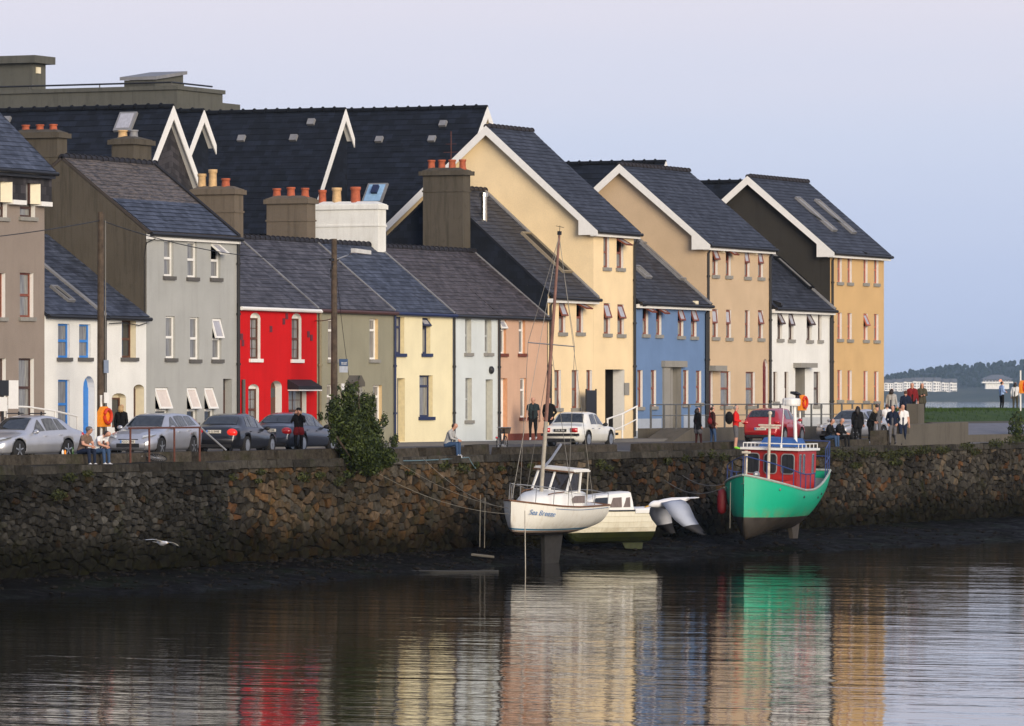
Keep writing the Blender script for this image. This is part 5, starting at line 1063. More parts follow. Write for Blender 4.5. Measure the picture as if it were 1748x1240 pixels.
def person(label, xc, Y, ground, face, top, legs, shoes, hairm, h=1.75, hair='short', pose=None, sleeves='long', trousers='long', coat=0, hat=None, skirt=None, wide=1.0, group='people on the quay'):
    pose = pose or {}; J = joints(pose); B = []
    def b(a, c, ra, rc, reg): B.append((J[a] if isinstance(a, str) else Vector(a), J[c] if isinstance(c, str) else Vector(c), ra, rc, reg))
    W_ = wide; sd = lambda s: 1 if s == 'L' else -1
    for s in 'LR':
        o = Vector((.085 * sd(s) * W_, 0, 0)); b(J['pel'] + o * .75, J['spine'] + o * .9, .115 * W_, .115 * W_, 'top' if not pose.get('tuck') else 'leg'); b(J['spine'] + o * .9, J['chest'] + o, .115 * W_, .125 * W_, 'top')
        b(J['chest'] + o, J['sh' + s] - Vector((.03 * sd(s), 0, 0)), .115, .080, 'top'); b('neck', 'sh' + s, .055, .07, 'top')
        b('sh' + s, 'el' + s, .066 * W_, .050, 'top'); b('el' + s, 'wr' + s, .048, .036, 'top' if sleeves == 'long' else 'skin')
        b(J['hip' + s], 'kn' + s, .098 * W_, .068, 'leg'); b('kn' + s, 'an' + s, .062, .047, 'leg' if trousers == 'long' else 'skin')
        f = Vector((0, .15, -.045)); b('an' + s, J['an' + s] + f, .05, .042, 'shoe')
    b('pel', 'spine', .12 * W_, .12, 'leg'); b('neck', 'head', .058, .058, 'skin')
    hd = J['head']; up = (J['head'] - J['neck']).normalized(); b(hd - up * .045 + Vector((0, .012, 0)), hd + up * .055, .074, .088, 'skin'); b(hd + Vector((0, .095, -.012)), hd + Vector((0, .10, -.03)), .014, .018, 'skin')
    if coat:
        for s in 'LR': b(J['pel'] + Vector((.07 * sd(s), 0, .05)), J['hip' + s].lerp(J['kn' + s], coat) + Vector((0, -.01, 0)), .14, .135, 'top')
    if skirt: 
        for s in 'LR': b(J['pel'] + Vector((.06 * sd(s), 0, 0)), J['hip' + s].lerp(J['kn' + s], skirt[0]), .14, .13, 'skirt')
    m = MB()
    for a, c, ra, rc, reg in B: capsule(m, a, c, ra, rc)
    me = m.mesh('tmp', []); o = bpy.data.objects.new('tmp', me); COL.objects.link(o)
    r = o.modifiers.new('r', 'REMESH'); r.mode = 'VOXEL'; r.voxel_size = .024; s_ = o.modifiers.new('s', 'SMOOTH'); s_.iterations = 3; s_.factor = .5
    dg = bpy.context.evaluated_depsgraph_get(); me2 = bpy.data.meshes.new_from_object(o.evaluated_get(dg)); bpy.data.objects.remove(o)
    regs = ['skin', 'top', 'leg', 'shoe', 'skirt']; mats = [SKIN, top, legs, shoes, skirt[1] if skirt else legs]
    co_ = np.array([p.center for p in me2.polygons]); best = np.full(len(co_), 1e9); reg_i = np.zeros(len(co_), int)
    for a, c, ra, rc, reg in B:
        A = np.array(a); D = np.array(c) - A; t = np.clip(((co_ - A) @ D) / max(1e-9, D @ D), 0, 1); dist = np.linalg.norm(co_ - A - t[:, None] * D, axis=1) - (ra + (rc - ra) * t)
        if sleeves == 'short' and reg == 'top' and False: pass
        k = dist < best; best[k] = dist[k]; reg_i[k] = regs.index(reg)
    if sleeves == 'short':
        for s in 'LR':
            A, D = np.array(J['sh' + s]), np.array(J['el' + s] - J['sh' + s]); t = ((co_ - A) @ D) / (D @ D); dist = np.linalg.norm(co_ - A - np.clip(t, 0, 1.1)[:, None] * D, axis=1); k = (t > .62) & (dist < .085); reg_i[k] = 0
    # hands with palm, four fingers and a thumb; eyes
    hm = MB()
    for s in 'LR':
        w, el = J['wr' + s], J['el' + s]; d = (w - el).normalized(); side = d.cross(Vector((0, 1, .3))).normalized(); nrm = side.cross(d)
        hm.tube([w - d * .01, w + d * .05, w + d * .095], [.030, .040, .036], 7)
        for k, ln in enumerate((.062, .074, .070, .054)):
            q = w + d * .088 + side * (.026 - .0175 * k); hm.tube([q, q + d * ln * .5 + nrm * .006, q + d * ln * .85 + nrm * .024], [.0095, .0088, .0065], 5)
        q = w + d * .03 + side * .036; hm.tube([q, q + d * .035 + side * .022, q + d * .068 + side * .026 + nrm * .012], [.012, .011, .008], 5)
    ev = MB()
    for s in (-1, 1): ev.blob(hd + Vector((s * .032, .084, .018)), .011, 6, 4)
    i0 = len(me2.vertices); vs = [tuple(v.co) for v in me2.vertices]; fs = [tuple(p.vertices) for p in me2.polygons]; mi = list(reg_i)
    for mm, k in ((hm, 0), (ev, 5)):
        base = len(vs); vs += mm.v; fs += [tuple(base + i for i in f) for f in mm.f]; mi += [k] * len(mm.f)
    me3 = bpy.data.meshes.new('person'); me3.from_pydata(vs, [], fs)
    for q in mats + [M_eye]: me3.materials.append(q)
    me3.polygons.foreach_set('material_index', mi); me3.polygons.foreach_set('use_smooth', [True] * len(fs)); me3.update()
    p = link('person', me3); k = h / 1.75; c = onY(xc, HORIZON, Y); p.location = (c.x, c.y, ground - .008 + (-.022 if pose.get('sit') else -.0)); p.scale = (k, k, k); p.rotation_euler = (0, 0, face - R(90)); tag(p, label, 'person', group)
    # hair or hat
    hb = MB(); n, kk = 14, 9; back = Vector((0, -.014, .022)); R_ = (.090, .106, .100)
    rings = []
    for j in range(kk + 1):
        t = (math.pi * .62) * j / kk; ring = []
        for i in range(n):
            a = 2 * math.pi * i / n; fwd = math.sin(a); tt = t * (.66 if fwd > .25 else (.85 if fwd > -.2 else 1.12)); ring.append(hb.vert(hd + back + Vector((R_[0] * math.sin(tt) * math.cos(a), R_[1] * math.sin(tt) * math.sin(a), R_[2] * math.cos(tt)))))
        rings.append(ring)
    for A, C in zip(rings, rings[1:]):
        for i in range(n): hb.face((A[i], C[i], C[(i + 1) % n], A[(i + 1) % n]))
    if hair == 'long':
        hb.tube([hd + Vector((0, -.07, .05)), hd + Vector((0, -.10, -.08)), hd + Vector((0, -.115, -.22)), hd + Vector((0, -.10, -.34))], [.07, .10, .095, .04], 9)
        for s in (-1, 1): hb.tube([hd + Vector((s * .07, -.02, .06)), hd + Vector((s * .098, -.01, -.06)), hd + Vector((s * .095, -.03, -.2))], [.03, .036, .02], 7)
    if hair == 'bob': hb.tube([hd + Vector((0, -.05, .06)), hd + Vector((0, -.07, -.05)), hd + Vector((0, -.07, -.14))], [.085, .115, .10], 10)
    hb.build('hair', hairm, p, smooth=True)
    if hat:
        q = MB(); q.lathe([(.112, .0), (.113, .04), (.10, .09), (.06, .12), (.01, .128)], hd + Vector((0, -.01, .035)), 14)
        if hat[0] == 'cap': q.prism([hd + Vector((x, y, .045)) for x, y in ((-.08, .07), (.08, .07), (.06, .16), (-.06, .16))], (0, 0, .012))
        q.build('hat', hat[1], p, smooth=True)
    return p
def toward(x, a=0): d = -view_dir(x, R(a)); return math.atan2(d.y, d.x)      # heading of someone facing the camera, turned
def away(x, a=0): d = view_dir(x, R(a)); return math.atan2(d.y, d.x)
RIGHT = lambda x: away(x, 90); LEFT = lambda x: away(x, -90)
BLK = cloth('black_cloth', (0.010, 0.010, 0.011)); NAVYC = cloth('navy_cloth', (0.012, 0.017, 0.035)); DENIM = cloth('blue_denim', (0.040, 0.075, 0.15)); DDEN = cloth('dark_denim', (0.015, 0.022, 0.045)); GREYC = cloth('grey_cloth', (0.11, 0.11, 0.12)); LGREY = cloth('light_grey_cloth', (0.36, 0.36, 0.35)); WHITEC = cloth('white_cloth', (0.68, 0.68, 0.68), .06); BROWNC = cloth('brown_shirt', (0.16, 0.11, 0.085)); MAROON = cloth('maroon_cloth', (0.16, 0.015, 0.018)); REDH = cloth('red_hoodie', (0.58, 0.020, 0.018)); KHAKI = cloth('olive_coat', (0.060, 0.056, 0.040)); BLUESH = cloth('light_blue_shirt', (0.30, 0.42, 0.68)); TEE = cloth('dark_teal_tee', (0.022, 0.032, 0.036)); DBROWN = cloth('dark_brown_jacket', (0.045, 0.016, 0.015))
SH_W = plain('white_trainers', (0.6, 0.6, 0.62), .6); SH_B = plain('dark_shoes', (0.015, 0.013, 0.012), .5); SH_G = plain('lime_trainers', (0.20, 0.55, 0.04), .5); H_DK = plain('dark_hair', (0.014, 0.009, 0.007), .6); H_BR = plain('brown_hair', (0.055, 0.028, 0.015), .6); H_BL = plain('blond_hair', (0.40, 0.26, 0.12), .6); H_GR = plain('grey_hair', (0.25, 0.24, 0.23), .7)
SEATZ = QTOP + .40
sit = lambda **k: dict(sit=1, **k)
person('seated man in brown shirt and grey cap leaning forward on the parapet, holding a can', 139, QY + .46, QTOP - .05, R(-100), BROWNC, DDEN, SH_W, H_GR, 1.78, pose=sit(lean=.42), hat=('cap', GREYC), sleeves='short')
person('seated man in white tee shirt and pale jeans beside the man in a cap', 163, QY + .48, QTOP - .05, R(-96), WHITEC, DENIM, SH_W, H_DK, 1.76, pose=sit(lean=.55, nod=1), sleeves='short')
person('blond woman in black coat walking behind the silver estate car', 207, -3.2, RZ_(-3.2), away(207, 30), BLK, BLK, SH_B, H_BL, 1.70, hair='bob', pose=dict(legs='walk'), coat=.4)
person('woman in black cap and jacket with red hem taking a photo by the dark saloon', 510, -6.9, RZ_(-6.9), toward(510, 10), BLK, BLK, SH_B, H_BL, 1.62, hair='bob', pose=dict(arms='camera'), hat=('beanie', BLK), skirt=(.25, MAROON))
person('man in light grey hoodie and jeans sitting on the parapet facing along the quay', 763, QY + .50, QTOP - .05, R(-84), LGREY, DENIM, SH_W, H_BR, 1.78, pose=sit(lean=.38))
person('man in dark patterned tee shirt and black trousers strolling past the peach house', 910, -1.2, 4.23, toward(910, 5), TEE, BLK, SH_W, H_DK, 1.80, pose=dict(legs='walk'), sleeves='short')
person('man in black open jacket walking behind the white classic car', 937, -2.0, 4.23, toward(937, 25), BLK, DDEN, SH_W, H_BR, 1.80, pose=dict(legs='walk', arms='pockets'), coat=.15)
person('woman in black coat and grey skirt walking away from the raised walkway rail', 1191, -7.6, RZ_(-7.6), RIGHT(1191) + R(30), BLK, DBROWN, SH_B, H_DK, 1.62, hair='bob', pose=dict(legs='easy'), coat=.2, skirt=(.55, GREYC))
person('woman in dark brown jacket and jeans carrying a red bag', 1216, -7.4, RZ_(-7.4), RIGHT(1216) + R(20), DBROWN, DENIM, SH_B, H_DK, 1.64, pose=dict(legs='easy', arms='bag'), coat=.1)
person('man in bright red hoodie and grey shorts standing on the quay edge', 1256, QY + .08, QTOP, RIGHT(1256) - R(8), REDH, GREYC, SH_G, H_GR, 1.80, pose=dict(arms='hold'), trousers='short', wide=1.1)
person('seated man in black jumper with white collar on the far parapet block', 1413, QY + .5, QTOP - .05, R(-92), BLK, DENIM, SH_B, H_BR, 1.76, pose=sit(lean=.25))
person('bald seated man in black jacket beside the one with a white collar', 1431, QY + .5, QTOP - .05, R(-98), BLK, BLK, SH_B, H_GR, 1.78, pose=sit(lean=.2), wide=1.1)
person('woman with long hair in black coat standing before the far silver car', 1464, -8.0, RZ_(-8.0), away(1464, 10), BLK, BLK, SH_B, H_DK, 1.68, hair='long', coat=.3)
person('blond woman in black bending forward beside the far silver car', 1486, -8.2, RZ_(-8.2), RIGHT(1486) - R(30), BLK, BLK, SH_W, H_BL, 1.70, hair='bob', pose=dict(bend=.45, arms='hold'), coat=.1)
person('person in grey hooded top standing between the blond woman and the stone post', 1497, -6.5, RZ_(-6.5), away(1497, 20), GREYC, GREYC, SH_B, H_DK, 1.68, pose=dict(arms='pockets'))
person('man in navy zip jacket and grey trousers strolling on the quay edge', 1524, QY + .1, QTOP, toward(1524, 5), NAVYC, GREYC, SH_B, H_BR, 1.76, pose=dict(legs='walk', arms='pockets'))
person('bearded man in white tee shirt holding a phone to his ear', 1541, QY + .15, QTOP, toward(1541, -8), WHITEC, DDEN, SH_B, H_DK, 1.80, pose=dict(legs='walk', arms='phone'), sleeves='short')
person('child in white tee shirt seen from behind near the strolling men', 1514, -5.5, RZ_(-5.5), away(1514), WHITEC, BLK, SH_B, H_BR, 1.66, sleeves='short')
person('dark haired person in grey top seen from behind past the last house', 1522, -1.5, 4.7, away(1522, 20), LGREY, DDEN, SH_B, H_DK, 1.75, hair='bob')
person('man with dark rucksack seen from behind at the grass bank', 1546, -3.3, 4.6, away(1546, -10), NAVYC, DDEN, SH_B, H_BR, 1.76)
person('man in maroon jumper and grey jacket on the grass bank', 1557, -2.0, bank_z(fu(1557, -2), -2), toward(1557, -5), MAROON, BLK, SH_B, H_BR, 1.80, pose=dict(legs='easy'))
person('woman in olive coat on the grass bank with hands held together', 1574, -1.4, bank_z(fu(1574, -1.4), -1.4), toward(1574, -10), KHAKI, BLK, SH_B, H_BR, 1.68, hair='bob', pose=dict(legs='walk', arms='hold'), coat=.3)
person('man in light blue shirt standing alone on the grass bank edge', 1710, 17, bank_z(fu(1710, 17), 17) - .05, RIGHT(1710) + R(30), BLUESH, BLK, SH_B, H_DK, 1.80, pose=dict(arms='hold'))
person('person in white top beside the far lifebuoy post', 1733, 15, bank_z(fu(1733, 15), 15) - .05, away(1733, 20), WHITEC, KHAKI, SH_B, H_DK, 1.72, hair='bob')
# ------------------------------------------------------------------ boats
def hull_paint(name, top, bottom, zline, band=None, zb=0, dirt=.5):
    """hull colours change at painted lines measured up from the keel (object z)"""
    m, nt, b = base_mat(name); t = N(nt, 'ShaderNodeTexCoord'); sp = N(nt, 'ShaderNodeSeparateXYZ'); L(nt, t.outputs['Object'], sp.inputs[0])
    n = noise(nt, 2.2, 5, t.outputs['Object'], .65); vs = mapping(nt, (2.5, 2.5, .35)); st = noise(nt, 3, 4, vs, .65)
    zz = N(nt, 'ShaderNodeMath', operation='MULTIPLY_ADD'); zz.inputs[1].default_value = .02; L(nt, n.outputs['Fac'], zz.inputs[0]); L(nt, sp.outputs['Z'], zz.inputs[2])
    c = mixc(nt, rampf(nt, st.outputs['Fac'], .5, .8, 0, dirt), top, tuple(x * y for x, y in zip(top, (.62, .5, .34))))
    grime = rampf(nt, zz.outputs[0], zline + .45, zline, 0, .45); g2 = N(nt, 'ShaderNodeMath', operation='MULTIPLY'); L(nt, grime, g2.inputs[0]); L(nt, rampf(nt, n.outputs['Fac'], .4, .65), g2.inputs[1])
    c = mixc(nt, g2.outputs[0], c, (0.24, 0.17, 0.07))
    if band:
        for z0, z1, bc in band:
            a = N(nt, 'ShaderNodeMath', operation='GREATER_THAN'); a.inputs[1].default_value = z0; L(nt, sp.outputs['Z'], a.inputs[0]); d = N(nt, 'ShaderNodeMath', operation='LESS_THAN'); d.inputs[1].default_value = z1; L(nt, sp.outputs['Z'], d.inputs[0])
            q = N(nt, 'ShaderNodeMath', operation='MULTIPLY'); L(nt, a.outputs[0], q.inputs[0]); L(nt, d.outputs[0], q.inputs[1]); c = mixc(nt, q.outputs[0], c, bc)
    lt = N(nt, 'ShaderNodeMath', operation='LESS_THAN'); lt.inputs[1].default_value = zline; L(nt, zz.outputs[0], lt.inputs[0])
    bot = mixc(nt, rampf(nt, n.outputs['Fac'], .35, .7), tuple(x * .5 for x in bottom), bottom)
    L(nt, mixc(nt, lt.outputs[0], c, bot), b.inputs['Base Color']); b.inputs['Roughness'].default_value = .42; return m
class Hull:
    def __init__(s, Ln, B, zs, zk, bk, p=.62, q=1.5, full=.42, transom=.78):
        s.L, s.B, s.zs, s.zk, s.p, s.q = Ln, B, zs, zk, p, q; s.full, s.tr, s.bk = full, transom, bk
    def b(s, t):
        f = min(1, t / s.full); w = (1 - (1 - f) ** 2.1) ** .85 if t < s.full else 1 - (1 - s.tr) * ((t - s.full) / (1 - s.full)) ** 2
        return s.B / 2 * w + .015
    def x(s, t, v=1): return s.L * (.5 - t) - (1 - v) * s.bk * max(0, 1 - t * 3.2)
    def pt(s, t, v, side=1):
        """t bow to stern, v keel to sheer"""
        a = v * math.pi / 2; y = s.b(t) * math.sin(a) ** s.p; k, z1 = s.zk(t), s.zs(t)
        return Vector((s.x(t, v), side * y, k + (z1 - k) * (1 - math.cos(a)) ** (1 / s.q)))
    def mesh(s, nt_=28, nv=10, strake=0):
        m = MB(); rings = []
        for i in range(nt_ + 1):
            t = i / nt_; r = []
            for sd in (1, -1):
                pts = [s.pt(t, j / nv, sd) for j in range(nv + 1)]
                if strake: pts = [p + Vector((0, sd * strake * ((j * 1.0) % 2), 0)) for j, p in enumerate(pts)]
                r += pts[::-1] if sd > 0 else pts[1:]
            rings.append(r)
        m.loft(rings, closed=False, caps=False); m.face([m.vert(p) for p in rings[-1]]); return m
    def deck(s, dz=-.03, ins=.03):
        m = MB(); rows = []
        for i in range(29):
            t = i / 28; y = max(.01, s.b(t) - ins); z = s.zs(t) + dz; rows.append([(s.x(t), y, z), (s.x(t), 0, z + .05), (s.x(t), -y, z)])
        m.loft(rows, closed=False, caps=False); return m
    def rail(s, r=.035, dz=0, off=.0):
        m = MB()
        for sd in (1, -1): m.tube([(s.x(i / 28), sd * (s.b(i / 28) + off), s.zs(i / 28) + dz) for i in range(29)], r, 6)
        m.tube([(s.x(1), s.b(1), s.zs(1) + dz), (s.x(1), -s.b(1), s.zs(1) + dz)], r, 6); return m
def boat(name, label, xc, Y, z, alpha, heel=0):
    d = -view_dir(xc, alpha); c = onY(xc, HORIZON, Y); e = thing(name, label, 'boat', (c.x, c.y, z), 'boats resting on the mud below the quay'); e.rotation_euler = (heel, 0, math.atan2(d.y, d.x)); return e
def rot_text(par, body, size, p, q, mat, italic=True, name='lettering'):
    """lettering along p->q, facing outwards to port"""
    tm = text_mesh(body, size, .003, italic); tm.materials.append(mat); o = link(name, tm, par); xax = (Vector(q) - Vector(p)).normalized(); zax = xax.cross(Vector((0, 0, 1))).normalized(); yax = zax.cross(xax)
    M_ = Matrix((xax, yax, zax)).transposed().to_4x4(); M_.translation = (Vector(p) + Vector(q)) / 2; o.matrix_local = M_; return o
M_gel = plain('white_gelcoat', (0.72, 0.72, 0.69), .35, var=.06, scale=3); M_brownrub = plain('brown_rubbing_strake', (0.16, 0.075, 0.035), .7, var=.4); M_smoke = glassy('smoked_window', (0.13, 0.10, 0.085), .15, (0.17, 0.13, 0.11)); M_mast = plain('varnished_spar', (0.20, 0.10, 0.075), .5, var=.3, scale=4); M_mastlow = plain('weathered_spar', (0.36, 0.33, 0.27), .6, var=.25, scale=5); M_wire = plain('rigging_wire', (0.20, 0.19, 0.17), .5); M_rope = plain('pale_rope', (0.20, 0.185, 0.15), .9, var=.3)
# --- sailing cruiser
e = boat('sailing_boat', 'small white sailing boat with wheelhouse and tall leaning mast resting on mud', 936, -14.0, .98, R(33), R(-4.5)); e.scale = (.90, .96, 1)
H = Hull(5.9, 2.35, lambda t: 1.16 + .20 * max(0, 1 - t / .6) ** 1.6 + .03 * t, lambda t: .05 + .55 * max(0, 1 - t / .09) ** 2.2 + .30 * max(0, (t - .55) / .45) ** 1.6, .10, p=.58, q=1.6, full=.36)
hm_ = hull_paint('cruiser_hull', (0.74, 0.73, 0.67), (0.045, 0.030, 0.022), .24, band=((.30, .36, (0.02, 0.15, 0.28)), (.24, .28, (0.20, 0.09, 0.05))), dirt=.35)
H.mesh().build('hull', hm_, e, smooth=True); H.deck().build('deck', M_gel, e); H.rail(.035, .0).build('rubbing_strake', M_brownrub, e)
m = MB(); m.loft([[(.25, y, -1.0), (-.80, y, -1.0), (-.95, y * 1.3, .25), (.45, y * 1.3, .25)] for y in (-.07, .07)]); m.build('keel', plain('mud_grey_keel', (0.018, 0.017, 0.016), .8, var=.4), e)
def cab(m, xs, mm=0):
    """coachroof: rows of (x, half width low, half width high, z low, z high)"""
    rings = []
    for x, w0, w1, z0, z1 in xs: rings.append([(x, w0, z0), (x, (w0 + w1) / 2 + .02, (z0 + z1) / 2), (x, w1, z1 - .05), (x, w1 * .8, z1), (x, 0, z1 + .04), (x, -w1 * .8, z1), (x, -w1, z1 - .05), (x, -(w0 + w1) / 2 - .02, (z0 + z1) / 2), (x, -w0, z0)])
    m.loft(rings, mm, closed=False)
m = MB(); cab(m, [(2.05, .25, .15, 1.22, 1.28), (1.75, .50, .38, 1.2, 1.48), (1.1, .78, .64, 1.16, 1.60), (.2, .92, .80, 1.12, 1.66), (-.75, .96, .86, 1.12, 1.70), (-1.15, .96, .86, 1.12, 1.70)]); co_ = m.build('coachroof', M_gel, e, smooth=True)
for sd in (1, -1):
    m = MB(); m.prism([(-.10, sd * .93, 1.30), (-.95, sd * .955, 1.30), (-.98, sd * .915, 1.56), (-.30, sd * .895, 1.55), (-.06, sd * .90, 1.45)][::sd], (0, sd * .02, 0)); m.build('cabin_window', M_smoke, e)
    m = MB(); m.tube([(1.2, sd * .60, 1.60), (.9, sd * .66, 1.65), (.1, sd * .72, 1.70), (-.1, sd * .72, 1.66)], .02, 5); m.build('grab_rail', M_brownrub, e)
ew = thing('wheelhouse', None, None, (.42, 0, 0)); ew.parent = e; ew_parts = True
# wheelhouse: roof on posts with open lights
m = MB(); roofz = 2.42
for (xa, ya, za, xb, yb, zb, r) in [(-.25, s * .78, 1.66, -.62, s * .74, roofz, .055) for s in (1, -1)] + [(-.25, 0, 1.68, -.62, 0, roofz, .05)] + [(-1.1, s * .84, 1.66, -1.2, s * .80, roofz, .05) for s in (1, -1)]: m.tube([(xa, ya, za), (xb, yb, zb)], r, 6)
m.tube([(-.25, -.78, 1.68), (-.25, .78, 1.68)], .05, 6); m.box((-.35, -.8, 1.55), (-1.15, .8, 1.70)); m.build('wheelhouse_frame', M_gel, ew)
m = MB(); m.box((-.50, -.90, roofz), (-1.75, .90, roofz + .06)); m.box((-.52, -.86, roofz + .061), (-1.72, .86, roofz + .10)); m.box((-.47, -.92, roofz - .03), (-.50, .92, roofz + .02), 1); m.build('wheelhouse_roof', [M_gel, M_brownrub], ew)
for sd in (1, -1): m = MB(); m.tube([(-1.7, sd * .85, 1.15), (-1.68, sd * .84, roofz)], .025, 6); m.build('roof_post', M_mastlow, ew)
M_clear = glassy('wheelhouse_glass', (0.035, 0.03, 0.028), .05)
for a_, b_ in ((-.72, -.06), (.06, .72)): m = MB(); m.poly([(-.27, a_, 1.72), (-.27, b_, 1.72), (-.60, b_ * .97, roofz - .06), (-.60, a_ * .97, roofz - .06)]); m.build('windscreen', M_clear, ew)
for sd in (1, -1): m = MB(); m.poly([(-.34, sd * .80, 1.74), (-.98, sd * .83, 1.74), (-1.08, sd * .80, roofz - .08), (-.68, sd * .775, roofz - .08)]); m.build('side_light', M_clear, ew)
m = MB(); m.tube([(.75, 0, 1.62), (.73, 0, 5.0), (.70, 0, 7.5), (.66, 0, 11.0)], [.075, .07, .065, .045], 10); mo = m.build('mast', M_mast, e)
m = MB(); m.tube([(.75, 0, 1.62), (.735, 0, 4.2)], .079, 10); sub(mo, m, 'mast_foot', M_mastlow)
m = MB(); m.tube([(.72, 1.05, 7.0), (.72, -1.05, 7.0)], .022, 6); sub(mo, m, 'spreader', M_steel)
m = MB(); m.box((.58, -.05, 10.98), (.74, .05, 11.12)); m.tube([(.66, 0, 11.1), (.66, 0, 11.32)], .012, 5); m.tube([(.66, -.18, 11.3), (.66, .18, 11.26)], .01, 5); sub(mo, m, 'masthead', M_black)
m = MB(); m.tube([(.62, -.1, 2.45), (-.9, -.62, 2.80), (-2.3, -1.1, 3.25)], .05, 8); m.build('boom', M_steel, e)
m = MB()
for pts in ([(2.85, 0, 1.45), (.68, 0, 10.95)], [(-2.9, .2, 1.2), (.66, 0, 10.95)], [(.5, 1.1, 1.2), (.72, 1.05, 7.0), (.67, 0, 10.9)], [(.5, -1.1, 1.2), (.72, -1.05, 7.0), (.67, 0, 10.9)], [(.1, 1.1, 1.2), (.72, 0, 6.9)], [(.1, -1.1, 1.2), (.72, 0, 6.9)]): m.tube(pts, .011, 4)
m.build('rigging', M_wire, e)
m = MB()
for sd in (1, -1):
    m.tube([(2.75, sd * .1, 1.95), (2.2, sd * .55, 1.92), (1.3, sd * .92, 1.86)], .018, 5); m.tube([(1.3, sd * .92, 1.86), (.0, sd * 1.12, 1.66), (-1.4, sd * 1.14, 1.60), (-2.8, sd * .9, 1.64)], .009, 4)
    for x, y in ((2.6, .2), (2.1, .6), (1.3, .92), (-1.4, 1.14), (-2.8, .9)): m.tube([(x, sd * y, 1.2), (x, sd * y, 1.9 if x > 1 else 1.62)], .016, 5)
m.tube([(-2.8, .9, 1.62), (-2.9, 0, 1.66), (-2.8, -.9, 1.62)], .018, 5); m.build('guard_rail', M_steel, e)
m = MB(); m.tube([H.pt(t, .90, 1) + Vector((0, .004, 0)) for t in np.linspace(.26, .97, 20)], .012, 5); m.build('stripe', plain('blue_stripe', (0.03, 0.12, 0.28), .5), e)
p = H.pt(.075, .74, 1) + Vector((.02, .085, 0)); q = H.pt(.25, .74, 1) + Vector((.02, .085, 0)); rot_text(e, 'Sea Breeze', .26, p, q, plain('blue_lettering', (0.03, 0.14, 0.36), .5))
# --- clinker cabin boat
e = boat('clinker_boat', 'small cream clinker boat with cabin and weed stained hull behind the sailing boat', 1026, -12.3, .50, R(50), R(3))
H = Hull(4.5, 1.8, lambda t: 1.20 + .22 * max(0, 1 - t / .5) ** 1.7, lambda t: .0 + .9 * max(0, 1 - t / .18) ** 2, .3, p=.7, q=1.3)
hp = hull_paint('clinker_hull', (0.68, 0.65, 0.52), (0.026, 0.032, 0.007), .42, dirt=.4); m = MB(); 
rings = []
for i in range(29):
    t = i / 28; r = []
    for sd in (1, -1):
        pts = []
        for j in range(7):
            a, b_ = H.pt(t, j / 7, sd), H.pt(t, (j + 1) / 7, sd); k = .024 * min(1, t * 5); pts += [a + Vector((0, sd * k, 0)), b_]
        r += pts[::-1] if sd > 0 else pts
    rings.append(r)
m.loft(rings, closed=False, caps=False); m.face([m.vert(p_) for p_ in rings[-1]]); m.build('hull', hp, e); H.deck(-.05).build('deck', M_gel, e); H.rail(.035).build('rubbing_strake', M_trim, e)
m = MB(); cab(m, [(1.5, .40, .30, 1.25, 1.42), (1.1, .66, .52, 1.2, 1.62), (.6, .78, .62, 1.18, 1.82), (-.5, .82, .66, 1.18, 1.92), (-1.0, .82, .66, 1.18, 1.94)]); m.build('cabin', M_gel, e)
for xa, xb, mm in ((1.0, .30, M_glass), (.15, -.40, M_smoke), (-.50, -.82, M_smoke)):
    for sd in (1, -1): m = MB(); m.prism([(xa, sd * .775, 1.34), (xb, sd * .80, 1.34), (xb - .06, sd * .73, 1.72), (xa - .22, sd * .71, 1.70)][::sd], (0, sd * .03, 0)); m.build('cabin_window', mm, e)
m = MB(); cab(m, [(-1.0, .92, .90, 1.1, 1.32), (-2.4, .80, .78, 1.1, 1.34)]); m.build('cockpit_coaming', M_gel, e)
m = MB(); m.loft([[(-1.2, y, -.25), (-2.0, y, -.25), (-2.1, y, .2), (-.9, y, .2)] for y in (-.04, .04)]); m.build('skeg', plain('weedy_skeg', (0.022, 0.028, 0.006), .8, var=.5), e)
# --- fishing boat
e = boat('fishing_boat', 'green hulled fishing boat with red wheelhouse resting on the mud', 1319, -15.2, .42, R(18), R(-1.5)); e.scale = (.96, .95, 1)
zs = lambda t: 2.02 + .60 * max(0, 1 - t / .45) ** 1.6 + .72 * max(0, (t - .55) / .45) ** 1.6
H = Hull(8.0, 3.1, zs, lambda t: .06 + .9 * max(0, 1 - t / .05) ** 2.5 + .28 * min(1, max(0, (t - .08) / .3)) + .70 * max(0, (t - .6) / .4) ** 1.5, .12, p=.60, q=1.7, full=.36, transom=.74)
hm_ = hull_paint('green_hull', (0.008, 0.38, 0.22), (0.050, 0.042, 0.034), .98, dirt=.16); H.mesh().build('hull', hm_, e, smooth=True); H.deck(-.35, .06).build('deck', plain('grey_deck', (0.22, 0.22, 0.20), .8, var=.3), e); H.rail(.05).build('capping_rail', plain('pale_green_grey_cap', (0.32, 0.36, 0.33), .6, var=.25), e)
m = MB(); m.loft([[(-2.5, y, .0), (-3.1, y, .0), (-3.4, y, .95), (-2.2, y, .55)] for y in (-.09, .09)]); m.build('keel', plain('bare_keel', (0.045, 0.038, 0.032), .8, var=.4), e)
M_redb = plain('red_boat_paint', (0.36, 0.014, 0.010), .5, var=.2, scale=3)
wh = MB(); wz0, wz1 = 1.7, 3.55; fx, bx = .55, -2.0; wh.loft([[(fx, -1.14, wz0), (fx, 1.14, wz0), (bx, 1.14, wz0), (bx, -1.14, wz0)], [(fx - .06, -1.16, wz1), (fx - .06, 1.16, wz1), (bx, 1.16, wz1), (bx, -1.16, wz1)]]); wh.build('wheelhouse', M_redb, e)
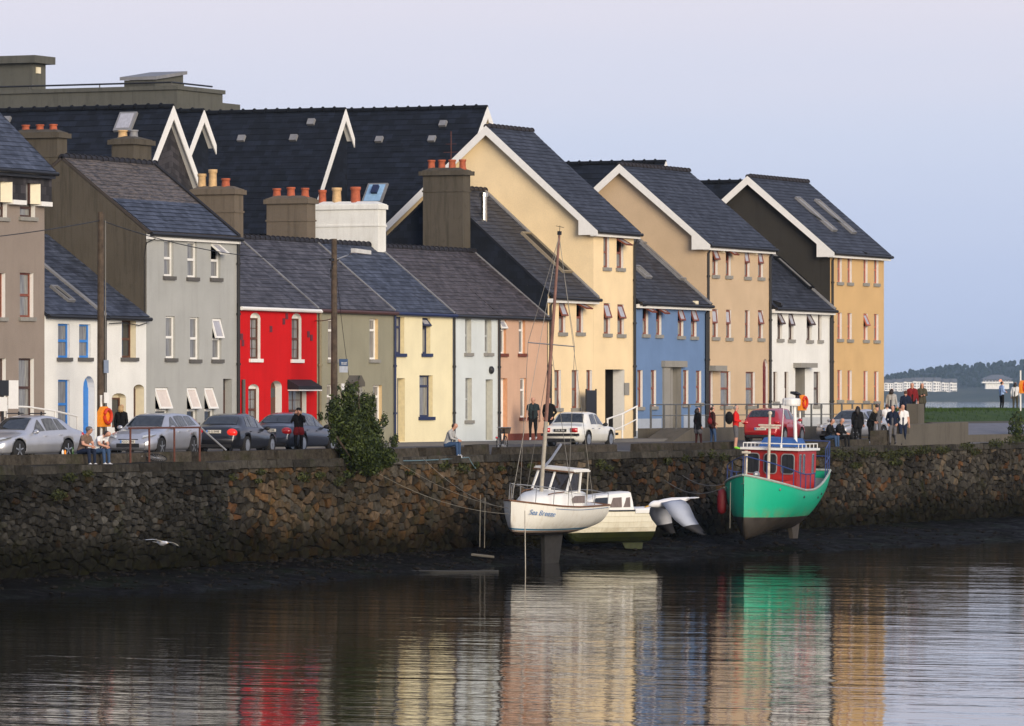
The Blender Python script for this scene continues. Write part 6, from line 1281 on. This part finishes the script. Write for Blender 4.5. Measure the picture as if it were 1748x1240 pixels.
m = MB(); m.loft([[(2.0, -.75, 1.75), (2.0, .75, 1.75), (fx + .01, 1.08, 1.75), (fx + .01, -1.08, 1.75)], [(1.85, -.68, 2.28), (1.85, .68, 2.28), (fx + .01, 1.02, 2.40), (fx + .01, -1.02, 2.40)]]); m.build('fore_cabin', M_redb, e)
def rounded(w, h_, r, n=5): 
    out = []
    for cx, cz, a0 in ((w / 2 - r, h_ / 2 - r, 0), (-w / 2 + r, h_ / 2 - r, 90), (-w / 2 + r, -h_ / 2 + r, 180), (w / 2 - r, -h_ / 2 + r, 270)):
        for k in range(n): a = R(a0 + 90 * k / (n - 1)); out.append((cx + r * math.cos(a), cz + r * math.sin(a)))
    return out
for yc in (-.76, 0, .76):
    m = MB(); o_, i_ = rounded(.60, .82, .15), rounded(.52, .74, .13); xx = fx + .02; zc = 3.02
    A = [(xx, yc + y, zc + z) for y, z in o_]; B_ = [(xx + .01, yc + y, zc + z) for y, z in i_]; m.loft([A, B_], caps=False); wo_ = m.build('wheelhouse_window', M_lead, e); m = MB(); m.poly([(xx + .004, yc + y, zc + z) for y, z in i_]); sub(wo_, m, 'pane', M_glass)
for sd in (1, -1):
    for xc_ in (.15, -.35, -1.55):
        m = MB(); o_, i_ = rounded(.34, .80, .08), rounded(.27, .72, .07); yy = sd * 1.17; A = [(xc_ + y, yy, 3.02 + z) for y, z in o_]; B_ = [(xc_ + y, yy + sd * .01, 3.02 + z) for y, z in i_]; m.loft([A, B_], caps=False); wo_ = m.build('wheelhouse_window', M_lead, e); m = MB(); m.poly([(xc_ + y, yy + sd * .004, 3.02 + z) for y, z in i_]); sub(wo_, m, 'pane', M_glass)
m = MB(); m.box((fx + .16, -1.28, wz1), (bx - .12, 1.28, wz1 + .09)); m.build('wheelhouse_roof', M_gel, e)
m = MB(); zr_ = wz1 + .26
for sd in (1, -1): m.tube([(fx, sd * 1.2, zr_), (bx, sd * 1.2, zr_)], .022, 5)
m.tube([(fx, -1.2, zr_), (fx, 1.2, zr_)], .022, 5)
for x_ in np.linspace(fx, bx, 6):
    for sd in (1, -1): m.tube([(x_, sd * 1.2, wz1 + .05), (x_, sd * 1.2, zr_)], .018, 5)
m.build('roof_rail', M_white, e)
m = MB(); m.loft([[(-.6, -.9, wz1 + .12), (-1.9, -.9, wz1 + .12), (-1.9, .8, wz1 + .12), (-.6, .8, wz1 + .12)], [(-.8, -.75, wz1 + .46), (-1.8, -.75, wz1 + .50), (-1.8, .62, wz1 + .46), (-.8, .6, wz1 + .42)]]); m.build('tarpaulin', plain('blue_tarpaulin', (0.022, 0.085, 0.27), .7, var=.25, scale=4, bmp=.6), e)
m = MB(); m.tube([(.95, .05, 2.2), (.92, .05, 4.95)], [.075, .05], 9); m.blob((.92, .05, 5.0), .09); m.box((.86, -.35, 4.40), (.98, .45, 4.48)); m.box((.84, -.42, 4.50), (1.0, .52, 4.56)); m.build('foremast', plain('rust_streaked_white', (0.55, 0.50, 0.40), .6, var=.3, scale=6), e)
m = MB(); m.tube([(-.9, .62, wz1), (-.95, .5, 5.3)], .075, 9); m.lathe([(.05, 0), (.36, .02), (.38, .08), (.38, .26), (.34, .31), (.05, .33)], (-.98, .35, 5.28), 20); m.build('radar_mast', M_gel, e, smooth=False)
m = MB(); m.tube([(.1, .3, wz1), (.05, .38, 6.0)], [.02, .012], 6); m.lathe([(.05, 0), (.05, .16), (.02, .2)], (.1, .3, wz1 + .05), 8); m.build('whip_aerial', M_white, e)
m = MB(); M_brail = plain('blue_rail_paint', (0.020, 0.045, 0.16), .5)
for sd in (1, -1):
    top = [(H.x(t) - .03, sd * max(.05, H.b(t) - .05), zs(t) + .62 + .1 * max(0, 1 - t * 3)) for t in np.linspace(.0, .62, 16)]; m.tube(top, .024, 5); 
    for t in np.linspace(0, .62, 8): m.tube([(H.x(t) - .03, sd * max(.05, H.b(t) - .05), zs(t)), (H.x(t) - .03, sd * max(.05, H.b(t) - .05), zs(t) + .62 + .1 * max(0, 1 - t * 3))], .022, 5)
    for t in np.linspace(.88, 1, 3): m.tube([(H.x(t) + .02, sd * (H.b(t) - .05), zs(t)), (H.x(t) + .02, sd * (H.b(t) - .05), zs(t) + 1.15)], .024, 5)
    for hh in (.55, 1.15): m.tube([(H.x(.88) + .02, sd * (H.b(.88) - .05), zs(.88) + hh), (H.x(1) + .02, sd * (H.b(1) - .05), zs(1) + hh)], .024, 5)
for hh in (.55, 1.15): m.tube([(H.x(1) + .02, H.b(1) - .05, zs(1) + hh), (H.x(1) + .02, -H.b(1) + .05, zs(1) + hh)], .024, 5)
m.build('guard_rail', M_brail, e)
m = MB(); m.tube([(3.75, 0, 2.5), (3.75, 0, 3.55)], .07, 8); m.box((3.6, -.14, 3.45), (3.9, .14, 3.53)); m.build('stem_post', MATS['rust_streaked_white'], e)
m = MB(); m.blob((3.1, .25, 2.62), (.24, .14, .14), 8, 6); m.blob((2.7, .1, 2.45), (.2, .3, .1), 8, 6); m.box((2.2, .5, 2.0), (2.45, .8, 2.25)); m.build('windlass', M_steel, e)
for t, v in ((.16, .88), (.42, .83), (.72, .72), (.80, .72)):
    for sd in (1, -1): p = H.pt(t, v, sd); m = MB(); m.blob(p, (.09, .03, .055), 8, 5); m.build('hull_port', M_lead if t < .2 else M_black, e)
m = MB(); p = H.pt(.17, .75, -1) + Vector((0, -.22, -.25)); m.lathe([(.03, -.5), (.17, -.42), (.2, -.2), (.2, .2), (.17, .42), (.03, .5)], p, 12); m.build('fender', plain('red_fender', (0.16, 0.006, 0.01), .6), e, smooth=True)
# sunken dinghy
e = boat('sunken_dinghy', 'half sunken grey dinghy with its rim just above the water', 772, -15.0, -.36, R(72), R(4)); H = Hull(3.0, 1.3, lambda t: .36 + .05 * max(0, 1 - t / .4), lambda t: .0, .2); H.mesh(16, 6).build('hull', plain('drowned_grey_hull', (0.03, 0.03, 0.028), .5, var=.3), e, smooth=True); H.rail(.03).build('rim', plain('drowned_rim', (0.035, 0.035, 0.033), .5), e)

# mooring ropes
def rope(label, pts, sag=0.0, r=.010, mat=M_rope, n=14):
    P_ = []; pts = [Vector(p) for p in pts]
    for a, b_ in zip(pts, pts[1:]):
        for k in range(n): t = k / n; q = a.lerp(b_, t); q.z -= sag * 4 * t * (1 - t); P_.append(q)
    P_.append(pts[-1]); m = MB(); m.tube(P_, r, 5); return tag(m.build('mooring_rope', mat), label, 'rope', 'mooring ropes and lines')
bow = onY(868, 868, -15.2); 
rope('pale mooring rope from sailing boat bow to the parapet near the bush', [onY(678, 788, QY - .08), bow], .25); rope('second mooring rope running from sailing boat bow under the seated man in grey', [onY(722, 782, QY - .08), bow], .35); rope('slack mooring rope tied low at sailing boat bow', [onY(645, 808, QY - .1), bow + Vector((0, 0, -.2))], .3)
rope('rope stretched along the quay top beside the bush', [onY(445, 791, QY + .02), onY(590, 792, QY - .02)], .05, .014); rope('blue grey rope lying along the coping below the seated man', [onY(680, 787, QY - .1), onY(800, 781, QY - .12), onY(812, 800, QY - .2)], .03, .02, plain('blue_rope', (0.10, 0.17, 0.20), .9))
tb = onY(1236, 832, -16.5); rope('sagging mooring rope from fishing boat bow, lower one', [onY(1135, 820, QY - .15), tb], .38, .02); rope('sagging mooring rope from fishing boat bow, upper one', [onY(1165, 812, QY - .15), tb + Vector((0, 0, .12))], .2, .018)
for k, (xa, ya, xb, yb, w) in enumerate(((820, 845, 819, 934, 'near one of a pair'), (828, 850, 827, 936, 'far one of a pair'))): rope(f'thin rope hanging straight down in shadow beside the sailing boat, {w}', [onY(xa, ya, -12.2), onY(xb, yb, -12.2)], 0, .013)
rope('anchor rope hanging from fishing boat bow into the mud', [onY(1247, 824, -17.2), onY(1246, 902, -17.2)], 0, .013); rope('anchor line hanging from sailing boat bow into the water', [onY(896, 872, -15.6), onY(897, 975, -15.8)], 0, .018, M_mastlow)
m = MB(); a, b_ = onY(806, 947, -12.4), onY(842, 951, -12.4); m.tube([a, b_], .05, 6); tag(m.build('driftwood_pole', plain('grey_driftwood', (0.12, 0.11, 0.09), .8)), 'pale stick lying on the mud beside the sailing boat', 'stick')

# ------------------------------------------------------------------ poles, wires, lamps, signs
def pole(name, label, x, top, Y, r, lean=0, base=4.2):
    p = onY(x, top, Y); e = thing(name, label, 'pole', (p.x, Y, base), world=True); m = MB(); b_ = Vector((p.x - lean, Y, base - .1)); m.tube([b_, b_.lerp(p, .5), p], [r, r * .9, r * .78], 10); m.build('post', M_wood, e); return e, p
e, p1 = pole('utility_pole', 'weathered wooden utility pole before the white cottages', 172, 362, -2.4, .135)
m = MB(); m.box((p1.x - .12, -2.62, fz(178, 637, -2.6)), (p1.x + .18, -2.585, fz(178, 615, -2.6))); m.build('notice', plain('grey_blue_notice', (0.22, 0.27, 0.36), .6), e)
m = MB(); m.tube([(p1.x + .16, -2.5, 4.2), (p1.x + .16, -2.5, p1.z - .3)], .022, 5); m.build('cable_guard', plain('dull_conduit', (0.15, 0.145, 0.135), .7), e)
e, p2 = pole('utility_pole', 'weathered wooden utility pole with street lamp before the sage cottage', 570.5, 408, -2.4, .135)
lz = fz(604, 430, -2.6); m = MB(); m.tube([(p2.x, -2.4, lz - .35), (p2.x + .9, -2.6, lz - .12), (fu(604, -3), -3.0, lz)], .028, 6); la = m.build('lamp_arm', M_steel, e); m = MB(); m.loft([[(fu(603, -3), -3.1, lz - .06), (fu(603, -3), -2.9, lz - .06), (fu(603, -3), -2.9, lz + .10), (fu(603, -3), -3.1, lz + .10)], [(fu(629, -3), -3.12, lz - .10), (fu(629, -3), -2.88, lz - .10), (fu(629, -3), -2.88, lz + .05), (fu(629, -3), -3.12, lz + .05)]]); m.build('lamp_head', plain('lamp_grey', (0.55, 0.55, 0.53), .5), e)
for (ya, yb, mm, nm) in ((613, 625, plain('sign_blue', (0.035, 0.075, 0.16), .5), 'letting_sign'), (625.5, 636, plain('sign_pale', (0.42, 0.45, 0.50), .5), 'letting_sign'), (655, 666, M_white, 'small_notice')):
    m = MB(); xo = .02 if nm == 'letting_sign' else .18; m.box((p2.x + xo, -2.64, fz(576, yb, -2.6)), (p2.x + xo + (.66 if nm == 'letting_sign' else .24), -2.60, fz(576, ya, -2.6))); m.build(nm, mm, e)
for body, yc, sz, mm in (('TO LET', 621, .15, M_white),): tm = text_mesh(body, sz, .003); tm.materials.append(mm); o = link('sign_lettering', tm, e); o.matrix_parent_inverse = Matrix.Translation(-Vector(e['wc'])) @ Matrix.Translation((p2.x + .35, -2.645, fz(577, yc, -2.6))) @ Matrix.Rotation(R(90), 4, 'X')
m = MB(); m.tube([(p2.x - .05, -2.4, p2.z - .9), (p2.x - .3, -2.4, p2.z - 1.2), (p2.x - .28, -2.4, p2.z - 1.5)], .03, 5); m.box((p2.x - .35, -2.45, p2.z - .85), (p2.x + .3, -2.35, p2.z - .75)); m.build('insulator', M_black, e)
def wire(label, a, b_, sag, r=.017): m = MB(); m.tube([Vector(a).lerp(Vector(b_), k / 16) - Vector((0, 0, sag * 4 * (k / 16) * (1 - k / 16))) for k in range(17)], r, 5); return tag(m.build('overhead_wire', M_black), label, 'wire', 'overhead wires')
wire('overhead wire running from the near pole past the taupe house', p1 - Vector((0, 0, .3)), onY(-40, 408, -2.4), .05); wire('overhead wire sagging between the two utility poles', p1 - Vector((0, 0, .3)), p2 - Vector((0, 0, .75)), .45); wire('short service wire from the lamp pole to the red house', (p2.x, -2.4, fz(565, 543, -2.4)), onY(538, 548, 0), .04); wire('thin drop wire hanging from lamp pole down the sage front', p2 - Vector((0, 0, .4)), onY(596, 645, -.3), .3, .01)
def railing(name, label, pts, hs, posts, mat, mid=(), r=.03, pr=.028, cat='railing'):
    """pts: ground points; hs: height; posts: fractions along; mid: heights of lower rails"""
    pts = [Vector(p) for p in pts]; e = thing(name, label, cat, pts[0], world=True); ln = [0]
    for a, b_ in zip(pts, pts[1:]): ln.append(ln[-1] + (b_ - a).length)
    def at(f):
        d = f * ln[-1]
        for k in range(len(pts) - 1):
            if d <= ln[k + 1] + 1e-6: return pts[k].lerp(pts[k + 1], (d - ln[k]) / (ln[k + 1] - ln[k]))
    up = lambda h_: Vector((0, 0, h_)); m = MB(); m.tube([p + up(hs) for p in pts], r, 6); m.build('top_rail', mat, e)
    for h_ in mid: m = MB(); m.tube([p + up(h_) for p in pts], r * .7, 6); m.build('lower_rail', mat, e)
    for f in posts: p = at(f); m = MB(); m.tube([p, p + up(hs)], pr, 6); m.build('post', mat, e)
    return e
er = railing('rusty_railing', 'bent rusty railing on the quay edge in front of the silver estate car', [Vector((fu(220, QY + .1), QY + .1, QTOP)), Vector((fu(342, QY + .1), QY + .1, QTOP))], 1.14, (0.02, .28, .63, .99), M_rust, r=.035, pr=.034)
m = MB(); a = Vector((fu(342, QY + .1), QY + .1, QTOP + 1.14)); m.tube([a, onY(386, 769, QY - .5)], .032, 6); m.build('broken_rail', M_steel, er)
m = MB(); m.tube([(fu(178, QY + .1), QY + .12, QTOP), (fu(178, QY + .1), QY + .12, QTOP + .75)], .03, 6); tag(m.build('rusty_stump', M_rust), 'short rusty iron stump beside the seated men', 'post')
za = lambda x, y, Y=-1.9: onY(x, y, Y)
e = thing('white_handrail', 'white painted sloping handrail before the taupe house and white cottage', 'railing', za(90, 740), world=True); m = MB(); m.tube([za(-30, 692), za(48, 695), za(94, 702), za(132, 711)], .035, 6); m.build('top_rail', M_white, e)
for x, y in ((12, 693), (94, 702), (132, 711)): q = za(x, y); m = MB(); m.tube([q, (q.x, q.y, 4.22)], .03, 6); m.build('post', M_white, e)
railing('white_ramp_rail', 'short white railing on the ramp beside the white classic car', [Vector((fu(1036, -2.6), -2.6, 4.06)), Vector((fu(1062, -2.6), -2.6, 4.28)), Vector((fu(1088, -2.6), -2.6, PLAT - .05))], 1.05, (0.02, .5, .98), M_white, mid=(.5,), r=.035, pr=.04)
xs_p = [1111, 1133.6, 1154, 1176, 1196, 1216.6, 1237, 1256, 1275, 1294, 1313, 1332, 1350, 1368, 1385, 1402, 1420, 1437, 1455, 1472, 1489, 1501]; ua, ub = fu(1111, -2.55), fu(1501, -2.55)
railing('steel_railing', 'long grey steel railing along the raised walkway before the newer houses', [(ua, -2.55, PLAT), (ub, -2.55, PLAT)], 1.06, [(fu(x, -2.55) - ua) / (ub - ua) for x in xs_p], M_greyrail, mid=(.58,), r=.03, pr=.045)
# lifebuoy boxes
M_orange = plain('lifebuoy_orange', (0.80, 0.26, 0.012), .5, var=.1); M_lbred = plain('lifebuoy_red', (0.55, 0.04, 0.015), .5)
def lifebuoy(label, x, y, Y, hgt, ground):
    p = onY(x, y, Y); e = thing('lifebuoy_stand', label, 'lifebuoy', (p.x, Y, ground), world=True); m = MB(); m.tube([(p.x, Y + .1, ground), (p.x, Y + .1, p.z + hgt)], .045, 7); m.build('post', M_white, e)
    m = MB(); w = .36; m.prism([(p.x - w, Y - .08, p.z - .34), (p.x + w, Y - .08, p.z - .34), (p.x + w, Y - .08, p.z + .16), (p.x + w * .4, Y - .08, p.z + .36), (p.x - w * .4, Y - .08, p.z + .36), (p.x - w, Y - .08, p.z + .16)], (0, .14, 0)); m.build('housing', M_orange, e)
    m = MB(); pts = [(p.x + .08 + .24 * math.cos(a), Y - .13, p.z + .02 + .24 * math.sin(a)) for a in np.linspace(0, 2 * math.pi, 17)]; m.tube(pts, .06, 6); rb = m.build('ring_buoy', M_lbred, e)
    return e, p
e, p = lifebuoy('orange lifebuoy housing beside the near utility pole', 177, 712, -4.4, .75, 4.08); m = MB(); m.box((p.x - .13, -4.52, p.z + .48), (p.x + .17, -4.48, p.z + .84)); m.build('notice', M_white, e)
e, p = lifebuoy('orange lifebuoy on a post behind the red hatchback', 1369, 688, -4.6, .3, 4.05); m = MB(); m.box((p.x - .75, -4.65, p.z + .0), (p.x - .40, -4.6, p.z + .34)); m.prism([(p.x - .95, -4.7, p.z + .42), (p.x - .35, -4.7, p.z + .34), (p.x - .35, -4.7, p.z + .40), (p.x - .9, -4.7, p.z + .52)], (0, .3, 0)); m.build('sign_plate', M_black, e)
lifebuoy('orange lifebuoy on a post at the far edge of the grass bank', 1745, 661, 3.2, .9, 5.0)
# notice boards, menu board, pillar, planter pots
m = MB(); q = onY(4, 662, -2.6); m.box((q.x - 1.2, -2.65, q.z - .28), (q.x + .35, -2.6, q.z + .25), 0); m.box((q.x + .40, -2.62, q.z - .72), (q.x + 1.05, -2.58, q.z + .25), 1); m.box((q.x - .2, -2.62, q.z - .8), (q.x + .3, -2.58, q.z - .32), 1); m.tube([(q.x + .1, -2.55, 4.1), (q.x + .1, -2.55, q.z - .2)], .05, 6, 0); tag(m.build('notice_board', [M_black, M_white]), 'black and white notice boards on a post before the taupe house', 'notice board')
m = MB(); q = onY(1008, 684, -.5); m.box((q.x - .5, -.55, q.z - .85), (q.x + .55, -.50, q.z + .44)); m.tube([(q.x - .5, -.52, 4.2), (q.x - .5, -.52, q.z + .5)], .035, 6); m.tube([(q.x + .53, -.52, 4.2), (q.x + .53, -.52, q.z + .5)], .035, 6); tag(m.build('black_board', M_black), 'tall black display board standing before the low cream house', 'board')
e = thing('stone_pillar', 'old stone pillar with gabled cap rising behind the bush', 'pillar', (fu(606, -4), -4, 4.05), world=True); uc = fu(606, -4); zt = fz(606, 660, -4); m = MB(); m.box((uc - .22, -4.2, 4), (uc + .22, -3.82, zt)); m.build('shaft', M_stone_sill, e); m = MB(); m.prism([(uc - .30, -4.28, zt), (uc + .30, -4.28, zt), (uc + .30, -4.28, zt + .15), (uc, -4.28, zt + .42), (uc - .30, -4.28, zt + .15)], (0, .52, 0)); m.build('cap', M_concrete, e)

# ------------------------------------------------------------------ bicycles
def bicycle(label, loc, rotz, lay=0, frame=M_black, group='bicycles'):
    e = thing('bicycle', label, 'bicycle', loc, group); e.rotation_euler = (lay, 0, rotz) if not lay else (lay, 0, rotz)
    for x in (-.52, .52):
        m = MB(); m.tube([(x + .33 * math.cos(a), 0, .34 + .33 * math.sin(a)) for a in np.linspace(0, 2 * math.pi, 25)], .02, 6); w = m.build('wheel', M_tyre, e); m = MB()
        for k in range(10): a = k * math.pi / 10; m.tube([(x + .32 * math.cos(a), 0, .34 + .32 * math.sin(a)), (x - .32 * math.cos(a), 0, .34 - .32 * math.sin(a))], .004, 4)
        sub(w, m, 'spokes', M_steel)
    m = MB()
    for a, b_ in (((-.52, 0, .34), (-.08, 0, .30)), ((-.08, 0, .30), (-.20, 0, .86)), ((-.20, 0, .78), (.36, 0, .82)), ((-.08, 0, .30), (.38, 0, .76)), ((-.52, 0, .34), (-.19, 0, .78)), ((.52, 0, .34), (.34, 0, .95))): m.tube([a, b_], .018, 6)
    m.build('frame', frame, e); m = MB(); m.loft([[(-.34, .09, .88), (-.34, -.09, .88), (-.34, 0, .95)], [(-.06, .02, .90), (-.06, -.02, .90), (-.06, 0, .94)]]); m.build('saddle', M_black, e)
    m = MB(); m.tube([(.30, .28, 1.0), (.36, .1, 1.0), (.36, -.1, 1.0), (.30, -.28, 1.0)], .015, 6); m.build('handlebar', M_steel, e); m = MB(); m.tube([(-.08, -.1, .30), (-.08, .1, .30)], .06, 8); m.build('crank', M_steel, e); return e
q = onY(857, 775, QY + 1.15); eb = bicycle('bicycle with front basket standing by the parapet before the peach house', (q.x, QY + 1.15, 3.9), away(857, 14)); m = MB(); m.loft([[(.42, .14, .76), (.42, -.14, .76), (.66, -.14, .76), (.66, .14, .76)], [(.40, .18, 1.0), (.40, -.18, 1.0), (.72, -.18, 1.0), (.72, .18, 1.0)]]); m.build('basket', M_wood, eb); m = MB(); m.blob((-.86, 0, .62), .045); m.build('rear_lamp', M_tail, eb)
q = onY(262, 795, QY - .1); bicycle('black bicycle lying flat on the quay edge below the rusty railing', (q.x - .1, QY + .12, QTOP + .03), math.atan2(FWD.y, FWD.x) - R(62), R(-68))
# cans and bottles by the seated men
for k, (x, c, hgt, lb) in enumerate(((107, M_gel, .16, 'white drink can standing on the parapet by the seated men'), (111, M_orange, .15, 'orange drink can standing on the parapet by the seated men'), (124, plain('green_bottle', (0.03, 0.08, 0.02), .2), .24, 'green bottle standing on the parapet beside the man in the cap'))):
    m = MB(); u_ = fu(x, QY + .5); m.lathe([(.03, 0), (.036, .01), (.036, hgt * .75), (.02, hgt * .85), (.018, hgt)], (u_, QY + .5, QTOP + .31), 10); tag(m.build('drink_container', c, smooth=True), lb, 'drink')
# man in red hoodie's rucksack
q = onY(1246, 712, QY + .1); m = MB(); m.blob((q.x + .16, QY + .20, q.z - .04), (.19, .17, .27), 10, 8); tag(m.build('rucksack', BLK, smooth=True), 'black rucksack on the back of the man in red', 'rucksack')
q = onY(1208, 715, -7.5); m = MB(); m.blob((q.x, -7.6, q.z - .1), (.16, .10, .15), 8, 6); m.tube([(q.x - .1, -7.6, q.z), (q.x, -7.6, q.z + .3), (q.x + .1, -7.6, q.z)], .012, 5); tag(m.build('shoulder_bag', MAROON, smooth=True), 'red shoulder bag hanging beside the woman in brown', 'bag')

# ------------------------------------------------------------------ plants
def leaf_cloud(mb, cols, centers, n, rr, size=(.05, .1), shell=.55):
    """leaves through the volume of several clumps: (centre, radii)"""
    wts = [c[1][0] * c[1][1] * c[1][2] for c in centers]
    for k in range(n):
        c, r = rr.choices(centers, wts)[0]; v = Vector((rr.gauss(0, 1), rr.gauss(0, 1), rr.gauss(0, 1))).normalized(); f = rr.random() ** (1 / 2.4)
        p = Vector(c) + Vector((v.x * r[0], v.y * r[1], v.z * r[2])) * f * rr.uniform(.85, 1.12); s = rr.uniform(*size); d = (v + Vector((rr.gauss(0, .6), rr.gauss(0, .6), rr.gauss(0, .6) - .3))).normalized(); a = d.orthogonal().normalized(); a.rotate(Matrix.Rotation(rr.uniform(0, 6.28), 3, d)); b_ = d.cross(a)
        mb.poly([p - a * s, p + b_ * s * .45 + d * s * .12, p + a * s * 1.1, p - b_ * s * .45 + d * s * .12]); t = rr.random() ** 1.6; cols += [(t, t, t, 1)] * 4
def bush(name, label, Y, specs, n, seed, size, mat=M_leaf, base=None, stems=6):
    rr = random.Random(seed); cs = []
    for x, y, rx, rz_ in specs:
        p = onY(x, y, Y); s = pxs(x, Y); cs.append(((p.x, Y + rr.uniform(-.2, .2), p.z), (rx / s * 1.0, rx / s * .8, rz_ / s)))
    b0 = base or Vector((cs[0][0][0], Y, QTOP)); e = thing(name, label, 'bush', b0, world=True); m = MB(); cols = []; leaf_cloud(m, cols, cs, n, rr, size); me = m.mesh('crown', mat); set_tone(me, cols); link('crown', me, e)
    m = MB()
    for c, r in cs: m.tube([b0, Vector(b0).lerp(Vector(c), .5) + Vector((rr.uniform(-.1, .1), 0, .05)), Vector(c) + Vector((0, 0, r[2] * .6))], [.035, .022, .008], 5)
    m.build('trunk', M_wood, e); return e
bush('leafy_bush', 'tall dark leafy bush growing out of the quay wall top', QY - .25, [(608, 766, 44, 40), (600, 732, 42, 38), (576, 708, 22, 34), (622, 702, 24, 34), (592, 680, 17, 30), (640, 770, 34, 26), (614, 668, 7, 18), (640, 738, 20, 26), (658, 782, 26, 18), (628, 798, 28, 16), (560, 745, 10, 20), (566, 690, 7, 20), (580, 664, 5, 12), (604, 652, 4, 9), (552, 712, 6, 10), (632, 680, 6, 14), (652, 716, 8, 14), (664, 755, 10, 12), (676, 775, 8, 8), (600, 810, 14, 8)], 17000, 21, (.035, .10), base=Vector((fu(615, QY - .2), QY - .2, QTOP - .5)))
bush('leafy_bush', 'dark bush at the far end of the quay by the roadside', -9.0, [(1742, 735, 20, 34), (1756, 715, 18, 24), (1750, 760, 20, 14)], 1400, 22, (.05, .11), base=Vector((fu(1748, -9), -9, 4.0)))
bush('doorstep_plant', 'small potted plant beside the navy door of the primrose cottage', -.5, [(682, 749, 6, 8)], 160, 23, (.03, .06), base=Vector((fu(682, -.5), -.5, 4.2)))
rr = random.Random(31); m = MB(); cols = []
patches = [(120, 815, 14), (100, 845, 18), (150, 808, 10), (395, 815, 10), (445, 806, 10), (520, 815, 16), (545, 812, 12), (580, 822, 14), (440, 822, 8), (700, 806, 10), (760, 796, 16), (790, 799, 18), (812, 795, 10), (855, 800, 8), (905, 795, 8), (1025, 792, 16), (1040, 800, 10), (1140, 786, 12), (1170, 782, 14), (1195, 776, 10), (1215, 775, 14), (1235, 780, 14), (1410, 772, 14), (1440, 775, 18), (1480, 772, 16), (1520, 776, 18), (1550, 772, 16), (1575, 768, 14), (1610, 768, 12), (1650, 762, 12), (1700, 758, 14), (1730, 752, 14), (1460, 795, 10), (1530, 790, 10), (1665, 772, 10)]
for x, y, r in patches:
    p = onY(x, y, quay_y(fu(x, QY)) - .12); s = pxs(x, QY); leaf_cloud(m, cols, [((p.x, p.y, p.z), (r / s * (3.2 if x > 1390 else 1.6), .14, r / s * .6))], int(r * (22 if x > 1390 else 11)), rr, (.025, .075))
me = m.mesh('wall_weeds', M_weed); set_tone(me, cols); tag(link('wall_weeds', me), 'patches of green and brown weeds growing from the quay wall', 'weeds', kind='stuff')

# ------------------------------------------------------------------ gulls
M_gw = plain('gull_white', (0.66, 0.66, 0.66), .8, var=.05); M_gg = plain('gull_grey', (0.33, 0.36, 0.42), .8, var=.08); M_gb = plain('gull_black', (0.015, 0.015, 0.017), .8); M_beak = plain('gull_beak', (0.55, 0.30, 0.03), .5)
def gull(label, pos, rotz, inner, outer, pitch=0, scale=1):
    """x forward; inner and outer wing angles above the horizontal"""
    m = MB(); st = [(.30, .012, .0), (.26, .035, .008), (.21, .048, .010), (.15, .05, .0), (.05, .072, -.012), (-.06, .075, -.015), (-.16, .05, -.004), (-.24, .03, .006), (-.30, .018, .010)]
    m.loft([[(x, r * math.cos(a) * 1.05, z + r * math.sin(a)) for a in np.linspace(0, 2 * math.pi, 11)[:-1]] for x, r, z in st], 0)
    m.loft([[(.29, .012, -.008), (.29, -.012, -.008), (.29, 0, .014)], [(.365, .003, -.018), (.365, -.003, -.018), (.36, 0, -.004)]], 3)
    for k in range(5): a = (k - 2) * .16; m.prism([(-.24, .02 * (k - 2), .006), (-.40 * math.cos(a), .40 * math.sin(a) * .8 - .022, .006), (-.42 * math.cos(a), .42 * math.sin(a) * .8, .006), (-.40 * math.cos(a), .40 * math.sin(a) * .8 + .022, .006)], (0, 0, .006), 0)
    for sd in (1, -1):
        y, z, prev = .04, .02, None; secs = [(0, .14, -.15, inner), (.10, .155, -.165, inner), (.22, .17, -.17, inner * .7 + outer * .3), (.32, .16, -.165, inner * .3 + outer * .7), (.42, .11, -.175, outer), (.52, .03, -.20, outer), (.60, -.06, -.23, outer), (.68, -.19, -.26, outer)]; rings = []; last = 0
        for s_, le, te, ang in secs:
            y += (s_ - last) * math.cos(ang); z += (s_ - last) * math.sin(ang); last = s_; th = .007 * (1 - s_ / .75)
            rings.append([(le, sd * y, z), ((le + te) / 2, sd * y, z + th + .006), (te, sd * y, z), ((le + te) / 2, sd * y, z - th)])
        idx = [[m.vert(p) for p in r] for r in rings]
        for i in range(len(idx) - 1):
            for k in range(4): m.face((idx[i][k], idx[i + 1][k], idx[i + 1][(k + 1) % 4], idx[i][(k + 1) % 4]), 2 if i >= 5 else 1 if k < 2 else 0)
        m.face(idx[-1], 2); m.face(idx[0], 0)
    o = m.build('gull', [M_gw, M_gg, M_gb, M_beak], smooth=True); o.location = pos; o.rotation_euler = (0, pitch, rotz); o.scale = (scale,) * 3; tag(o, label, 'gull', 'gulls in flight'); return o
def along(x, y, d): return CAM + ray(x, y) * d
gull('large gull flying low with wings beating down beside the cream clinker boat', along(1142, 858, 80), away(1145, -116), R(-12), R(-64), R(8), 1.12)
g2 = gull('small white gull gliding over the mud with wings spread', along(277, 927, 158), toward(277, -30), R(14), R(-14), 0, 1.0); g2.rotation_euler = (R(-10), 0, g2.rotation_euler.z)
